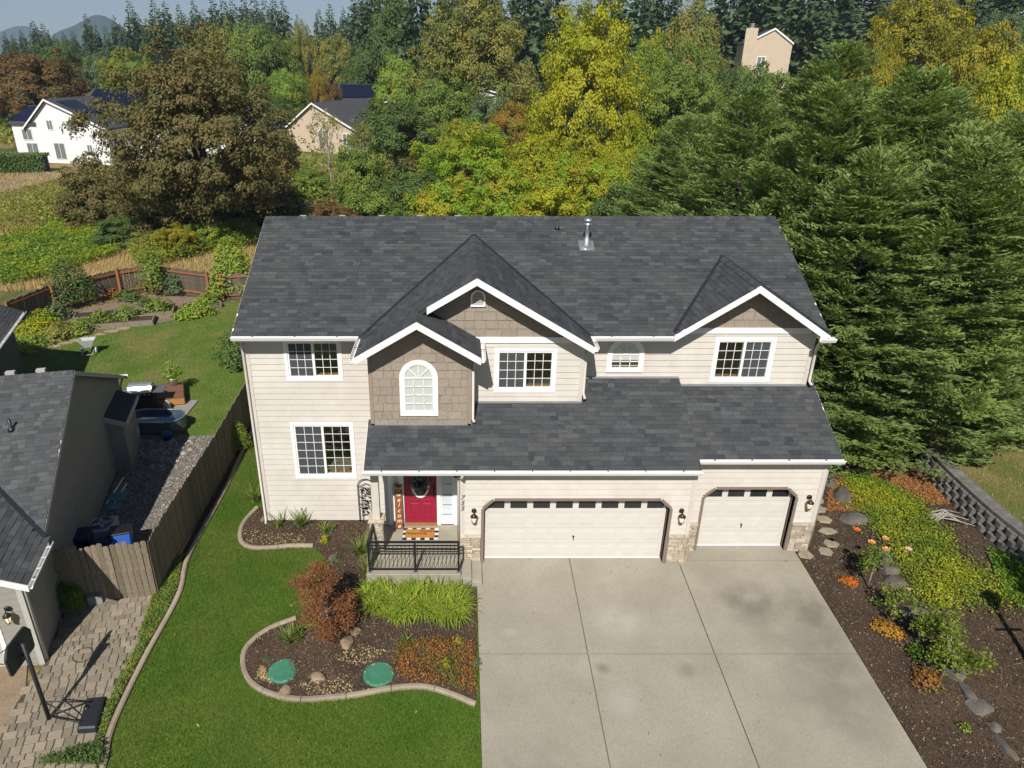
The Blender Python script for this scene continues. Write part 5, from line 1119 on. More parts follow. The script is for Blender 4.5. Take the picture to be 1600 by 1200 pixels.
# basketball hoop
bb = G(78, 1126); hp = thing('basketball_hoop', 'black portable basketball hoop standing on the pavers', 'basketball hoop', tuple(bb)); bx, by, bz = bb[0], bb[1], bb[2] + .06
PLAST = flat('hoop_plastic', (.018, .02, .024), .5, .4, bmp=.2)
bs = [G(x, y, .2) for x, y in [(120, 1138), (150, 1136), (163, 1085), (135, 1088)]]; mb = MB(); z = bs[0][2] - .2 + .05
mb.hexa([(q[0] + (q[0] - (bs[0][0] + bs[2][0]) / 2) * .1, q[1] + (q[1] - (bs[0][1] + bs[2][1]) / 2) * .1, z) for q in bs] + [(q[0], q[1], z + .16) for q in bs]); mb.build('water_base', PLAST, hp, bevel=.03)
cx_, cy_ = (bs[0][0] + bs[2][0]) / 2, (bs[0][1] + bs[2][1]) / 2
MB().lathe([(.06, 0), (.06, .02)], (cx_ - .15, cy_ + .1, z + .16), 10).build('filler_cap', BLACK, hp)
ptop = (bx - .02, by, bz + 2.2)
MB().tube([(bx, by, bz), ptop], .045, 10).build('pole', PLAST, hp)
for dy_, zz in ((-.3, .06), (.3, .06), (-.25, .5), (.25, .5)): MB().tube([(bx, by, bz + zz + .02), (cx_ - .1, cy_ + dy_, z + .17)], .014, 6).build('brace', PLAST, hp)
fx = bx - .14; BBD = flat('backboard', (.035, .04, .045), .4, .4)
pl = [(fx, by - .4, bz + 1.72), (fx, by + .4, bz + 1.72), (fx, by + .42, bz + 2.15), (fx, by + .3, bz + 2.34), (fx, by - .3, bz + 2.34), (fx, by - .42, bz + 2.15)]
MB().prism(pl, (.03, 0, 0)).build('backboard', BBD, hp)
mb = MB()
for a, b in zip(pl, pl[1:] + pl[:1]): mb.bar(a, b, .05, .05)
mb.build('board_frame', PLAST, hp)
for zz in (1.85, 2.15): MB().bar((bx, by, bz + zz), (fx + .03, by, bz + zz + .03), .03, .05).build('arm', PLAST, hp)
MB().tube([(fx - .27 + .23 * cos(t_), by + .23 * sin(t_), bz + 1.85) for t_ in np.linspace(0, 2 * pi, 21)], .011, 6).build('rim', BLACK, hp)
MB().bar((fx, by, bz + 1.85), (fx - .05, by, bz + 1.85), .12, .02).build('rim_bracket', BLACK, hp)
# fertiliser spreader on the back lawn
sp = G(141, 553); so = thing('spreader', 'light grey wheeled fertiliser spreader on the back lawn', 'spreader', tuple(sp), .2); sM = Matrix.Translation(tuple(sp)) @ Matrix.Rotation(.25, 4, 'Z') @ Matrix.Scale(1.25, 4)
LG = flat('grey_plastic', (.42, .43, .43), .5)
mb = MB(); q1 = [(-.12, -.1, .3), (.12, -.1, .3), (.12, .1, .3), (-.12, .1, .3)]; q2 = [(-.3, -.2, .62), (.3, -.2, .62), (.3, .2, .62), (-.3, .2, .62)]; q3 = [(-.27, -.17, .62), (.27, -.17, .62), (.27, .17, .62), (-.27, .17, .62)]; q4 = [(-.1, -.08, .34), (.1, -.08, .34), (.1, .08, .34), (-.1, .08, .34)]
mb.add(q1 + q2 + q3 + q4, [(3, 2, 1, 0)] + [(i + k, i + (k + 1) % 4, i + 4 + (k + 1) % 4, i + 4 + k) for i in (0, 4, 8) for k in range(4)] + [(12, 13, 14, 15)]); mb.build('hopper', LG, so, sM)
for sx in (-1, 1): MB().lathe([(.05, -.03), (.13, -.03), (.14, 0), (.13, .03), (.05, .03)], n=16).build('wheel', LG, so, sM @ Matrix.Translation((sx * .25, 0, .14)) @ Matrix.Rotation(radians(90), 4, 'Y'))
MB().tube([(-.25, 0, .14), (.25, 0, .14)], .015, 6).build('axle', BLACK, so, sM); MB().tube([(-.18, -.05, .2), (-.2, -.5, .15), (.2, -.5, .15), (.18, -.05, .2)], .016, 6).build('frame', LG, so, sM); MB().tube([(0, .1, .3), (0, .5, .85), (-.2, .52, .87), (.2, .52, .87)], .015, 6).build('handle', BLACK, so, sM)
# septic lids and stones in the front bed
LID = flat('green_lid', (.05, .19, .115), .55, .35, var=.12, scale=4)
for k, (x, y, l) in enumerate(((444, 1051, 'round green plastic riser lid at the left of the front bed'), (592, 1056, 'round green plastic riser lid near the orange ground cover'))):
    q = G(x, y); o = thing('septic_lid', l, 'lid', tuple(q)); R_ = .36
    MB().lathe([(R_, 0), (R_, .045), (R_ - .03, .06), (R_ - .06, .055), (0.02, .065)], (q[0], q[1], q[2] + .03), 28).build('cover', LID, o); MB().lathe([(.32, -.02), (.37, .05)], (q[0], q[1], q[2]), 24).build('riser', LID, o)
    for a_ in range(6): MB().lathe([(.014, 0), (.014, .01)], (q[0] + .32 * cos(a_), q[1] + .32 * sin(a_), q[2] + .085), 6).build('bolt', GALV, o)
TANR = pieces('tan_rock', [(.22, .16, .10), (.28, .21, .14)], .9, .3, 5, .7, 20)
for k, (x, y, r_, l) in enumerate(((543, 1005, .2, 'flat tan rock in the mulch right of the maple trunk'), (497, 1060, .17, 'pointed tan rock between the two green lids'), (443, 1082, .17, 'tan rock lying against the edging at the bed front'), (555, 988, .13, 'small brown rock in the mulch below the lilies'), (520, 873, .14, 'pale rock in the bed beside the maple crown'), (411, 812, .1, 'pale grey stone by the left wall corner'))):
    rock('rock', l, G(x, y, .05), r_, 1.3, .9, .6, TANR, 'rock', seed=40 + k)
# ================================================================== right bank
FLAG = pieces('flagstone', [(.25, .22, .15), (.30, .26, .185), (.22, .195, .14)], .9, .2, 5, .4, 40)
for k, (x, y, l) in enumerate(((1275, 784, 'stepping stone farthest back'), (1278, 798, 'second'), (1287, 815, 'third'), (1293, 833, 'fourth'), (1298, 852, 'fifth'), (1289, 864, 'sixth'), (1258, 870, 'nearest'))):
    q = G(x, y); n = 6; pl = [(q[0] + (.24 + random.uniform(-.06, .05)) * cos(2 * pi * i / n + k), q[1] + (.19 + random.uniform(-.05, .04)) * sin(2 * pi * i / n + k)) for i in range(n)]
    lab = ['half-hidden flagstone step at the garage wall, farthest back', 'flagstone step second from the back of the row', 'flagstone step third from the back of the row', 'flagstone step at the middle of the row by the garage', 'flagstone step third from the front of the row', 'flagstone step second from the front of the row', 'flagstone step nearest the driveway corner'][k]
    tag(MB().prism([(a, b, q[2] + .03) for a, b in pl], (0, 0, .05)).build('stepping_stone', FLAG, None, None, bevel=.012), lab, 'stepping stone', 'flagstone steps beside the garage')
blab = ['angular grey boulder at the rear garage corner', 'tall dark boulder behind the yellow ground cover edge', 'broad dark boulder with orange rose in front', 'dark boulder right of the rose trunk', 'rounded dark boulder below the pink flower', 'small dark boulder beside the second rose bush', 'flat brown slab rock behind the leafy rose', 'pale-topped boulder right of the leafy rose', 'long dark rock low in the mulch bank', 'grey boulder in the lower mulch bank', 'small round rock in the lower mulch bank', 'narrow dark rock at the bottom right edge']
for k, (x, y, r_, sx, sy, sz) in enumerate(((1296, 757, .45, .8, 1, .9), (1316, 778, .55, .8, 1.3, .8), (1333, 815, .5, 1.3, .7, .7), (1378, 872, .38, .8, 1.1, .8), (1388, 893, .36, 1.1, .9, .8), (1398, 912, .4, 1.2, .8, .6), (1425, 958, .45, 1.2, .7, .4), (1492, 1056, .38, 1.2, .8, .7), (1513, 1084, .4, .5, 1.4, .4), (1532, 1108, .38, 1.1, .9, .5), (1553, 1138, .2, 1, 1, .8), (1572, 1170, .4, .4, 1.3, .4))):
    rock('boulder', blab[k], G(x, y), r_ * .74, sx, sy, sz, BOUL, 'boulder', 'boulders on the mulch bank', rz=random.uniform(-.3, .3), seed=70 + k)
# retaining wall of split-face blocks
BLKM = pieces('wall_block', [(.13, .125, .112), (.17, .16, .145), (.15, .142, .13), (.115, .11, .10)], .95, .3, 8, .9, 30, dirt=((.10, .10, .06), .5))
RW = thing('retaining_wall', 'grey split-face block retaining wall below the dry lawn', 'wall', (15.2, 1, .3))
def blockmesh(wd, h, d):
    pr = [(-wd / 2, 0), (-wd * .22, -.09), (wd * .22, -.09), (wd / 2, 0), (wd * .4, d), (-wd * .4, d)]
    me = MB().prism([(x, y, 0) for x, y in pr], (0, 0, h)).mesh('wall_block', BLKM); bm = bmesh.new(); bm.from_mesh(me); bmesh.ops.recalc_face_normals(bm, faces=bm.faces); bmesh.ops.bevel(bm, geom=bm.edges[:], offset=.012, segments=1, affect='EDGES'); bm.to_mesh(me); bm.free(); return me
bmsh = blockmesh(.40, .19, .28); wl = [np.array(q) for q in [(15.15, 4.3), (15.0, 2.4), (14.95, .6), (15.1, -1.0), (15.4, -3.0), (15.7, -6.5)]]; wl = smoothline(wl, 8)
dd = [0.]
for a, b in zip(wl[:-1], wl[1:]): dd.append(dd[-1] + np.linalg.norm(b - a))
for r in range(4):
    s = .2 * (r % 2)
    while s < dd[-1] - .3:
        i = min(max(np.searchsorted(dd, s) - 1, 0), len(wl) - 2); k = (s - dd[i]) / (dd[i + 1] - dd[i]); q = wl[i] + (wl[i + 1] - wl[i]) * k; e = wl[i + 1] - wl[i]; a_ = atan2(e[1], e[0])
        # front faces -X (towards the camera side)
        zb = .13 + r * .2 + .06 * min(0, q[1]) * .5
        link('wall_block', bmsh, RW, Matrix.Translation((q[0] + .06 * r, q[1], zb)) @ Matrix.Rotation(a_ + random.uniform(-.03, .03), 4, 'Z') @ Matrix.Translation((0, 0, random.uniform(-.005, .005)))); s += .405
cap = MB().box((-.22, -.1, 0), (.22, .3, .1)).mesh('cap_block', BLKM); s = .1
while s < dd[-1] - .3:
    i = min(max(np.searchsorted(dd, s) - 1, 0), len(wl) - 2); k = (s - dd[i]) / (dd[i + 1] - dd[i]); q = wl[i] + (wl[i + 1] - wl[i]) * k; e = wl[i + 1] - wl[i]
    link('cap_block', cap, RW, Matrix.Translation((q[0] + .28, q[1], .93 + .06 * min(0, q[1]) * .5)) @ Matrix.Rotation(atan2(e[1], e[0]) + random.uniform(-.02, .02), 4, 'Z')); s += .45
# street lamp just outside the frame, its shadow falls on the bank
# ================================================================== vegetation
BARKD = flat('dark_bark', (.045, .036, .028), .95, .1, var=.3, scale=6); BARK = flat('bark', (.09, .07, .055), .95, .1, var=.3, scale=6, bmp=.6, bscale=25); BARKL = flat('pale_bark', (.30, .27, .23), .9, .1, var=.25, scale=6)
def unit(n, rs): d = rs.normal(0, 1, (n, 3)); return d / np.linalg.norm(d, axis=1, keepdims=True)
def crown_arrays(seed, nclump, per, leaf, zc=.58, rx=.5, rz=.42, cr=.13, up=.35, hollow=.5, shape=1.0, low=-.55):
    rs = np.random.default_rng(seed); d = unit(nclump, rs); d[:, 2] = np.where(d[:, 2] < low, -d[:, 2] * .6, d[:, 2])
    r = rs.uniform(hollow, 1.0, nclump) ** .6; lump = 1 + .16 * np.sin(3 * np.arctan2(d[:, 1], d[:, 0]) + seed) + .12 * np.sin(5 * d[:, 2] + 2 * seed)
    c = d * (r * lump)[:, None] * np.array([rx, rx, rz]); c[:, :2] *= (1 - (shape - 1) * np.clip(c[:, 2:] / rz, -1, 1) * .5); c[:, 2] += zc
    k = per; cc = np.repeat(c, k, 0); n = len(cc); rr = cr * np.repeat(rs.uniform(.6, 1.25, nclump), k); e = unit(n, rs); e[:, 2] = np.abs(e[:, 2]) * np.where(rs.random(n) < .75, 1, -1)
    P = cc + e * (rr * rs.uniform(.35, 1, n) ** .5)[:, None] * np.array([1, 1, .75])
    out = np.repeat(d, k, 0); Nn = e * .7 + out * .5 + rs.normal(0, .45, (n, 3)); Nn[:, 2] += up; D = np.cross(Nn, rs.normal(0, 1, (n, 3))); D[:, 2] -= .25
    return P, D, Nn, leaf * rs.uniform(.6, 1.3, n), leaf * .72 * rs.uniform(.7, 1.2, n), c
def trunk_mesh(seed, c, zc, r=.022, nl=9, base=.3, mat=None, top=.8):
    rs = np.random.default_rng(seed + 99); mb = MB(); j = rs.normal(0, .012, (5, 2)); sp_ = [(0, 0, -.02)] + [(j[i][0], j[i][1], top * (i + 1) / 5) for i in range(5)]
    mb.tube(sp_, [r * 1.5, r * 1.1, r * .95, r * .75, r * .5, r * .2], 8)
    for q in c[rs.choice(len(c), min(nl, len(c)), False)]:
        z0 = base + rs.uniform(0, .25); s0 = np.array([0, 0, min(z0, q[2] * .8)]); m_ = (s0 + q) / 2 + np.array([0, 0, -.02]); mb.tube([s0, m_, q], [r * .5, r * .3, r * .08], 5, False)
    return mb.mesh('trunk', mat or BARK)
def proto(seed, nclump=150, per=80, leaf=.042, **kw):
    P, D, Nn, Ln, Wd, c = crown_arrays(seed, nclump, per, leaf, **kw); me = fastmesh('crown', leaf_arrays(P, D, Nn, Ln, Wd), np.arange(len(P) * 4).reshape(-1, 4), BARK)
    return me, trunk_mesh(seed, c, .6)
PROTO = {'round': proto(1, 190, 130, .027, cr=.10, low=-.75), 'round2': proto(2, 170, 140, .028, zc=.54, rz=.45, cr=.11), 'tall': proto(3, 190, 130, .024, zc=.53, rx=.5, rz=.48, cr=.10), 'tall2': proto(4, 210, 120, .024, zc=.53, rx=.48, rz=.48, shape=1.5, cr=.10),
         'bush': proto(5, 150, 130, .036, zc=.48, rx=.5, rz=.5, cr=.12, low=-.9), 'bush2': proto(6, 160, 130, .034, zc=.48, rx=.5, rz=.5, cr=.11, low=-.9),
         'oak': proto(7, 620, 130, .0155, zc=.5, rx=.5, rz=.49, cr=.055, hollow=.25, low=-.9), 'big': proto(8, 420, 130, .0165, zc=.52, rx=.5, rz=.48, cr=.068, hollow=.35, shape=1.4, low=-.85), 'sparse': proto(9, 60, 26, .03, zc=.6, rx=.4, rz=.38, cr=.09), 'big2': proto(18, 400, 130, .017, zc=.5, rx=.5, rz=.5, cr=.07, hollow=.35, shape=1.2, low=-.85)}
LM = {}
KF = dict(green=1.6, dkgreen=1.9, olive=1.6, grgreen=1.6, fir=1.45, cypress=1.42, thicket=1.6, bramble=1.2, coverg=1.0, oak=1.12, ltgreen=1.25, mapler=1.1, straw=1.1)
def lm(k, cols, **kw):
    f = KF.get(k, 1.0); kw['patch'] = tuple(v * f for v in kw['patch']) if kw.get('patch') else None
    LM[k] = leafmat('leaf_' + k, [tuple(v * f for v in c) for c in cols], **kw)
lm('oak', [(.075, .075, .024), (.105, .092, .030), (.060, .066, .022), (.092, .078, .026), (.050, .06, .02)], patch=(.11, .082, .026), pscale=4)
lm('brown', [(.12, .06, .02), (.16, .08, .022), (.09, .055, .02), (.07, .06, .02)], patch=(.08, .075, .02), pscale=3)
lm('green', [(.046, .075, .013), (.068, .10, .018), (.040, .065, .013), (.085, .115, .02)], patch=(.10, .12, .02), pscale=3)
lm('dkgreen', [(.028, .046, .012), (.040, .062, .016), (.022, .037, .010), (.052, .074, .018)])
lm('ltgreen', [(.08, .14, .022), (.11, .18, .025), (.065, .12, .02), (.14, .18, .03)], patch=(.19, .19, .02), pscale=3)
lm('bright', [(.12, .20, .014), (.17, .25, .018), (.09, .17, .014), (.21, .25, .02)], patch=(.26, .20, .015), pscale=2.5)
lm('yellow', [(.22, .22, .012), (.30, .27, .014), (.18, .20, .012), (.26, .22, .012)], patch=(.14, .19, .014), pscale=2.5)
lm('gold', [(.20, .18, .012), (.25, .21, .014), (.15, .15, .012), (.19, .145, .012)], patch=(.10, .12, .014), pscale=3)
lm('olive', [(.065, .075, .018), (.09, .10, .022), (.05, .06, .016), (.11, .11, .026)], patch=(.14, .12, .022), pscale=3)
lm('grgreen', [(.045, .065, .03), (.06, .085, .035), (.038, .055, .028)])
lm('orange', [(.26, .11, .02), (.20, .12, .018), (.13, .12, .016), (.30, .15, .022)], patch=(.12, .15, .018), pscale=3)
lm('fir', [(.023, .040, .017), (.033, .052, .022), (.042, .062, .024), (.019, .033, .014)], trans=.15)
lm('cypress', [(.066, .098, .030), (.090, .125, .038), (.115, .150, .046), (.055, .085, .027)], trans=.35, patch=(.11, .145, .035), pscale=.35)
lm('mapler', [(.13, .052, .022), (.16, .068, .028), (.10, .042, .018), (.20, .095, .036)], trans=.3)
lm('rose', [(.05, .09, .015), (.09, .14, .018), (.16, .18, .018), (.04, .075, .015)])
lm('lily', [(.105, .16, .014), (.16, .22, .018), (.22, .27, .024), (.075, .13, .014), (.27, .25, .06)], trans=.3)
lm('strap', [(.07, .12, .025), (.11, .16, .03), (.05, .09, .022), (.20, .18, .04)], trans=.3)
lm('cover', [(.17, .20, .014), (.24, .255, .016), (.12, .165, .014), (.28, .27, .02)], patch=(.08, .125, .016), pscale=.9)
lm('coverg', [(.07, .13, .016), (.11, .18, .018), (.05, .10, .015)])
lm('rust', [(.23, .085, .02), (.28, .12, .022), (.16, .07, .02), (.10, .08, .02)], patch=(.10, .11, .02), pscale=1.5)
lm('fire', [(.40, .075, .01), (.46, .12, .014), (.10, .10, .02), (.32, .06, .01)]); lm('amber', [(.30, .14, .016), (.25, .11, .014), (.33, .2, .03), (.12, .11, .02)])
lm('box', [(.09, .13, .014), (.14, .18, .018), (.07, .11, .013)]); lm('straw', [(.30, .21, .09), (.36, .26, .12), (.24, .17, .07), (.20, .16, .06)], trans=.2)
lm('bramble', [(.055, .10, .014), (.085, .14, .016), (.13, .18, .016), (.04, .08, .014)], patch=(.17, .19, .016), pscale=.25)
lm('thicket', [(.045, .075, .014), (.07, .10, .016), (.11, .13, .016), (.05, .06, .016)], patch=(.13, .13, .016), pscale=.15)
def setmat(o, m):
    o.material_slots[0].link = 'OBJECT'; o.material_slots[0].material = m
def tree(name, label, kind, mat, X, Y, Z, h, wd, cat='tree', group=None, rz=None, bark=None, lab2=None):
    rz = random.uniform(0, 6.28) if rz is None else rz
    M = Matrix.Translation((X, Y, Z)) @ Matrix.Rotation(rz, 4, 'Z') @ Matrix.Diagonal((wd, wd, h, 1)); o = link(name, None, None, Matrix.Translation((X, Y, Z))); tag(o, label, cat, group)
    c, t_ = PROTO[kind]; a = link('crown' if cat == 'tree' else 'foliage', c, o, M); setmat(a, LM[mat]); b = link('trunk' if cat == 'tree' else 'stem', t_, o, M)
    if bark: setmat(b, bark)
    return o
def ptree(px, ytop, wpx, Y, kind, mat, label, name='broadleaf_tree', **kw):
    p = onY(px, ytop, Y); dep = (p - CAM) @ _F; z = float(H(p[0], p[1])); return tree(name, label, kind, mat, p[0], p[1], z, (p[2] - z) / .98, wpx * dep / 1109, **kw)
# ---- skyline firs
def fir_proto(seed, nl=40, nb=13, R0=.5):
    rs = np.random.default_rng(seed); P = []; D = []; L_ = []; W_ = []
    for i in range(nl):
        z = .06 + .93 * (i / nl) ** .95; R = R0 * (1 - z) ** .78 * rs.uniform(.78, 1.1) + .012
        for b in range(nb if i < nl - 6 else 6):
            a = rs.uniform(0, 2 * pi); rl = R * rs.uniform(.6, 1.12); m_ = max(3, int(11 * rl / R0) + 2)
            for k in range(m_):
                f = (k + rs.uniform(.2, 1)) / m_; q = rl * (.15 + .85 * f); s_ = rs.normal(0, .25) * rl * .3
                P.append((q * cos(a) - s_ * sin(a), q * sin(a) + s_ * cos(a), z - .045 * f * f * rl / R0 + rs.normal(0, .004))); aa = a + rs.normal(0, .6); D.append((cos(aa), sin(aa), -.05 + rs.normal(0, .12))); kk = max(.22, (R / R0) ** .6); L_.append(.105 * kk * rs.uniform(.7, 1.3)); W_.append(.058 * kk)
    P = np.array(P); n = len(P); Nn = rs.normal(0, .4, (n, 3)); Nn[:, 2] = .35
    me = fastmesh('crown', leaf_arrays(P, np.array(D), Nn, np.array(L_) , np.array(W_) ), np.arange(n * 4).reshape(-1, 4), BARK)
    return me, MB().tube([(0, 0, -.02), (0, 0, .5), (0, 0, .99)], [.018, .012, .002], 7).mesh('trunk', BARK)
for i in range(3): PROTO['fir%d' % i] = fir_proto(20 + i, nl=(42, 38, 46)[i])
ORD = 'first second third fourth fifth sixth seventh eighth ninth tenth eleventh twelfth thirteenth fourteenth fifteenth sixteenth seventeenth eighteenth nineteenth twentieth'.split()
ORD += ['twenty-' + o for o in ORD[:9]] + ['thirtieth'] + ['thirty-' + o for o in ORD[:9]] + ['fortieth'] + ['forty-' + o for o in ORD[:9]] + ['fiftieth'] + ['fifty-' + o for o in ORD[:9]]
far = [(6, 50, 26), (18, 54, 24), (32, 47, 26), (50, 32, 40), (66, 36, 34), (84, 52, 26), (98, 50, 26), (112, 47, 26), (133, 21, 34), (148, 38, 26), (163, 40, 28), (177, 23, 34), (188, 36, 28), (200, 0, 42), (214, 20, 34), (226, 28, 30), (238, -1, 44), (256, 1, 40), (267, 28, 34), (278, 6, 38), (289, 22, 34), (301, 0, 42), (316, 14, 36), (331, -6, 42), (347, -5, 40), (362, -3, 42), (379, -8, 44), (396, -8, 44), (412, -4, 40), (427, -6, 42), (441, 0, 42), (463, 22, 26), (481, 38, 26), (497, 14, 36), (514, 5, 40), (536, 11, 38), (558, -22, 54)]
for i, (x, y, wd) in enumerate(far):
    ptree(x, y, wd * 1.7, 195 + 40 * random.random() + (120 if i < 3 or i in (5, 6, 7) else 0), 'fir%d' % (i % 3), 'fir', 'dark fir on the far skyline, %s from the left' % ORD[i], 'fir_tree', group='skyline firs')
near = [(578, -45, 80), (612, -60, 90), (650, -50, 90), (700, -60, 90), (762, -50, 90), (822, -60, 100), (868, -55, 100), (962, -60, 100), (1008, -40, 95), (1050, -60, 100), (1150, -50, 110), (1192, -65, 110), (1232, -60, 110), (1275, -50, 110), (1318, -55, 110), (1362, -50, 110), (1545, -60, 110), (1592, -50, 110)]
for i, (x, y, wd) in enumerate(near):
    ptree(x, y, wd * 1.5, 118 + 25 * random.random(), 'fir%d' % (i % 3), 'fir', 'tall fir with cut-off top in the dark stand, %s from the left' % ORD[i], 'fir_tree', group='tall firs behind the broadleaf trees')
# far woods: a mass of small firs closing the gaps
def wood(name, n, x0, x1, y0, y1, hmin, hmax, label, mats, kinds=('fir0', 'fir1', 'fir2')):
    rs = np.random.default_rng(5); Vs = []
    for k in kinds:
        me = PROTO[k][0]; nv = len(me.vertices); V = np.zeros(nv * 3, np.float32); me.vertices.foreach_get('co', V); Vs.append(V.reshape(-1, 4, 3))
    out = []
    for i in range(n):
        V = Vs[i % len(Vs)]; V = V[rs.random(len(V)) < .45]; h = rs.uniform(hmin, hmax); wd = h * rs.uniform(.32, .45); X = rs.uniform(x0, x1); Y = rs.uniform(y0, y1); a = rs.uniform(0, 6.28)
        R_ = np.array([[cos(a), -sin(a), 0], [sin(a), cos(a), 0], [0, 0, 1]]); W_ = (V * np.array([wd * 1.25, wd * 1.25, h])) @ R_.T + np.array([X, Y, float(H(X, Y))]); out.append(W_.reshape(-1, 3))
    V = np.concatenate(out); tag(link(name, fastmesh(name, V, np.arange(len(V)).reshape(-1, 4), LM[mats])), label, 'wood', kind='stuff')
wood('distant_wood', 60, -330, 60, 270, 420, 18, 27, 'distant fir wood along the horizon', 'fir')
wood('distant_wood', 40, -30, 200, 150, 220, 16, 26, 'dark fir wood filling the rise behind the tall firs', 'fir')
# ---- broadleaf trees, back to front
BT = [(46, 84, 150, 112, 'round', 'brown', 'broad russet brown tree left of the white house'), (88, 70, 80, 150, 'round2', 'dkgreen', 'dark green round tree above the white house roof'), (150, 84, 70, 150, 'round', 'grgreen', 'grey-green tree behind the solar panels'), (196, 78, 80, 135, 'tall', 'ltgreen', 'yellow-green tree between solar panels and oak'), (10, 150, 60, 118, 'round2', 'dkgreen', 'dark green tree at the left edge beside the white house'),
      (125, 92, 60, 170, 'round2', 'green', 'mid green tree behind the russet tree'), (330, 40, 100, 140, 'round', 'olive', 'olive tree rising behind the top of the oak'), (392, 44, 90, 140, 'round2', 'green', 'green rounded tree right of the oak top'), (432, 58, 70, 145, 'round', 'green', 'smaller green tree under the skyline firs'), (467, 36, 44, 150, 'tall', 'olive', 'narrow olive pyramidal tree'), (522, 62, 70, 140, 'round2', 'olive', 'olive brown tree above the solar roof'), (560, 84, 60, 135, 'round', 'dkgreen', 'dark tree just above the solar roof'),
      (495, 106, 36, 118, 'tall', 'orange', 'small orange tree left of the solar roof'), (447, 116, 62, 112, 'round2', 'ltgreen', 'yellow-green tree beside the tan house roof'), (612, 0, 110, 136, 'tall2', 'dkgreen', 'massive dark green tree behind the solar roof'), (425, 150, 60, 104, 'round', 'dkgreen', 'dark tree left of the tan house'), (520, 130, 34, 114, 'bush', 'brown', 'dark reddish shrub between the two rear houses'),
      (738, -12, 215, 90, 'big', 'olive', 'very large olive cottonwood at the top centre'), (1020, 55, 70, 108, 'round', 'bright', 'small bright green tree right of the yellow maple'), (1092, 2, 110, 112, 'tall2', 'olive', 'olive brown poplar left of the tan chimney house'), (1140, 110, 70, 82, 'round2', 'dkgreen', 'dark tree below the tan chimney house'),
      (622, 90, 82, 90, 'round', 'ltgreen', 'light green tree in front of the solar roof'), (690, 132, 120, 82, 'round2', 'green', 'green tree below the olive cottonwood'), (762, 150, 90, 80, 'round', 'grgreen', 'grey-green tree left of the yellow maple'), (655, 178, 80, 74, 'tall', 'olive', 'yellowish olive tree in the central thicket'), (615, 160, 130, 70, 'round', 'dkgreen', 'dark olive tree right of the tan house'), (802, 160, 80, 70, 'tall', 'orange', 'orange-tinged tree beside the yellow maple'),
      (925, 8, 200, 52, 'big', 'yellow', 'large bright yellow maple behind the roof'), (1066, 80, 180, 54, 'big2', 'green', 'large green tree right of the yellow maple'), (850, 215, 110, 47, 'round2', 'yellow', 'yellow tree low behind the roof centre'), (905, 245, 120, 43, 'round', 'bright', 'yellow-green tree just above the flue pipe'), (975, 235, 90, 45, 'round2', 'yellow', 'golden sapling crown left of the green tree'),
      (730, 196, 175, 47, 'big2', 'bright', 'bright lime green tree above the central gable'), (562, 232, 80, 47, 'bush', 'green', 'green shrub tree right of the bare birches'), (640, 262, 100, 41, 'bush2', 'dkgreen', 'dark rounded shrub behind the roof ridge'), (1035, 232, 120, 41, 'round', 'green', 'green tree behind the right part of the ridge'), (1120, 190, 120, 39, 'round2', 'green', 'green tree touching the cypress row'), (795, 262, 90, 41, 'bush', 'bright', 'yellow-green shrub behind the ridge centre'), (690, 285, 110, 35, 'bush2', 'bright', 'lime shrub close behind the roof ridge'), (575, 300, 100, 35, 'bush', 'green', 'green bush behind the left part of the ridge'), (518, 312, 70, 33, 'bush2', 'brown', 'reddish bush behind the left roof corner'), (860, 292, 110, 35, 'bush', 'yellow', 'golden bush behind the ridge near the vents'), (990, 285, 110, 33, 'bush2', 'dkgreen', 'dark bush behind the ridge right of the flue'), (950, 262, 90, 39, 'bush', 'bright', 'light green bush behind the flue pipe'),
      (1195, 108, 130, 66, 'round', 'green', 'green tree just below the beige chimney house'), (1165, 118, 80, 60, 'round2', 'dkgreen', 'dark green tree below the chimney itself'),
      (1452, -20, 200, 74, 'big', 'gold', 'large golden tree above the cypress row'), (1545, 40, 110, 66, 'round', 'gold', 'golden tree at the upper right'), (1592, 92, 100, 50, 'round2', 'yellow', 'yellow tree at the right edge above cypresses'), (1575, 20, 80, 110, 'round', 'grgreen', 'grey-green tree beneath the blue roof at top right'), (1385, 60, 70, 66, 'round', 'gold', 'small golden crown left of the large golden tree'),
      (284, 56, 305, 38.5, 'oak', 'oak', 'huge spreading brown oak left of the house'), (432, 205, 66, 72, 'round', 'oak', 'small brown oak beside the tan house'), (395, 262, 110, 52, 'bush', 'olive', 'olive scrub right of the oak'), (470, 265, 90, 60, 'bush2', 'green', 'green scrub below the tan house'), (340, 285, 110, 46, 'bush', 'dkgreen', 'dark scrub under the oak on the right'), (430, 300, 90, 46, 'bush2', 'oak', 'brown scrub left of the roof corner'), (140, 262, 110, 44, 'bush', 'oak', 'brown low shrub under the oak on the left'), (225, 300, 110, 42, 'bush2', 'oak', 'low brown oak branches above the brambles'),
      (272, 352, 62, 34.5, 'bush2', 'gold', 'golden brown shrub behind the garden fence'), (232, 362, 60, 36, 'bush', 'olive', 'olive shrub under the oak by the fence'), (318, 345, 70, 37, 'bush2', 'ltgreen', 'light green shrub behind the fence corner'), (190, 340, 90, 38, 'bush', 'dkgreen', 'dark shrub at the foot of the oak')]
for (x, y, wd, Y, k, mt, l) in BT:
    ptree(x, y, wd, Y, k, mt, l, 'broadleaf_tree' if 'shrub' not in l and 'bush' not in l and 'scrub' not in l else 'wild_shrub', cat='tree' if 'shrub' not in l and 'bush' not in l and 'scrub' not in l else 'shrub')
for x, y, wd, Y, l in ((508, 165, 70, 60, 'slender bare birch left of centre with pale trunk'), (566, 185, 56, 58, 'second slender bare birch with pale trunk')):
    ptree(x, y, wd, Y, 'sparse', 'olive', l, 'birch_tree', bark=BARKL)
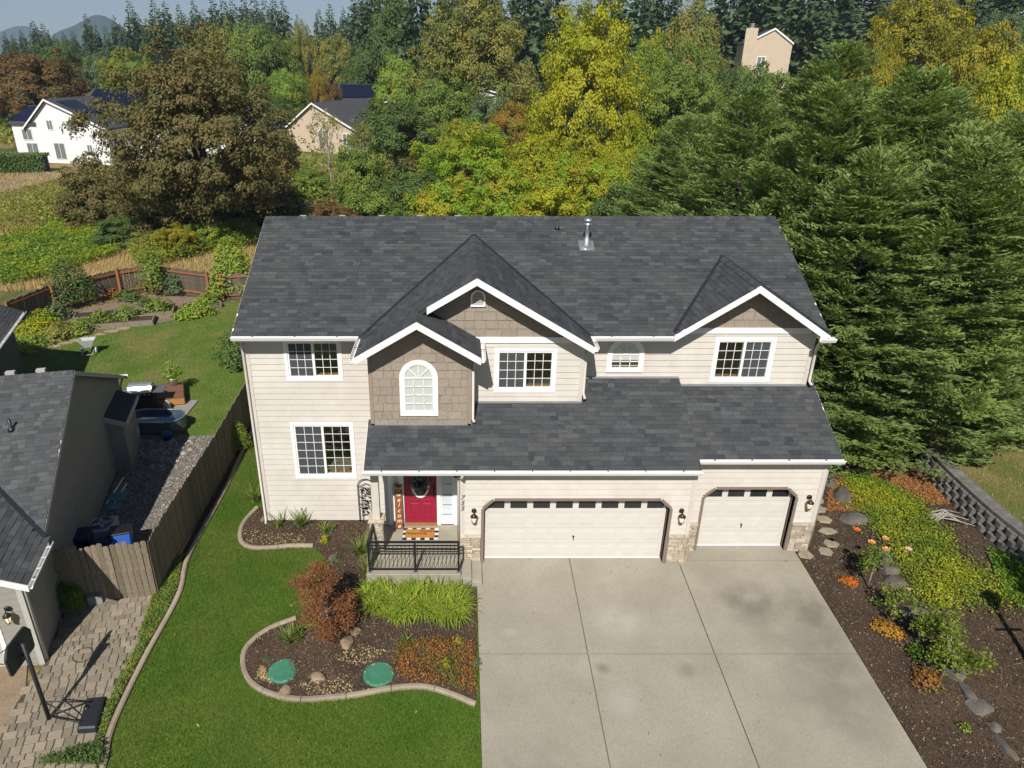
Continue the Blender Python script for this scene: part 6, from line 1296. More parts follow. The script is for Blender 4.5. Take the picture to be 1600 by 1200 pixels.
# ---- cypress row on the right
def cypress_proto(seed, h=13.0, r=2.7, nbough=620, tw=13, per=18):
    rs = np.random.default_rng(seed); zb = h * (1 - rs.random(nbough) ** .78) * .98 + .15; ab = rs.uniform(0, 2 * pi, nbough)
    prof = r * np.maximum(.06, (1 - (zb / h) ** 3.2)) ** .7 * (1 + .12 * np.sin(3 * ab + zb * .8 + seed)); Rb = prof * rs.uniform(.78, 1.18, nbough); eb = rs.normal(.58, .26, nbough) + .55 * (zb / h) ** 3
    ta = ab + rs.normal(0, .25, nbough); db = np.stack([np.cos(ta) * np.cos(eb), np.sin(ta) * np.cos(eb), np.sin(eb)], 1); tipb = np.stack([Rb * np.cos(ab), Rb * np.sin(ab), zb], 1); inn = rs.random(nbough) < .3; tipb = np.where(inn[:, None], tipb * np.array([.78, .78, 1]), tipb); lb = np.minimum(Rb * .9, rs.uniform(.9, 1.9, nbough))
    # each bough carries a fan of twigs, wide at its foot and tapering to a drooping tip
    nb = nbough * tw; f0 = rs.uniform(.15, 1, nb); B = np.repeat(np.arange(nbough), tw); d0 = db[B]; sd = np.cross(d0, [0, 0, 1.0]); sd /= np.linalg.norm(sd, axis=1, keepdims=True); up_ = np.cross(sd, d0)
    c0 = tipb[B] - d0 * (lb[B] * (1 - f0))[:, None]; c0[:, 2] -= .25 * (f0 ** 2) * lb[B] * .45; off = rs.normal(0, 1, nb); c0 = c0 + sd * (off * .34 * (1.15 - f0))[:, None] + up_ * (rs.normal(0, .1, nb) * (1.2 - f0))[:, None]
    d = d0 * .85 + sd * (off * .32)[:, None] + rs.normal(0, .14, (nb, 3)); d /= np.linalg.norm(d, axis=1, keepdims=True); ln = rs.uniform(.35, .7, nb); base = c0 - d * (ln * .5)[:, None]; tip = c0 + d * (ln * .5)[:, None]
    f = rs.uniform(.05, 1, (nb, per)); P = base[:, None] + (tip - base)[:, None] * f[..., None]; P[..., 2] -= .1 * f ** 2 * ln[:, None]
    side = np.cross(d, [0, 0, 1.0]); side /= np.linalg.norm(side, axis=1, keepdims=True); side = side[:, None]; s_ = rs.choice([-1, 1], (nb, per, 1)) * rs.uniform(.2, 1.0, (nb, per, 1)); P = P + side * s_ * (1.05 - f[..., None]) * .15; P[..., 2] = np.maximum(P[..., 2], .03)
    D = d[:, None] * .9 + side * s_ * .7 + rs.normal(0, .18, (nb, per, 3)); D[..., 2] -= .12; Nn = rs.normal(0, .35, (nb, per, 3)); Nn[..., 2] += .75; Nn += d0[:, None] * .35
    n = nb * per; L_ = rs.uniform(.09, .19, n); me = fastmesh('crown', leaf_arrays(P.reshape(-1, 3), D.reshape(-1, 3), Nn.reshape(-1, 3), L_, L_ * .30), np.arange(n * 4).reshape(-1, 4), LM['cypress'])
    tm = MB().tube([(0, 0, -.4), (0.05, 0, h * .5), (0, 0, h * .9)], [.16, .09, .015], 8); 
    for k in range(16):
        q = rs.integers(nb); tm.tube([(0, 0, float(base[q][2]) * .9), tuple(base[q]), tuple(tip[q])], [.05, .03, .01], 4, False)
    return me, tm.mesh('trunk', BARKD)
CP = [cypress_proto(31), cypress_proto(32)]
for i, (X, Y, h, r, l) in enumerate(((12.9, 6.6, 10.3, 3.03, 'tall green cypress nearest the garage roof'), (15.6, 6.2, 9.9, 3.19, 'tall green cypress above the retaining wall end'), (18.4, 8.4, 10.2, 3.41, 'cypress standing where the dry lawn begins'), (13.5, 11.4, 12.4, 3.41, 'cypress behind the right roof slope'), (16.8, 12.0, 11.6, 3.63, 'broad cypress in the middle of the row'), (21.3, 11.2, 10.4, 3.63, 'cypress at the right edge of the photo'), (12.6, 17.0, 11.9, 3.30, 'cypress behind the right end of the ridge'), (12.2, 23.5, 10.6, 3.52, 'farthest cypress beside the green tree'), (16.8, 18.5, 12.6, 3.85, 'rear cypress seen above the middle of the row'), (20.6, 17.0, 11.0, 3.74, 'rear cypress below the golden tree'), (14.3, 8.4, 10.2, 2.9, 'cypress wedged between the front trees of the row'), (17.4, 9.4, 10.0, 3.1, 'cypress filling the gap left of the lawn tree'), (24.6, 15.5, 10.6, 3.74, 'rear cypress at the far right edge'))):
    c, t_ = CP[i % 2]; z = .95 if X > 14.5 and Y < 29 else float(H(X, Y)); M = Matrix.Translation((X, Y, z - .1)) @ Matrix.Rotation(i * 1.3, 4, 'Z') @ Matrix.Diagonal((r / 2.7, r / 2.7, h / 13, 1))
    o = tag(link('cypress_tree', None, None, Matrix.Translation((X, Y, z))), l, 'tree', 'cypress row'); link('crown', c, o, M); link('trunk', t_, o, M)
# ---- ground-hugging masses
def cover(name, poly, n, leaf, hh, mat, label, cat='ground cover', dz=.04, rag=0.0):
    q = scatter(poly, n) + RNG.normal(0, 1, (n, 2)) * rag * RNG.random((n, 1)); z = H(q[:, 0], q[:, 1]); b = .55 + .45 * np.sin(q[:, 0] * 2.1 + np.sin(q[:, 1] * 1.3)) * np.cos(q[:, 1] * 1.7); zz = z + dz + hh * RNG.uniform(.25, 1, n) * (.5 + .5 * b)
    P = np.stack([q[:, 0], q[:, 1], zz], 1); Nn = RNG.normal(0, .6, (n, 3)); Nn[:, 2] += .8; D = np.cross(Nn, RNG.normal(0, 1, (n, 3)))
    L_ = leaf * RNG.uniform(.6, 1.3, n); o = leaf_obj(name, P, D, Nn, L_, L_ * .7, LM[mat]); return tag(o, label, cat, kind='stuff')
def gp(*px): return [G(x, y)[:2] for x, y in px]
cover('bramble_patch', gp((0, 378), (60, 362), (150, 322), (170, 350), (190, 400), (120, 420), (60, 440), (0, 450)), 40000, .15, .8, 'bramble', 'bright green bramble patch on the meadow slope')
cover('bramble_patch', gp((190, 375), (400, 350), (410, 385), (330, 400), (215, 425)), 26000, .15, 1.2, 'thicket', 'mixed brambles at the foot of the oak behind the fence')
cover('undergrowth', [(-40, 44), (-8, 44), (32, 40), (48, 60), (40, 85), (-40, 85)], 48000, .29, 2.4, 'thicket', 'tangled undergrowth filling the wood behind the house')
cover('undergrowth', [(-90, 100), (60, 92), (90, 130), (-90, 140)], 16000, .6, 3.0, 'thicket', 'low scrub between the rear houses')
cover('meadow_weeds', gp((0, 305), (100, 280), (150, 310), (130, 330), (60, 355), (0, 368)), 22000, .14, .4, 'olive', 'olive weeds on the meadow bank')
q = scatter([(-30, 26), (-11, 26), (-8, 24), (-6, 30), (-6, 46), (-34, 40)], 60000)
blades('dry_grass', q, H, .3, .035, LM['straw'], 'tall dry straw grass behind the garden fence')
q = scatter([(-60, 45), (-34, 30), (-28, 40), (-45, 75), (-70, 75)], 30000); blades('dry_grass', q, H, .35, .07, LM['straw'], 'dry straw grass on the left meadow bank')
# lawns
Lp = np.array([p[:2] for p in lawn_poly]); q = scatter(lawn_poly, 220000); Bp = np.array([p[:2] for p in bed_poly]); q = q[~inpoly(Bp, q[:, 0], q[:, 1])]
blades('lawn_blades', q, lambda x, y: H(x, y) + .02, .055, .013, BLADE, 'short mown grass of the front lawn', .8)
q = scatter(yard_poly, 90000); blades('lawn_blades', q[(q[:, 1] > 6.5) | (q[:, 0] > -9)], lambda x, y: H(x, y) + .02, .06, .022, BLADE2, 'short grass of the back lawn', .8)
q = scatter([(15.6, 4.2), (15.2, 8), (26, 12), (30, -4), (16, -4)], 45000); blades('lawn_blades', q, H2, .07, .02, leafmat('dry_blade', [(.10, .12, .03), (.17, .15, .05), (.25, .18, .08), (.08, .11, .025)], .6, .3), 'dry grass of the upper lawn', .8)
# mulch chips
CHIP = pieces('chips', [(.03, .02, .013), (.075, .05, .032), (.13, .09, .058), (.05, .033, .022), (.28, .22, .15)], .9, .1, 20, 0)
def chips(name, poly, n, dz, label, sz=(.025, .07), mat=CHIP):
    q = scatter(poly, n); P = np.stack([q[:, 0], q[:, 1], H(q[:, 0], q[:, 1]) + dz + RNG.uniform(0, .02, n)], 1); Nn = RNG.normal(0, .45, (n, 3)); Nn[:, 2] += 1; D = np.cross(Nn, RNG.normal(0, 1, (n, 3)))
    L_ = RNG.uniform(*sz, n); return tag(leaf_obj(name, P, D, Nn, L_, L_ * .45, mat), label, 'mulch', kind='stuff')
chips('bark_chips', bed_poly, 26000, .05, 'loose bark chips in the front bed'); chips('bark_chips', side_poly, 60000, .035, 'loose bark chips on the right bank')
chips('fallen_needles', gp((1300, 745), (1330, 742), (1470, 745), (1490, 790), (1440, 790), (1350, 800), (1290, 800)), 16000, .045, 'orange fallen needles under the cypress row', (.04, .09), pieces('needles', [(.26, .11, .035), (.32, .15, .05), (.2, .085, .03)], .9, .1, 20, 0))
STRAWC = pieces('dry_petals', [(.5, .40, .2), (.42, .34, .15), (.3, .24, .12)], .9, .1, 20, 0)
for pl in (gp((470, 1070), (540, 1060), (560, 1085), (480, 1092)), gp((410, 1040), (430, 1075), (460, 1088), (400, 1060)), gp((380, 830), (480, 840), (480, 855), (385, 855)), gp((560, 1010), (620, 1020), (560, 1045), (520, 1030))):
    chips('dry_petals', pl, 260, .06, 'scatter of pale dry petals on the mulch', (.03, .07), STRAWC)
chips('fallen_leaves', lawn_poly, 45, .06, 'few fallen leaves lying on the front lawn', (.05, .11), STRAWC); chips('fallen_leaves', [(0.5, 0), (9.3, 0), (9.3, -8), (.5, -8)], 40, .06, 'few fallen leaves on the driveway', (.04, .09), pieces('brown_leaf', [(.22, .12, .05), (.3, .2, .08)], .9, .1, 20, 0))
# strap-leaved plants
def straps(n, ln, wd, rs, spread=1.0, droop=.9, seg=4):
    a = rs.uniform(0, 2 * pi, n); L_ = ln * rs.uniform(.6, 1.15, n); th0 = rs.uniform(.1, .7, n) * spread; V = []; b = np.stack([rs.normal(0, .05, n), rs.normal(0, .05, n), 0 * a], 1)
    u = np.stack([np.cos(a), np.sin(a), 0 * a], 1); s_ = np.stack([-np.sin(a), np.cos(a), 0 * a], 1); p_ = b.copy(); rows = []
    for k in range(seg + 1):
        w_ = wd * (1 - (k / seg) ** 2 * .85) * rs.uniform(.8, 1.2, n); rows.append(np.stack([p_ - s_ * w_[:, None] / 2, p_ + s_ * w_[:, None] / 2], 1)); th = th0 + droop * spread * (k / seg) ** 1.3 * rs.uniform(.7, 1.3, n)
        p_ = p_ + (u * np.sin(th)[:, None] + np.array([0, 0, 1]) * np.cos(th)[:, None]) * (L_ / seg)[:, None]
    A = np.stack(rows, 1); V = A.reshape(-1, 3); base = (np.arange(n) * (seg + 1) * 2)[:, None, None]; F = np.array([[2 * k, 2 * k + 1, 2 * k + 3, 2 * k + 2] for k in range(seg)])[None] + base
    return V, F.reshape(-1, 4)
SM = {}
def strap_plant(px, py, label, key, mat, n, ln, wd, cat='plant', name='strap_leaf_plant', group=None, spread=1.0, droop=.9, sc=1.0, dz=.04, loc=None):
    q = G(px, py) if loc is None else np.array(loc); k = (key, random.randrange(3))
    if k not in SM: SM[k] = fastmesh('leaves', *straps(n, ln, wd, np.random.default_rng(len(SM) + 3), spread, droop), LM[mat])
    o = tag(link(name, SM[k], None, Matrix.Translation((q[0], q[1], q[2] + dz)) @ Matrix.Rotation(random.uniform(0, 6), 4, 'Z') @ Matrix.Scale(sc, 4)), label, cat, group); return o
i = 0
for row, (y, x0, x1, nn) in enumerate(((935, 570, 716, 9), (951, 580, 716, 9), (966, 612, 712, 7))):
    for k in range(nn):
        x = x0 + (x1 - x0) * k / (nn - 1) + random.uniform(-4, 4); i += 1
        strap_plant(x, y + random.uniform(-5, 5), '%s lily clump from the left in the %s row below the porch' % (ORD[k], ('back', 'middle', 'front')[row]), 'lily', 'lily', 95, .68, .032, 'lily', 'daylily', 'daylilies below the porch', 1.25, 1.5, random.uniform(.75, 1.05))
for x, y, n_, ln, l, mt in ((452, 1005, 60, .5, 'striped iris clump at the left end of the front bed', 'strap'), (465, 1000, 40, .4, 'grey-green iris tuft beside the striped clump', 'strap'), (563, 868, 60, .75, 'tall iris clump against the porch side', 'strap'), (575, 900, 50, .6, 'iris clump between the maple and porch', 'strap'), (470, 825, 70, .6, 'yellowing iris clump under the ground floor window', 'strap'), (435, 825, 35, .6, 'spiky green iris near the wall corner', 'strap'), (510, 835, 40, .45, 'yellow-green iris right of the window centre', 'strap'), (400, 785, 60, .6, 'arching iris at the left wall corner', 'strap'), (636, 1008, 25, .35, 'small grey tuft in the mulch below the lilies', 'strap')):
    strap_plant(x, y, l, l, mt, n_, ln, .032, 'iris', 'iris')
# small leafy plants
def leafy(px, py, label, mat, r, h, n=500, leaf=.06, name='garden_plant', cat='plant', group=None, stem=True, loc=None, dz=.03, zlow=.15):
    q = G(px, py) if loc is None else np.array(loc); rs = np.random.default_rng(int(px * 7 + py)); d = unit(n, rs); d[:, 2] = np.abs(d[:, 2]); P = d * rs.uniform(.3, 1, (n, 1)) ** .5 * np.array([r, r, h * (1 - zlow)]); P[:, :2] *= (1 + .25 * np.sin(4 * np.arctan2(d[:, 1], d[:, 0]) + px))[:, None]; P[:, 2] += h * zlow
    Nn = d + rs.normal(0, .5, (n, 3)); Nn[:, 2] += .5; D = np.cross(Nn, rs.normal(0, 1, (n, 3))); o = link(name, None, None, Matrix.Translation((q[0], q[1], q[2] + dz))); tag(o, label, cat, group); M = WM[o.name]
    leaf_obj('foliage', P, D, Nn, leaf * rs.uniform(.6, 1.3, n), leaf * .6, LM[mat], o, M)
    if stem:
        mb = MB()
        for k in range(5): e = P[rs.integers(n)]; mb.tube([(0, 0, -.03), tuple(e * .5), tuple(e)], [.012, .008, .004], 5, False)
        mb.build('stem', BARK, o, M)
    return o, M, q
# red maple
mq = G(516, 1000); MA = tag(link('red_maple', None, None, Matrix.Translation(tuple(mq))), 'small red-leaved maple in the front bed', 'tree')
rs = np.random.default_rng(77); cs = []
for k in range(46):
    zz = rs.uniform(.5, 2.05); R_ = .62 * (1 - ((zz - 1.15) / 1.15) ** 2) ** .5 if abs(zz - 1.15) < 1.14 else .1; a = rs.uniform(0, 6.28); f = rs.uniform(.35, 1.05); cs.append((R_ * f * cos(a) - .16 * (zz - .5), R_ * f * sin(a), zz))
cs = np.array(cs); cc = np.repeat(cs, 170, 0); n = len(cc); P = cc + rs.normal(0, 1, (n, 3)) * np.array([.11, .11, .05]); Nn = rs.normal(0, .5, (n, 3)); Nn[:, 2] += .9; D = np.cross(Nn, rs.normal(0, 1, (n, 3))); D[:, 2] -= .3
M = Matrix.Translation(tuple(mq)); leaf_obj('crown', P, D, Nn, rs.uniform(.04, .085, n), .028, LM['mapler'], MA, M)
mb = MB().tube([(0, 0, -.05), (.01, 0, .4), (-.05, 0, 1.0), (-.15, .02, 1.7)], [.045, .038, .03, .01], 8)
for k in range(14): e = cs[k * 3]; mb.tube([(-.02, 0, .45 + .04 * k), tuple((np.array([-.02, 0, .5 + .04 * k]) + e) / 2), tuple(e)], [.018, .012, .004], 5, False)
mb.build('trunk', BARKL, MA, M)
leafy(483, 975, 'yellow-green low shrub behind the iris clump', 'box', .28, .25, 400, .05); leafy(417, 1034, 'tiny blue-green cushion plant left of the lid', 'grgreen', .11, .12, 160, .03); leafy(525, 878, 'small pale shrub above the maple', 'grgreen', .2, .2, 200, .05); leafy(508, 850, 'bright yellow flowering plant below the window', 'yellow', .12, .3, 260, .045)
cover('rust_cover', gp((625, 1005), (690, 1000), (742, 1010), (744, 1088), (700, 1075), (640, 1068), (610, 1050)), 3300, .05, .18, 'rust', 'orange and rust ground cover at the driveway corner', rag=.06)
for x, y in ((716, 1010), (697, 1045), (745, 1045)): leafy(x, y, {716: 'yellow flower tuft at the top of the rust cover', 697: 'yellow flower tuft in the middle of the rust cover', 745: 'mauve flower tuft at the driveway edge'}[x], 'yellow' if x < 740 else 'grgreen', .1, .25, 90, .04, dz=.1)
# weeds along the fence strip
wp = [c - np.array([.09, 0]) for c in curbL if -8.5 < c[1] < 1.0]; wq = gp((150, 1200), (155, 1150), (170, 1100), (190, 1060), (215, 1010), (230, 960), (243, 925), (262, 880))
cover('strip_weeds', wp + wq, 9000, .04, .16, 'green', 'green weeds growing between the edging and pavers'); cover('strip_weeds', gp((60, 1200), (150, 1165), (165, 1165), (165, 1200)), 1500, .06, .35, 'dkgreen', 'dark low shrub mass at the bottom edge')
leafy(118, 945, 'glossy green shrub against the grey house by the gate', 'box', .42, .75, 1500, .07, 'garden_shrub', 'shrub'); leafy(98, 950, 'shaded dark shrub behind the glossy one', 'dkgreen', .45, .9, 1200, .07, 'garden_shrub', 'shrub')
q = G(152, 942); tag(MB().box((-.18, -.12, 0), (.18, .12, .3)).build('utility_box', PATIO, None, Matrix.Translation(tuple(q)) @ Matrix.Rotation(AN, 4, 'Z'), bevel=.01), 'small grey concrete box beside the gate', 'box')
leafy(373, 705, 'clipped yellow-green shrub between fence and wall corner', 'box', .45, 1.25, 2600, .06, 'garden_shrub', 'shrub')
leafy(368, 462, 'tall leafy shrub behind the left roof corner', 'ltgreen', 1.3, 3.6, 2600, .2, 'garden_shrub', 'shrub'); leafy(372, 574, 'leafy bush under the left eave', 'dkgreen', .9, 1.9, 1700, .14, 'garden_shrub', 'shrub')
# right bank
cover('yellow_cover', gp((1322, 752), (1370, 757), (1400, 775), (1440, 800), (1480, 840), (1500, 880), (1555, 905), (1590, 940), (1560, 950), (1500, 945), (1470, 960), (1430, 940), (1400, 870), (1350, 815), (1330, 785)), 15000, .06, .2, 'cover', 'golden yellow-green creeping ground cover on the bank', rag=.35)
cover('ivy_cover', gp((1310, 742), (1350, 745), (1410, 775), (1440, 790), (1430, 800), (1380, 770), (1330, 755)), 2600, .06, .15, 'coverg', 'darker green creeper behind the golden cover', rag=.3); cover('ivy_cover', gp((1540, 860), (1600, 880), (1600, 960), (1565, 935)), 2600, .07, .2, 'coverg', 'shaded green creeper at the right edge')
PET = {'peach': flat('petal_peach', (.75, .33, .10), .6), 'orange': flat('petal_orange', (.75, .16, .03), .6), 'pink': flat('petal_pink', (.72, .45, .45), .6), 'red': flat('petal_magenta', (.35, .03, .12), .6)}
def bloom(parent, p, r, mat):
    mb = MB()
    for ring, (rr, tl) in enumerate(((1, .3), (.7, .9), (.4, 1.4))):
        for k in range(6):
            a = 2 * pi * k / 6 + ring * .5; u_ = Vector((cos(a) * cos(tl), sin(a) * cos(tl), sin(tl))); s_ = Vector((-sin(a), cos(a), 0)) * r * .45 * rr; t0 = Vector(p); e = t0 + u_ * r * rr; m_ = t0 + u_ * r * rr * .6; mb.add([t0, m_ + s_, e, m_ - s_], [(0, 1, 2, 3)])
    mb.build('bloom', PET[mat], parent)
def rose_tree(px, py, h, r, n, label, mat, blooms, lean=(0, 0)):
    q = G(px, py); o = tag(link('rose_bush', None, None, Matrix.Translation(tuple(q))), label, 'rose', 'rose bushes on the bank'); rs = np.random.default_rng(int(px)); M = Matrix.Translation(tuple(q)); c = np.array([lean[0], lean[1], h])
    cl = c + rs.normal(0, 1, (14, 3)) * np.array([r * .55, r * .55, r * .45]); cc = np.repeat(cl, n // 14, 0); m_ = len(cc); P = cc + rs.normal(0, r * .22, (m_, 3)); Nn = rs.normal(0, .6, (m_, 3)); Nn[:, 2] += .8; D = np.cross(Nn, rs.normal(0, 1, (m_, 3)))
    leaf_obj('foliage', P, D, Nn, rs.uniform(.05, .1, m_), .05, LM[mat], o, M); mb = MB().tube([(0, 0, -.05), tuple(c * .5), tuple(c * .85)], [.022, .018, .014], 6)
    for k in range(8): mb.tube([tuple(c * .8), tuple((c * .8 + cl[k]) / 2), tuple(cl[k])], [.012, .009, .004], 5, False)
    mb.build('stem', BARKL, o, M)
    for (dx, dy, dz_, rr, mt) in blooms: bloom(o, (q[0] + c[0] + dx, q[1] + c[1] + dy, q[2] + c[2] + dz_), rr, mt)
rose_tree(1355, 920, 1.05, .42, 700, 'rose standard with peach blooms nearest the garage', 'rose', [(-.1, .2, .3, .11, 'peach'), (.25, .1, .15, .12, 'peach'), (.3, .3, .35, .1, 'peach'), (-.3, .6, .4, .1, 'orange'), (1.0, .3, .0, .1, 'pink')])
rose_tree(1390, 967, .75, .33, 500, 'low rose standard with dark leaves in the middle of the bank', 'rose', [(.3, .1, .1, .06, 'pink')]); rose_tree(1470, 1062, .95, .48, 1300, 'largest leafy yellow-green rose standard on the bank', 'box', []); rose_tree(1432, 1010, .8, .4, 900, 'leafy rose bush behind the largest standard', 'rose', [])
for px, py, l, mt, r_, h_, n_ in ((1327, 912, 'bright orange flowering plant near the driveway', 'fire', .2, .18, 260), (1315, 908, 'tiny orange flower tuft left of the bright orange plant', 'fire', .1, .12, 90), (1378, 985, 'amber-leaved plant in the middle of the bank', 'amber', .3, .28, 330), (1398, 995, 'straw-coloured plant beside the amber one', 'amber', .22, .3, 260), (1445, 1070, 'bronze green spiky peony below the leafy rose', 'rust', .35, .4, 420), (1506, 1142, 'small yellow-green seedling low on the bank', 'rose', .14, .2, 120), (1367, 945, 'yellowing tuft left of the dark-leaved rose', 'strap', .2, .25, 120), (1430, 1025, 'dark green low plant under the leafy rose', 'coverg', .25, .3, 260)): leafy(px, py, l, mt, r_, h_, n_, .07, dz=.02)
rt = G(1480, 812); mb = MB()
for k in range(7): a = random.uniform(-.6, .6); mb.tube([(rt[0] - .5, rt[1] + random.uniform(-.3, .3), rt[2] + .05), (rt[0], rt[1] + random.uniform(-.3, .3), rt[2] + .16), (rt[0] + random.uniform(.2, .7), rt[1] + random.uniform(-.5, .3), rt[2] + .08)], [.03, .025, .01], 5)
tag(mb.build('dead_branches', BARKL), 'pile of pale dead branches below the retaining wall', 'branches')
# ---- vegetable garden
BEDW = pieces('bed_timber', [(.20, .17, .13), (.25, .21, .16), (.17, .145, .11)], .9, .2, 8, .3)
tag(sheet('garden_path', gp((40, 548), (100, 530), (180, 512), (260, 505), (345, 478), (340, 468), (240, 462), (190, 470), (90, 497), (30, 525)), flat('garden_soil', (.20, .145, .095), .95, var=.3, scale=4, bmp=.6, bscale=30), .05, .6), 'tan gravel paths of the fenced vegetable garden', kind='structure')
def raised(px, py, wd, dp, rz, label):
    q = G(px, py); o = thing('raised_bed', label, 'planter', tuple(q), rz, 'raised beds in the vegetable garden'); M = Matrix.Translation(tuple(q)) @ Matrix.Rotation(rz, 4, 'Z')
    for a, b in (((-wd / 2, -dp / 2), (wd / 2, -dp / 2)), ((wd / 2, -dp / 2), (wd / 2, dp / 2)), ((wd / 2, dp / 2), (-wd / 2, dp / 2)), ((-wd / 2, dp / 2), (-wd / 2, -dp / 2))): MB().bar((*a, .18), (*b, .18), .06, .3).build('board', BEDW, o, M)
    MB().box((-wd / 2 + .03, -dp / 2 + .03, .05), (wd / 2 - .03, dp / 2 - .03, .27)).build('soil', MULCH, o, M)
raised(195, 508, 3.0, 1.0, .25, 'long timber raised bed at the lawn edge'); raised(250, 490, 1.5, 1.6, .3, 'square timber raised bed in the middle of the garden'); raised(315, 482, 2.0, 1.2, .6, 'timber raised bed near the fence corner'); raised(150, 498, 2.0, 1.0, .3, 'timber raised bed by the small fruit tree')
for px, py, l, mt, r_, h_, n_ in ((115, 478, 'round fruit tree inside the garden fence', 'dkgreen', 1.15, 2.5, 1900), (245, 462, 'slim young fruit tree inside the garden fence', 'green', .75, 2.6, 900), (160, 507, 'dark leafy vegetable plant in the left bed', 'green', .5, .7, 420), (200, 503, 'leafy vegetable plant in the long bed', 'green', .6, .8, 500), (250, 490, 'vegetable plant in the square bed', 'green', .65, .75, 520), (310, 492, 'sprawling pale squash plant at the lawn edge', 'ltgreen', .8, .6, 600), (325, 480, 'yellowing plant by the fence corner', 'ltgreen', .6, .7, 420), (275, 462, 'feathery grey-green plant by the fence', 'grgreen', .5, 1.2, 420), (95, 500, 'grey-green shrub beside the far left flowers', 'grgreen', .6, .9, 460), (60, 525, 'yellow daisy clump at the far left of the garden', 'yellow', .9, .8, 600), (95, 527, 'mixed yellow flowers in the left border', 'olive', .9, .7, 600), (125, 520, 'yellow-green border plant by the stepping kerb', 'ltgreen', .7, .6, 420), (45, 545, 'low yellow flowers by the slate house', 'ltgreen', .8, .6, 420), (200, 470, 'plant with dark leaves below the orange lilies', 'dkgreen', .6, .6, 380), (183, 462, 'orange lilies against the fence, right bunch', 'orange', .35, .8, 260), (172, 466, 'orange lilies against the fence, left bunch', 'fire', .3, .75, 160)): leafy(px, py, l, mt, r_ * 1.2, h_ * 1.15, int(n_ * 1.5), .16, dz=.05)
for k, x in enumerate(range(48, 205, 18)):
    q = G(x, 553 - (x - 45) * .26); rock('border_stone', '%s border stone from the left along the garden kerb' % ORD[k], q, .24, 1.6, .6, .5, TANR, 'stone', 'border stones of the garden', rz=.3)
for px, py, l, mt, r_, h_, n_ in ((222, 497, 'low herb clump on the garden path', 'green', .5, .4, 400), (140, 512, 'bushy green plant behind the border stones', 'green', .6, .6, 420), (70, 510, 'tall yellow-green flowers near the slate house', 'bright', .7, 1.0, 560), (285, 498, 'bright squash leaves at the lawn edge', 'ltgreen', .55, .45, 420), (340, 470, 'leafy climber at the fence end', 'ltgreen', .6, 1.3, 620), (228, 478, 'dark herb tuft by the square bed', 'dkgreen', .45, .5, 320)): leafy(px, py, l, mt, r_, h_, n_, .15, dz=.05)
# flower pot on deck
fq = G(272, 600, .45); po = thing('flower_pot', 'white pot of mixed flowers on the deck corner', 'flower pot', tuple(fq)); MB().lathe([(.14, 0), (.22, .28), (.24, .3), (.22, .32), (.18, .3)], tuple(fq), 14).build('pot', WHITE, po)
rs = np.random.default_rng(4); n = 700; d = unit(n, rs); d[:, 2] = np.abs(d[:, 2]); P = d * rs.uniform(.3, 1, (n, 1)) * np.array([.45, .45, .75]) + np.array([fq[0], fq[1], fq[2] + .3]); leaf_obj('foliage', P, rs.normal(0, 1, (n, 3)), d + rs.normal(0, .5, (n, 3)), .09, .06, LM['ltgreen'], po)
for k in range(7): bloom(po, tuple(P[k * 30] + np.array([0, -.05, .05])), .08, 'red' if k % 2 else 'pink')
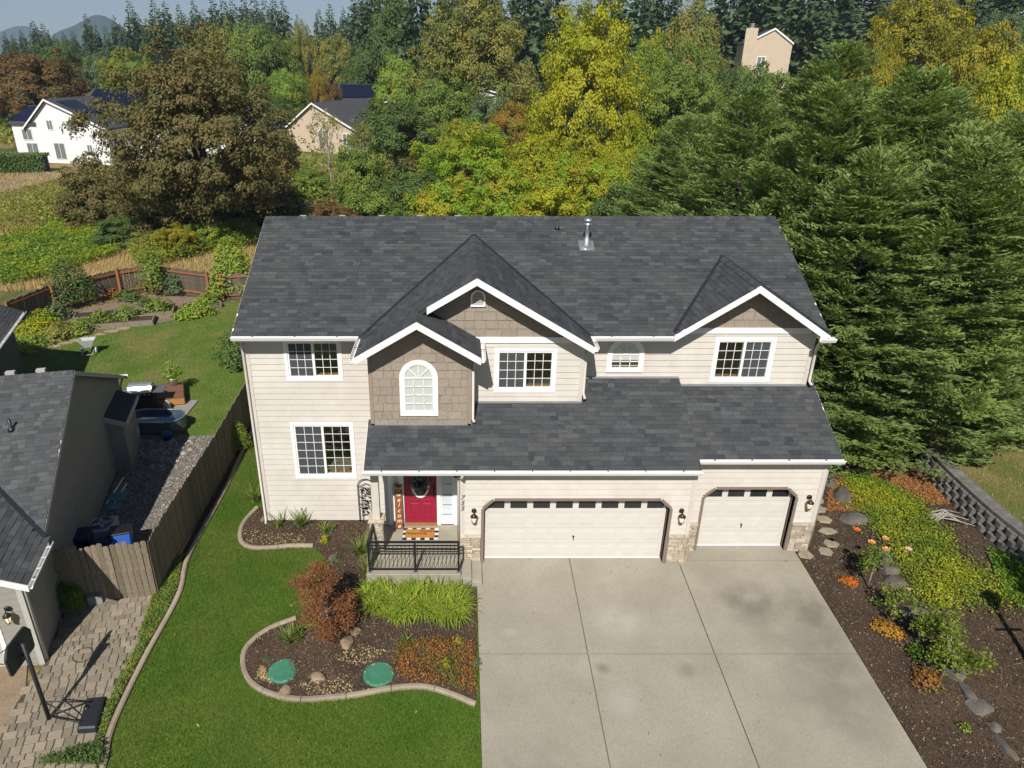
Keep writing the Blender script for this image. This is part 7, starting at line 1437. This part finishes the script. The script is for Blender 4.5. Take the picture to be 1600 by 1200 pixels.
# ================================================================== far houses
WSID = flat('white_siding', (.72, .72, .72), .6, var=.03); SOLAR = flat('solar_panel', (.006, .008, .022), .15, .6); FROOF = flat('far_roof', (.055, .057, .062), .9, var=.25, scale=4); BEIGE = flat('beige_siding', (.52, .42, .31), .7); OLIV = flat('olive_siding', (.33, .30, .16), .7); WPANE = flat('far_pane', (.16, .18, .16), .2, .5)
def far_house(name, label, loc, rz, wd, dp, zw, zr, wall, wins, solar=(), roofc=None, ov=.4, ridge=None, extra=None):
    """gable end (width wd) faces local -y; ridge runs back along y"""
    o = thing(name, label, 'house', loc, rz); M = Matrix.Translation(loc) @ Matrix.Rotation(rz, 4, 'Z'); rx = ridge if ridge is not None else 0
    MB().prism([(-wd / 2, 0, -1), (wd / 2, 0, -1), (wd / 2, 0, zw), (rx, 0, zr), (-wd / 2, 0, zw)], (0, dp, 0)).build('wall', wall, o, M)
    pl = (zr - zw) / (wd / 2 + rx); pr = (zr - zw) / (wd / 2 - rx)
    rf = MB().prism([(rx, -ov, zr + .02), (-wd / 2 - ov, -ov, zw - ov * pl + .02), (-wd / 2 - ov, -ov, zw - ov * pl + .2), (rx, -ov, zr + .22)], (0, dp + 2 * ov, 0)); rf.prism([(rx + .001, -ov, zr + .02), (rx + .001, -ov, zr + .22), (wd / 2 + ov, -ov, zw - ov * pr + .2), (wd / 2 + ov, -ov, zw - ov * pr + .02)], (0, dp + 2 * ov, 0)); rfo = rf.build('roof', roofc or FROOF, o, M)
    for sx, s_ in ((-1, pl), (1, pr)): MB().prism([(rx, -ov - .05, zr + .22), (sx * (wd / 2 + ov), -ov - .05, zw - ov * s_ + .2), (sx * (wd / 2 + ov), -ov - .05, zw - ov * s_ - .05), (rx, -ov - .05, zr - .03)], (0, .045, 0)).build('rake_board', WHITE, o, M)
    for (x, z, w_, h_) in wins:
        f = MB().box((x - w_ / 2 - .1, -.06, z - .1), (x + w_ / 2 + .1, -.01, z + h_ + .1)).build('window', WHITE, o, M); MB().box((x - w_ / 2, -.08, z), (x - .04, -.061, z + h_)).build('pane', WPANE, f, M); MB().box((x + .04, -.08, z), (x + w_ / 2, -.061, z + h_)).build('pane', WPANE, f, M)
    for (sx, f0, f1, y0, y1) in solar:
        s_ = pl if sx < 0 else pr; e0 = rx + sx * f0; e1 = rx + sx * f1
        zz = lambda x: zr - abs(x - rx) * s_ + .24
        MB().hexa([(e0, y0, zz(e0)), (e1, y0, zz(e1)), (e1, y1, zz(e1)), (e0, y1, zz(e0)), (e0, y0, zz(e0) + .08), (e1, y0, zz(e1) + .08), (e1, y1, zz(e1) + .08), (e0, y1, zz(e0) + .08)]).build('solar_panel', SOLAR, rfo, M)
    return o, M
# white house: gable faces the camera, long right slope, higher roof with panels behind
wb = G(65, 262); WHM = 11.5
o, M = far_house('white_house', 'large white house with solar panels on the roof at upper left', (wb[0] + 2.2, wb[1] + 4, -.3), radians(-14), 12.5, 9, 4.6, 8.0, WSID, [(-6.4, 3.0, 1.5, 1.3), (-2.4, 4.4, .8, 1.1), (1.2, 4.2, 1.6, 1.3), (-6.0, .6, 1.7, 1.9), (-1.6, .6, 1.6, 2.0), (3.2, 1.2, .7, 1.3)], [(1, 1.0, 4.6, .8, 4.2)], ridge=-2.2)
MB().prism([(-9.0, -.3, 4.9), (-4.6, -.3, 4.9), (-4.6, 4.0, 6.9), (-9.0, 4.0, 6.9)], (0, 0, .2)).build('roof', FROOF, o, M); MB().box((-8.7, .01, -1), (-5.5, 8, 4.95)).build('wall', WSID, o, M); MB().prism([(-8.8, .1, 5.3), (-5.2, .1, 5.3), (-5.2, 3.6, 6.95), (-8.8, 3.6, 6.95)], (0, 0, .1)).build('solar_panel', SOLAR, o, M)
MB().prism([(-5.5, 5, 5.2), (12, 5, 5.2), (12, 10.5, 8.9), (-3.0, 10.5, 8.9)], (0, 0, .2)).build('roof', FROOF, o, M); MB().box((3.5, 6, -1), (11.5, 13, 5.2)).build('wall', WSID, o, M)
for x0, x1, t0, t1 in ((-2.6, 11, .52, .97), (3.2, 10, .28, .5), (4.2, 7, .1, .26)):
    f = lambda t_: (5 + 5.5 * t_, 5.2 + 3.7 * t_ + .22); a, b = f(t0), f(t1); MB().hexa([(x0, a[0], a[1]), (x1, a[0], a[1]), (x1, b[0], b[1]), (x0, b[0], b[1]), (x0, a[0], a[1] + .08), (x1, a[0], a[1] + .08), (x1, b[0], b[1] + .08), (x0, b[0], b[1] + .08)]).build('solar_panel', SOLAR, o, M)
hb = G(25, 268); tag(link('clipped_hedge', None, None, Matrix.Translation(tuple(hb))), 'clipped dark green hedge in front of the white house', 'hedge')
n = 9000; P = np.stack([RNG.uniform(-9, 4.2, n), RNG.uniform(-1, 1, n), RNG.uniform(0, 2.0, n)], 1); P[:, 1] = np.where(RNG.random(n) < .5, -1 + RNG.normal(0, .06, n), P[:, 1]); P[:, 2] = np.where((P[:, 1] > -.9), 2.0 + RNG.normal(0, .06, n), P[:, 2]); Nn = RNG.normal(0, .5, (n, 3)); Nn[:, 1] -= .5; Nn[:, 2] += .5
hob = bpy.data.objects['clipped_hedge']; leaf_obj('foliage', P, np.cross(Nn, RNG.normal(0, 1, (n, 3))), Nn, .3, .2, LM['dkgreen'], hob, Matrix.Translation(tuple(hb))); MB().box((-9, -.8, 0), (4, .8, 1.8)).build('stem', BARK, hob, Matrix.Translation(tuple(hb)))
tag(sheet('dirt_path', gp((0, 283), (60, 268), (100, 272), (105, 285), (40, 312), (0, 335)), flat('dirt', (.20, .16, .115), .95, var=.2, scale=.6, bmp=.4, bscale=6), .1, 2), 'bare dirt track beside the white house', kind='structure')
tb = G(500, 240); far_house('tan_house', 'tan single-storey house with grey roof among the trees', (tb[0] + .3, tb[1] + 1, -.3), radians(-28), 13.4, 15, 3.3, 6.9, BEIGE, [(0.2, 1.2, 1.5, 2.0), (4.6, 1.3, 1.2, 1.6)], ridge=-1.2)
p = onY(565, 150, 122); o, M = far_house('olive_house', 'olive house with solar panels covering its front roof', (p[0] + 2.5, 122, -.3), 0, 15, 10, 6.0, 6.01, OLIV, [])
MB().prism([(-8, -.8, 6.0), (8, -.8, 6.0), (7.2, 4.6, 8.6), (-7.2, 4.6, 8.6)], (0, 0, .2)).build('roof', FROOF, o, M); MB().prism([(-7.2, -.1, 6.6), (7, -.1, 6.6), (6.6, 4.2, 8.65), (-6.8, 4.2, 8.65)], (0, 0, .1)).build('solar_panel', SOLAR, o, M); MB().box((-8, -.95, 5.85), (8, -.8, 6.15)).build('gutter', WHITE, o, M)
p = onY(1190, 100, 95); far_house('hill_house', 'beige house with wide chimney on the hill at upper right', (p[0] + .6, 95, p[2] - 6), radians(-14), 6.2, 12, 8.6, 10.4, BEIGE, [(-.7, 5.0, 1.0, 1.9)], ov=.15, ridge=.5)
o = bpy.data.objects['hill_house']; M = WM[o.name]; MB().box((-3.4, -.8, -3), (-1.8, -.005, 10.6)).build('chimney', BEIGE, o, M); MB().lathe([(.25, 0), (.25, .5), (.35, .55)], (-2.6, -.4, 10.6), 10).build('chimney_pot', WHITE, o, M)
p = onY(1600, 20, 118); o, M = far_house('blue_roof_house', 'house with slate blue roof at the top right corner', (p[0] + 5, 118, p[2] - 6), radians(-20), 12, 12, 5.4, 8.6, flat('slate_blue_wall', (.10, .13, .18), .6), [(0, 2, 1, 1)], roofc=flat('slate_blue_roof', (.05, .07, .11), .5))
p = onY(700, 135, 128); far_house('pale_house', 'pale house mostly hidden behind the central trees', (p[0] + 3, 128, -.3), 0.1, 18, 10, 6.5, 8.6, WSID, [(-5, 3.5, 1.5, 1.5), (2, 3.5, 1.5, 1.5)])
p = onY(395, 175, 92); far_house('hidden_white_house', 'white house half hidden behind the oak', (p[0] - 4, 92, -.3), -.2, 9, 9, 3.6, 6.2, WSID, [(-2, 1, 1.5, 1.5), (2, 1, 1.5, 1.5)])
# ================================================================== off-frame lamp and tree whose shadows lie on the bank
lp = thing('street_lamp', 'black street lamp whose shadow lies across the mulch bank', 'street lamp', (12.7, -6.0, float(H(12.7, -6.0))))
MB().tube([(12.7, -6, -.5), (12.7, -6, 3.0), (12.7, -6, 4.1)], [.09, .06, .05], 10).build('pole', BLACK, lp); MB().lathe([(.1, 4.1), (.2, 4.4), (.22, 4.45), (.05, 4.65)], (12.7, -6, 0), 10).build('lamp_head', BLACK, lp); MB().bar((12.4, -6, 3.3), (13.0, -6, 3.3), .04).build('crossbar', BLACK, lp)
tree('broadleaf_tree', 'broadleaf tree whose shade falls over the retaining wall end', 'round', 'green', 15.3, -5.4, .6, 6.2, 2.8)
# hills
hm, t, p = nodes('hill_forest', .95, .05); t.links.new(ramp(t, noise(t, texco(t), .02, 6), [(.3, (.012, .028, .014)), (.7, (.028, .05, .022))]), p.inputs['Base Color'])
def hill(name, px, ytop, wpx, Y, label):
    c = onY(px, ytop, Y); dep = (c - CAM) @ _F; R_ = wpx * dep / 1109 / 2; n = 60; xs_ = np.linspace(-1, 1, n); X_, Y_ = np.meshgrid(xs_, xs_); r_ = np.sqrt(X_ ** 2 + Y_ ** 2); Z_ = (c[2] + 20) * np.clip(1 - r_ ** 2, 0, 1) ** 1.5 * (1 + .12 * np.sin(X_ * 7) * (1 - r_)) - 20
    V = np.stack([c[0] + X_ * R_, Y + Y_ * R_ * .8, Z_ + RNG.normal(0, .6, Z_.shape) * (Z_ > 0)], -1).reshape(-1, 3); i = np.arange(n - 1)[:, None] * n + np.arange(n - 1)[None]; o = link(name, fastmesh(name, V, np.stack([i, i + 1, i + n + 1, i + n], -1).reshape(-1, 4), hm)); tag(o, label, kind='structure')
hill('hill', 140, 28, 240, 2600, 'wooded blue hill on the horizon'); hill('hill', 330, 36, 260, 3200, 'low wooded ridge behind the firs'); hill('hill', 20, 44, 260, 3400, 'low wooded ridge at the far left'); hill('hill', 600, 30, 300, 3000, 'low wooded ridge behind the centre firs')

# ================================================================== haze
hz = MB().box((-2700, -60, -40), (2700, 4600, 330)).build('haze', None); hz.data.materials.clear(); tag(hz, 'thin blue air between the camera and hills', kind='stuff')
m = bpy.data.materials.new('haze_air'); m.use_nodes = True; t = m.node_tree; t.nodes.remove(t.nodes['Principled BSDF']); pv_ = t.nodes.new('ShaderNodeVolumePrincipled')
pv_.inputs['Color'].default_value = (0.6, 0.76, 1.0, 1); pv_.inputs['Density'].default_value = 0.0002; t.links.new(pv_.outputs[0], t.nodes['Material Output'].inputs['Volume']); hz.data.materials.append(m)
